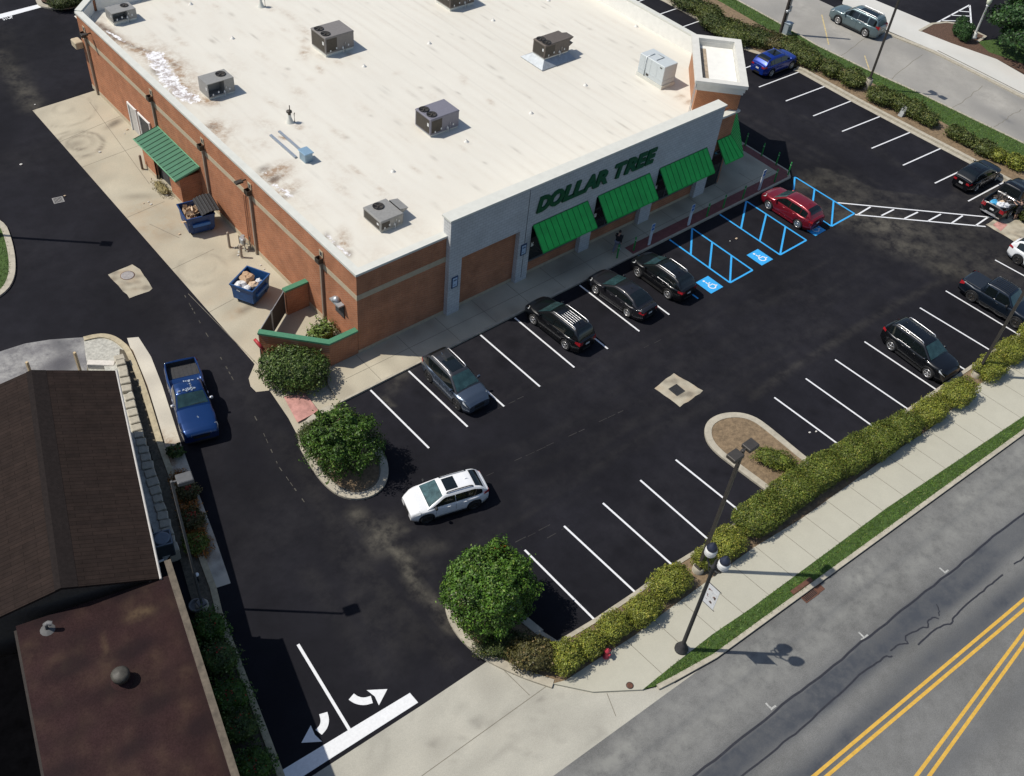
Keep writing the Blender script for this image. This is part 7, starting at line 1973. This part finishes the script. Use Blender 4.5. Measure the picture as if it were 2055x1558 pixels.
q = G(317, 1130, 1.0); t = thing('white_elbow_pipe', 'white plastic elbow pipe beside the condenser', 'pipe', (q.x, q.y, .6)); m = MB(); m.tube([(0, 0, 0), (0, 0, .4), (.1, -.02, .48), (.28, -.06, .48)], .055, 8); m.build('pipe', M_WHITEP, t)

# ------------------------------------------------------------------ people
def person(label, loc, rz, J, mats, name='person'):
    """J: joint positions; one continuous skinned body, clothes and hair as children"""
    def skin(nm, verts, edges, radii, mat, parent, sub=1, root=0):
        me = bpy.data.meshes.new(nm); me.from_pydata(verts, edges, []); me.update()
        ob = bpy.data.objects.new(nm, me); COL.objects.link(ob)
        md = ob.modifiers.new('s', 'SKIN'); 
        for i, r_ in enumerate(radii): me.skin_vertices[0].data[i].radius = (r_, r_) if not isinstance(r_, tuple) else r_
        me.skin_vertices[0].data[root].use_root = True
        ss = ob.modifiers.new('u', 'SUBSURF'); ss.levels = sub; ss.render_levels = sub
        dg = bpy.context.evaluated_depsgraph_get(); m2 = bpy.data.meshes.new_from_object(ob.evaluated_get(dg))
        bpy.data.objects.remove(ob); m2.materials.append(mat); m2.polygons.foreach_set('use_smooth', [True] * len(m2.polygons))
        return link(bpy.data.objects.new(nm, m2), parent)
    t = thing(name, label, 'person', loc, rz)
    V = []; E = []; Rr = []
    def chain(pts, rs, start=None):
        prev = start
        for p, r_ in zip(pts, rs):
            V.append(p); Rr.append(r_); i = len(V) - 1
            if prev is not None: E.append((prev, i))
            prev = i
        return prev
    # body: pelvis root, spine, neck, head
    chain([J['pelvis'], J['waist'], J['chest'], J['neck'], J['head0'], J['head']], [(.155, .12), (.14, .105), (.17, .12), .055, .075, .09]); 
    for s in 'LR':
        chain([J['sh' + s], J['el' + s], J['wr' + s]], [.06, .045, .032], 2)
        i = len(V) - 1
        w_, e_ = Vector(J['wr' + s]), Vector(J['el' + s]); d = (w_ - e_).normalized(); sd = d.cross(Vector((1, 0, 0))).normalized()
        V.append(tuple(w_ + d * .08)); Rr.append(.028); E.append((i, len(V) - 1)); hnd = len(V) - 1
        for f_ in range(4): V.append(tuple(w_ + d * (.16 - .008 * abs(f_ - 1)) + sd * (.018 * (f_ - 1.5)) + Vector((.02, 0, 0)))); Rr.append(.009); E.append((hnd, len(V) - 1))
        V.append(tuple(w_ + d * .07 + Vector((.05, 0, 0)))); Rr.append(.010); E.append((i, len(V) - 1))
        chain([J['hip' + s], J['kn' + s], J['an' + s], J['toe' + s]], [.085, .058, .042, .035], 0)
    skin('body', V, E, Rr, mats['skin'], t)
    tv = [J['pelvis'], J['waist'], J['chest'], tuple(Vector(J['neck']) - Vector((0, 0, .05)))]; te = [(0, 1), (1, 2), (2, 3)]; tr = [(.20, .175), (.19, .17), (.225, .185), .10]
    for s in 'LR':
        b = len(tv); end = Vector(J['el' + s]).lerp(Vector(J['wr' + s]), .85 if mats.get('long') else -.3) if mats.get('long') else Vector(J['sh' + s]).lerp(Vector(J['el' + s]), .75)
        if mats.get('long'): tv += [J['sh' + s], J['el' + s], tuple(end)]; te += [(2, b), (b, b + 1), (b + 1, b + 2)]; tr += [.10, .075, .055]
        else: tv += [J['sh' + s], tuple(end)]; te += [(2, b), (b, b + 1)]; tr += [.085, .072]
    skin('shirt', tv, te, tr, mats['shirt'], t)
    pv = [J['pelvis']]; pe = []; pr = [(.18, .145)]
    for s in 'LR':
        b = len(pv); k = mats.get('legfrac', .95)
        a = Vector(J['kn' + s]).lerp(Vector(J['an' + s]), k)
        pv += [J['hip' + s], J['kn' + s], tuple(a)]; pe += [(0, b), (b, b + 1), (b + 1, b + 2)]; pr += [.105, .08, .066]
    skin('trousers', pv, pe, pr, mats['trousers'], t)
    for s in 'LR':
        a, o = Vector(J['an' + s]), Vector(J['toe' + s]); skin('shoe', [tuple(a + Vector((0, 0, -.01))), tuple(a.lerp(o, .5) - Vector((0, 0, .01))), tuple(o)], [(0, 1), (1, 2)], [.05, .048, .042], mats['shoe'], t)
    h = Vector(J['head']); Mx = Matrix.Translation(h)
    m = MB(); rows = []
    for i in range(6):
        ph = pi * .58 * i / 5; rows.append([Vector((h.x - .012 + .108 * math.sin(ph) * math.cos(q), h.y + .092 * math.sin(ph) * math.sin(q), h.z + .018 + .118 * math.cos(ph))) for q in np.linspace(0, 2 * pi, 14)[:-1]])
    m.grid(rows, close=True, flip=True); m.build('hair', mats['hair'], t)
    m = MB(); m.lathe([(.018, 0), (.012, .03), (.002, .04)], 8, Matrix.Translation((h.x + .085, h.y, h.z - .03)) @ Matrix.Rotation(pi / 2, 4, 'Y')); m.build('nose', mats['skin'], t)
    for s in (1, -1):
        m = MB(); m.lathe([(.012, 0), (.006, .005)], 8, Matrix.Translation((h.x + .088, h.y + s * .032, h.z - .005)) @ Matrix.Rotation(pi / 2, 4, 'Y')); m.build('eye', M_BLACK, t)
        m = MB(); m.lathe([(.025, -.008), (.02, .012)], 8, Matrix.Translation((h.x, h.y + s * .092, h.z - .015)) @ Matrix.Rotation(-s * pi / 2, 4, 'X')); m.build('ear', mats['skin'], t)
    m = MB(); m.box(h.x + .085, h.x + .090, h.y - .025, h.y + .025, h.z - .062, h.z - .052); m.build('mouth', pm('lips', (.25, .09, .08)), t)
    return t
SK = pm('skin_tan', (.36, .20, .14), rough=.6, var=.06)
SK2 = pm('skin_pale', (.42, .26, .19), rough=.6, var=.06)
J1 = dict(pelvis=(0, 0, .93), waist=(.02, 0, 1.10), chest=(.05, 0, 1.33), neck=(.07, 0, 1.50), head0=(.09, 0, 1.57), head=(.11, 0, 1.66),
          shL=(.05, .19, 1.42), elL=(.16, .24, 1.16), wrL=(.34, .20, 1.06), shR=(.05, -.19, 1.42), elR=(-.10, -.24, 1.16), wrR=(-.02, -.25, .92),
          hipL=(0, .09, .90), knL=(-.10, .10, .50), anL=(-.38, .10, .16), toeL=(-.28, .10, .04), hipR=(0, -.09, .90), knR=(.20, -.10, .52), anR=(.30, -.10, .09), toeR=(.48, -.10, .05))
q = G(1250, 518, .12)
person('person in black hoodie and grey trousers striding along the store walk', (19.75, -1.75, .12), rad(20), J1, dict(skin=SK, shirt=pm('black_hoodie', (.010, .010, .012), rough=.9), trousers=pm('grey_trousers', (.16, .17, .21), rough=.9), shoe=pm('pale_shoe', (.55, .55, .58)), hair=pm('dark_hair', (.012, .01, .009), rough=.8), long=True))
J2 = dict(pelvis=(0, 0, .92), waist=(.02, 0, 1.10), chest=(.06, 0, 1.32), neck=(.10, 0, 1.48), head0=(.13, 0, 1.55), head=(.16, 0, 1.63),
          shL=(.07, .19, 1.40), elL=(.24, .24, 1.22), wrL=(.48, .20, 1.24), shR=(.07, -.19, 1.40), elR=(.22, -.25, 1.20), wrR=(.46, -.20, 1.22),
          hipL=(0, .09, .90), knL=(.03, .11, .49), anL=(-.02, .12, .09), toeL=(.15, .14, .05), hipR=(0, -.09, .90), knR=(.04, -.11, .49), anR=(0, -.12, .09), toeR=(.17, -.14, .05))
q = G(2028, 430, 0)
person('person in dark shirt and shorts reaching over the side of the black pickup bed', (48.1, -15.95, .0), rad(75), J2, dict(skin=SK2, shirt=pm('navy_shirt', (.014, .015, .022), rough=.9), trousers=pm('dark_shorts', (.02, .02, .024), rough=.9), shoe=pm('dark_shoe', (.03, .03, .03)), hair=pm('dark_hair', (.012, .01, .009)), legfrac=.02))
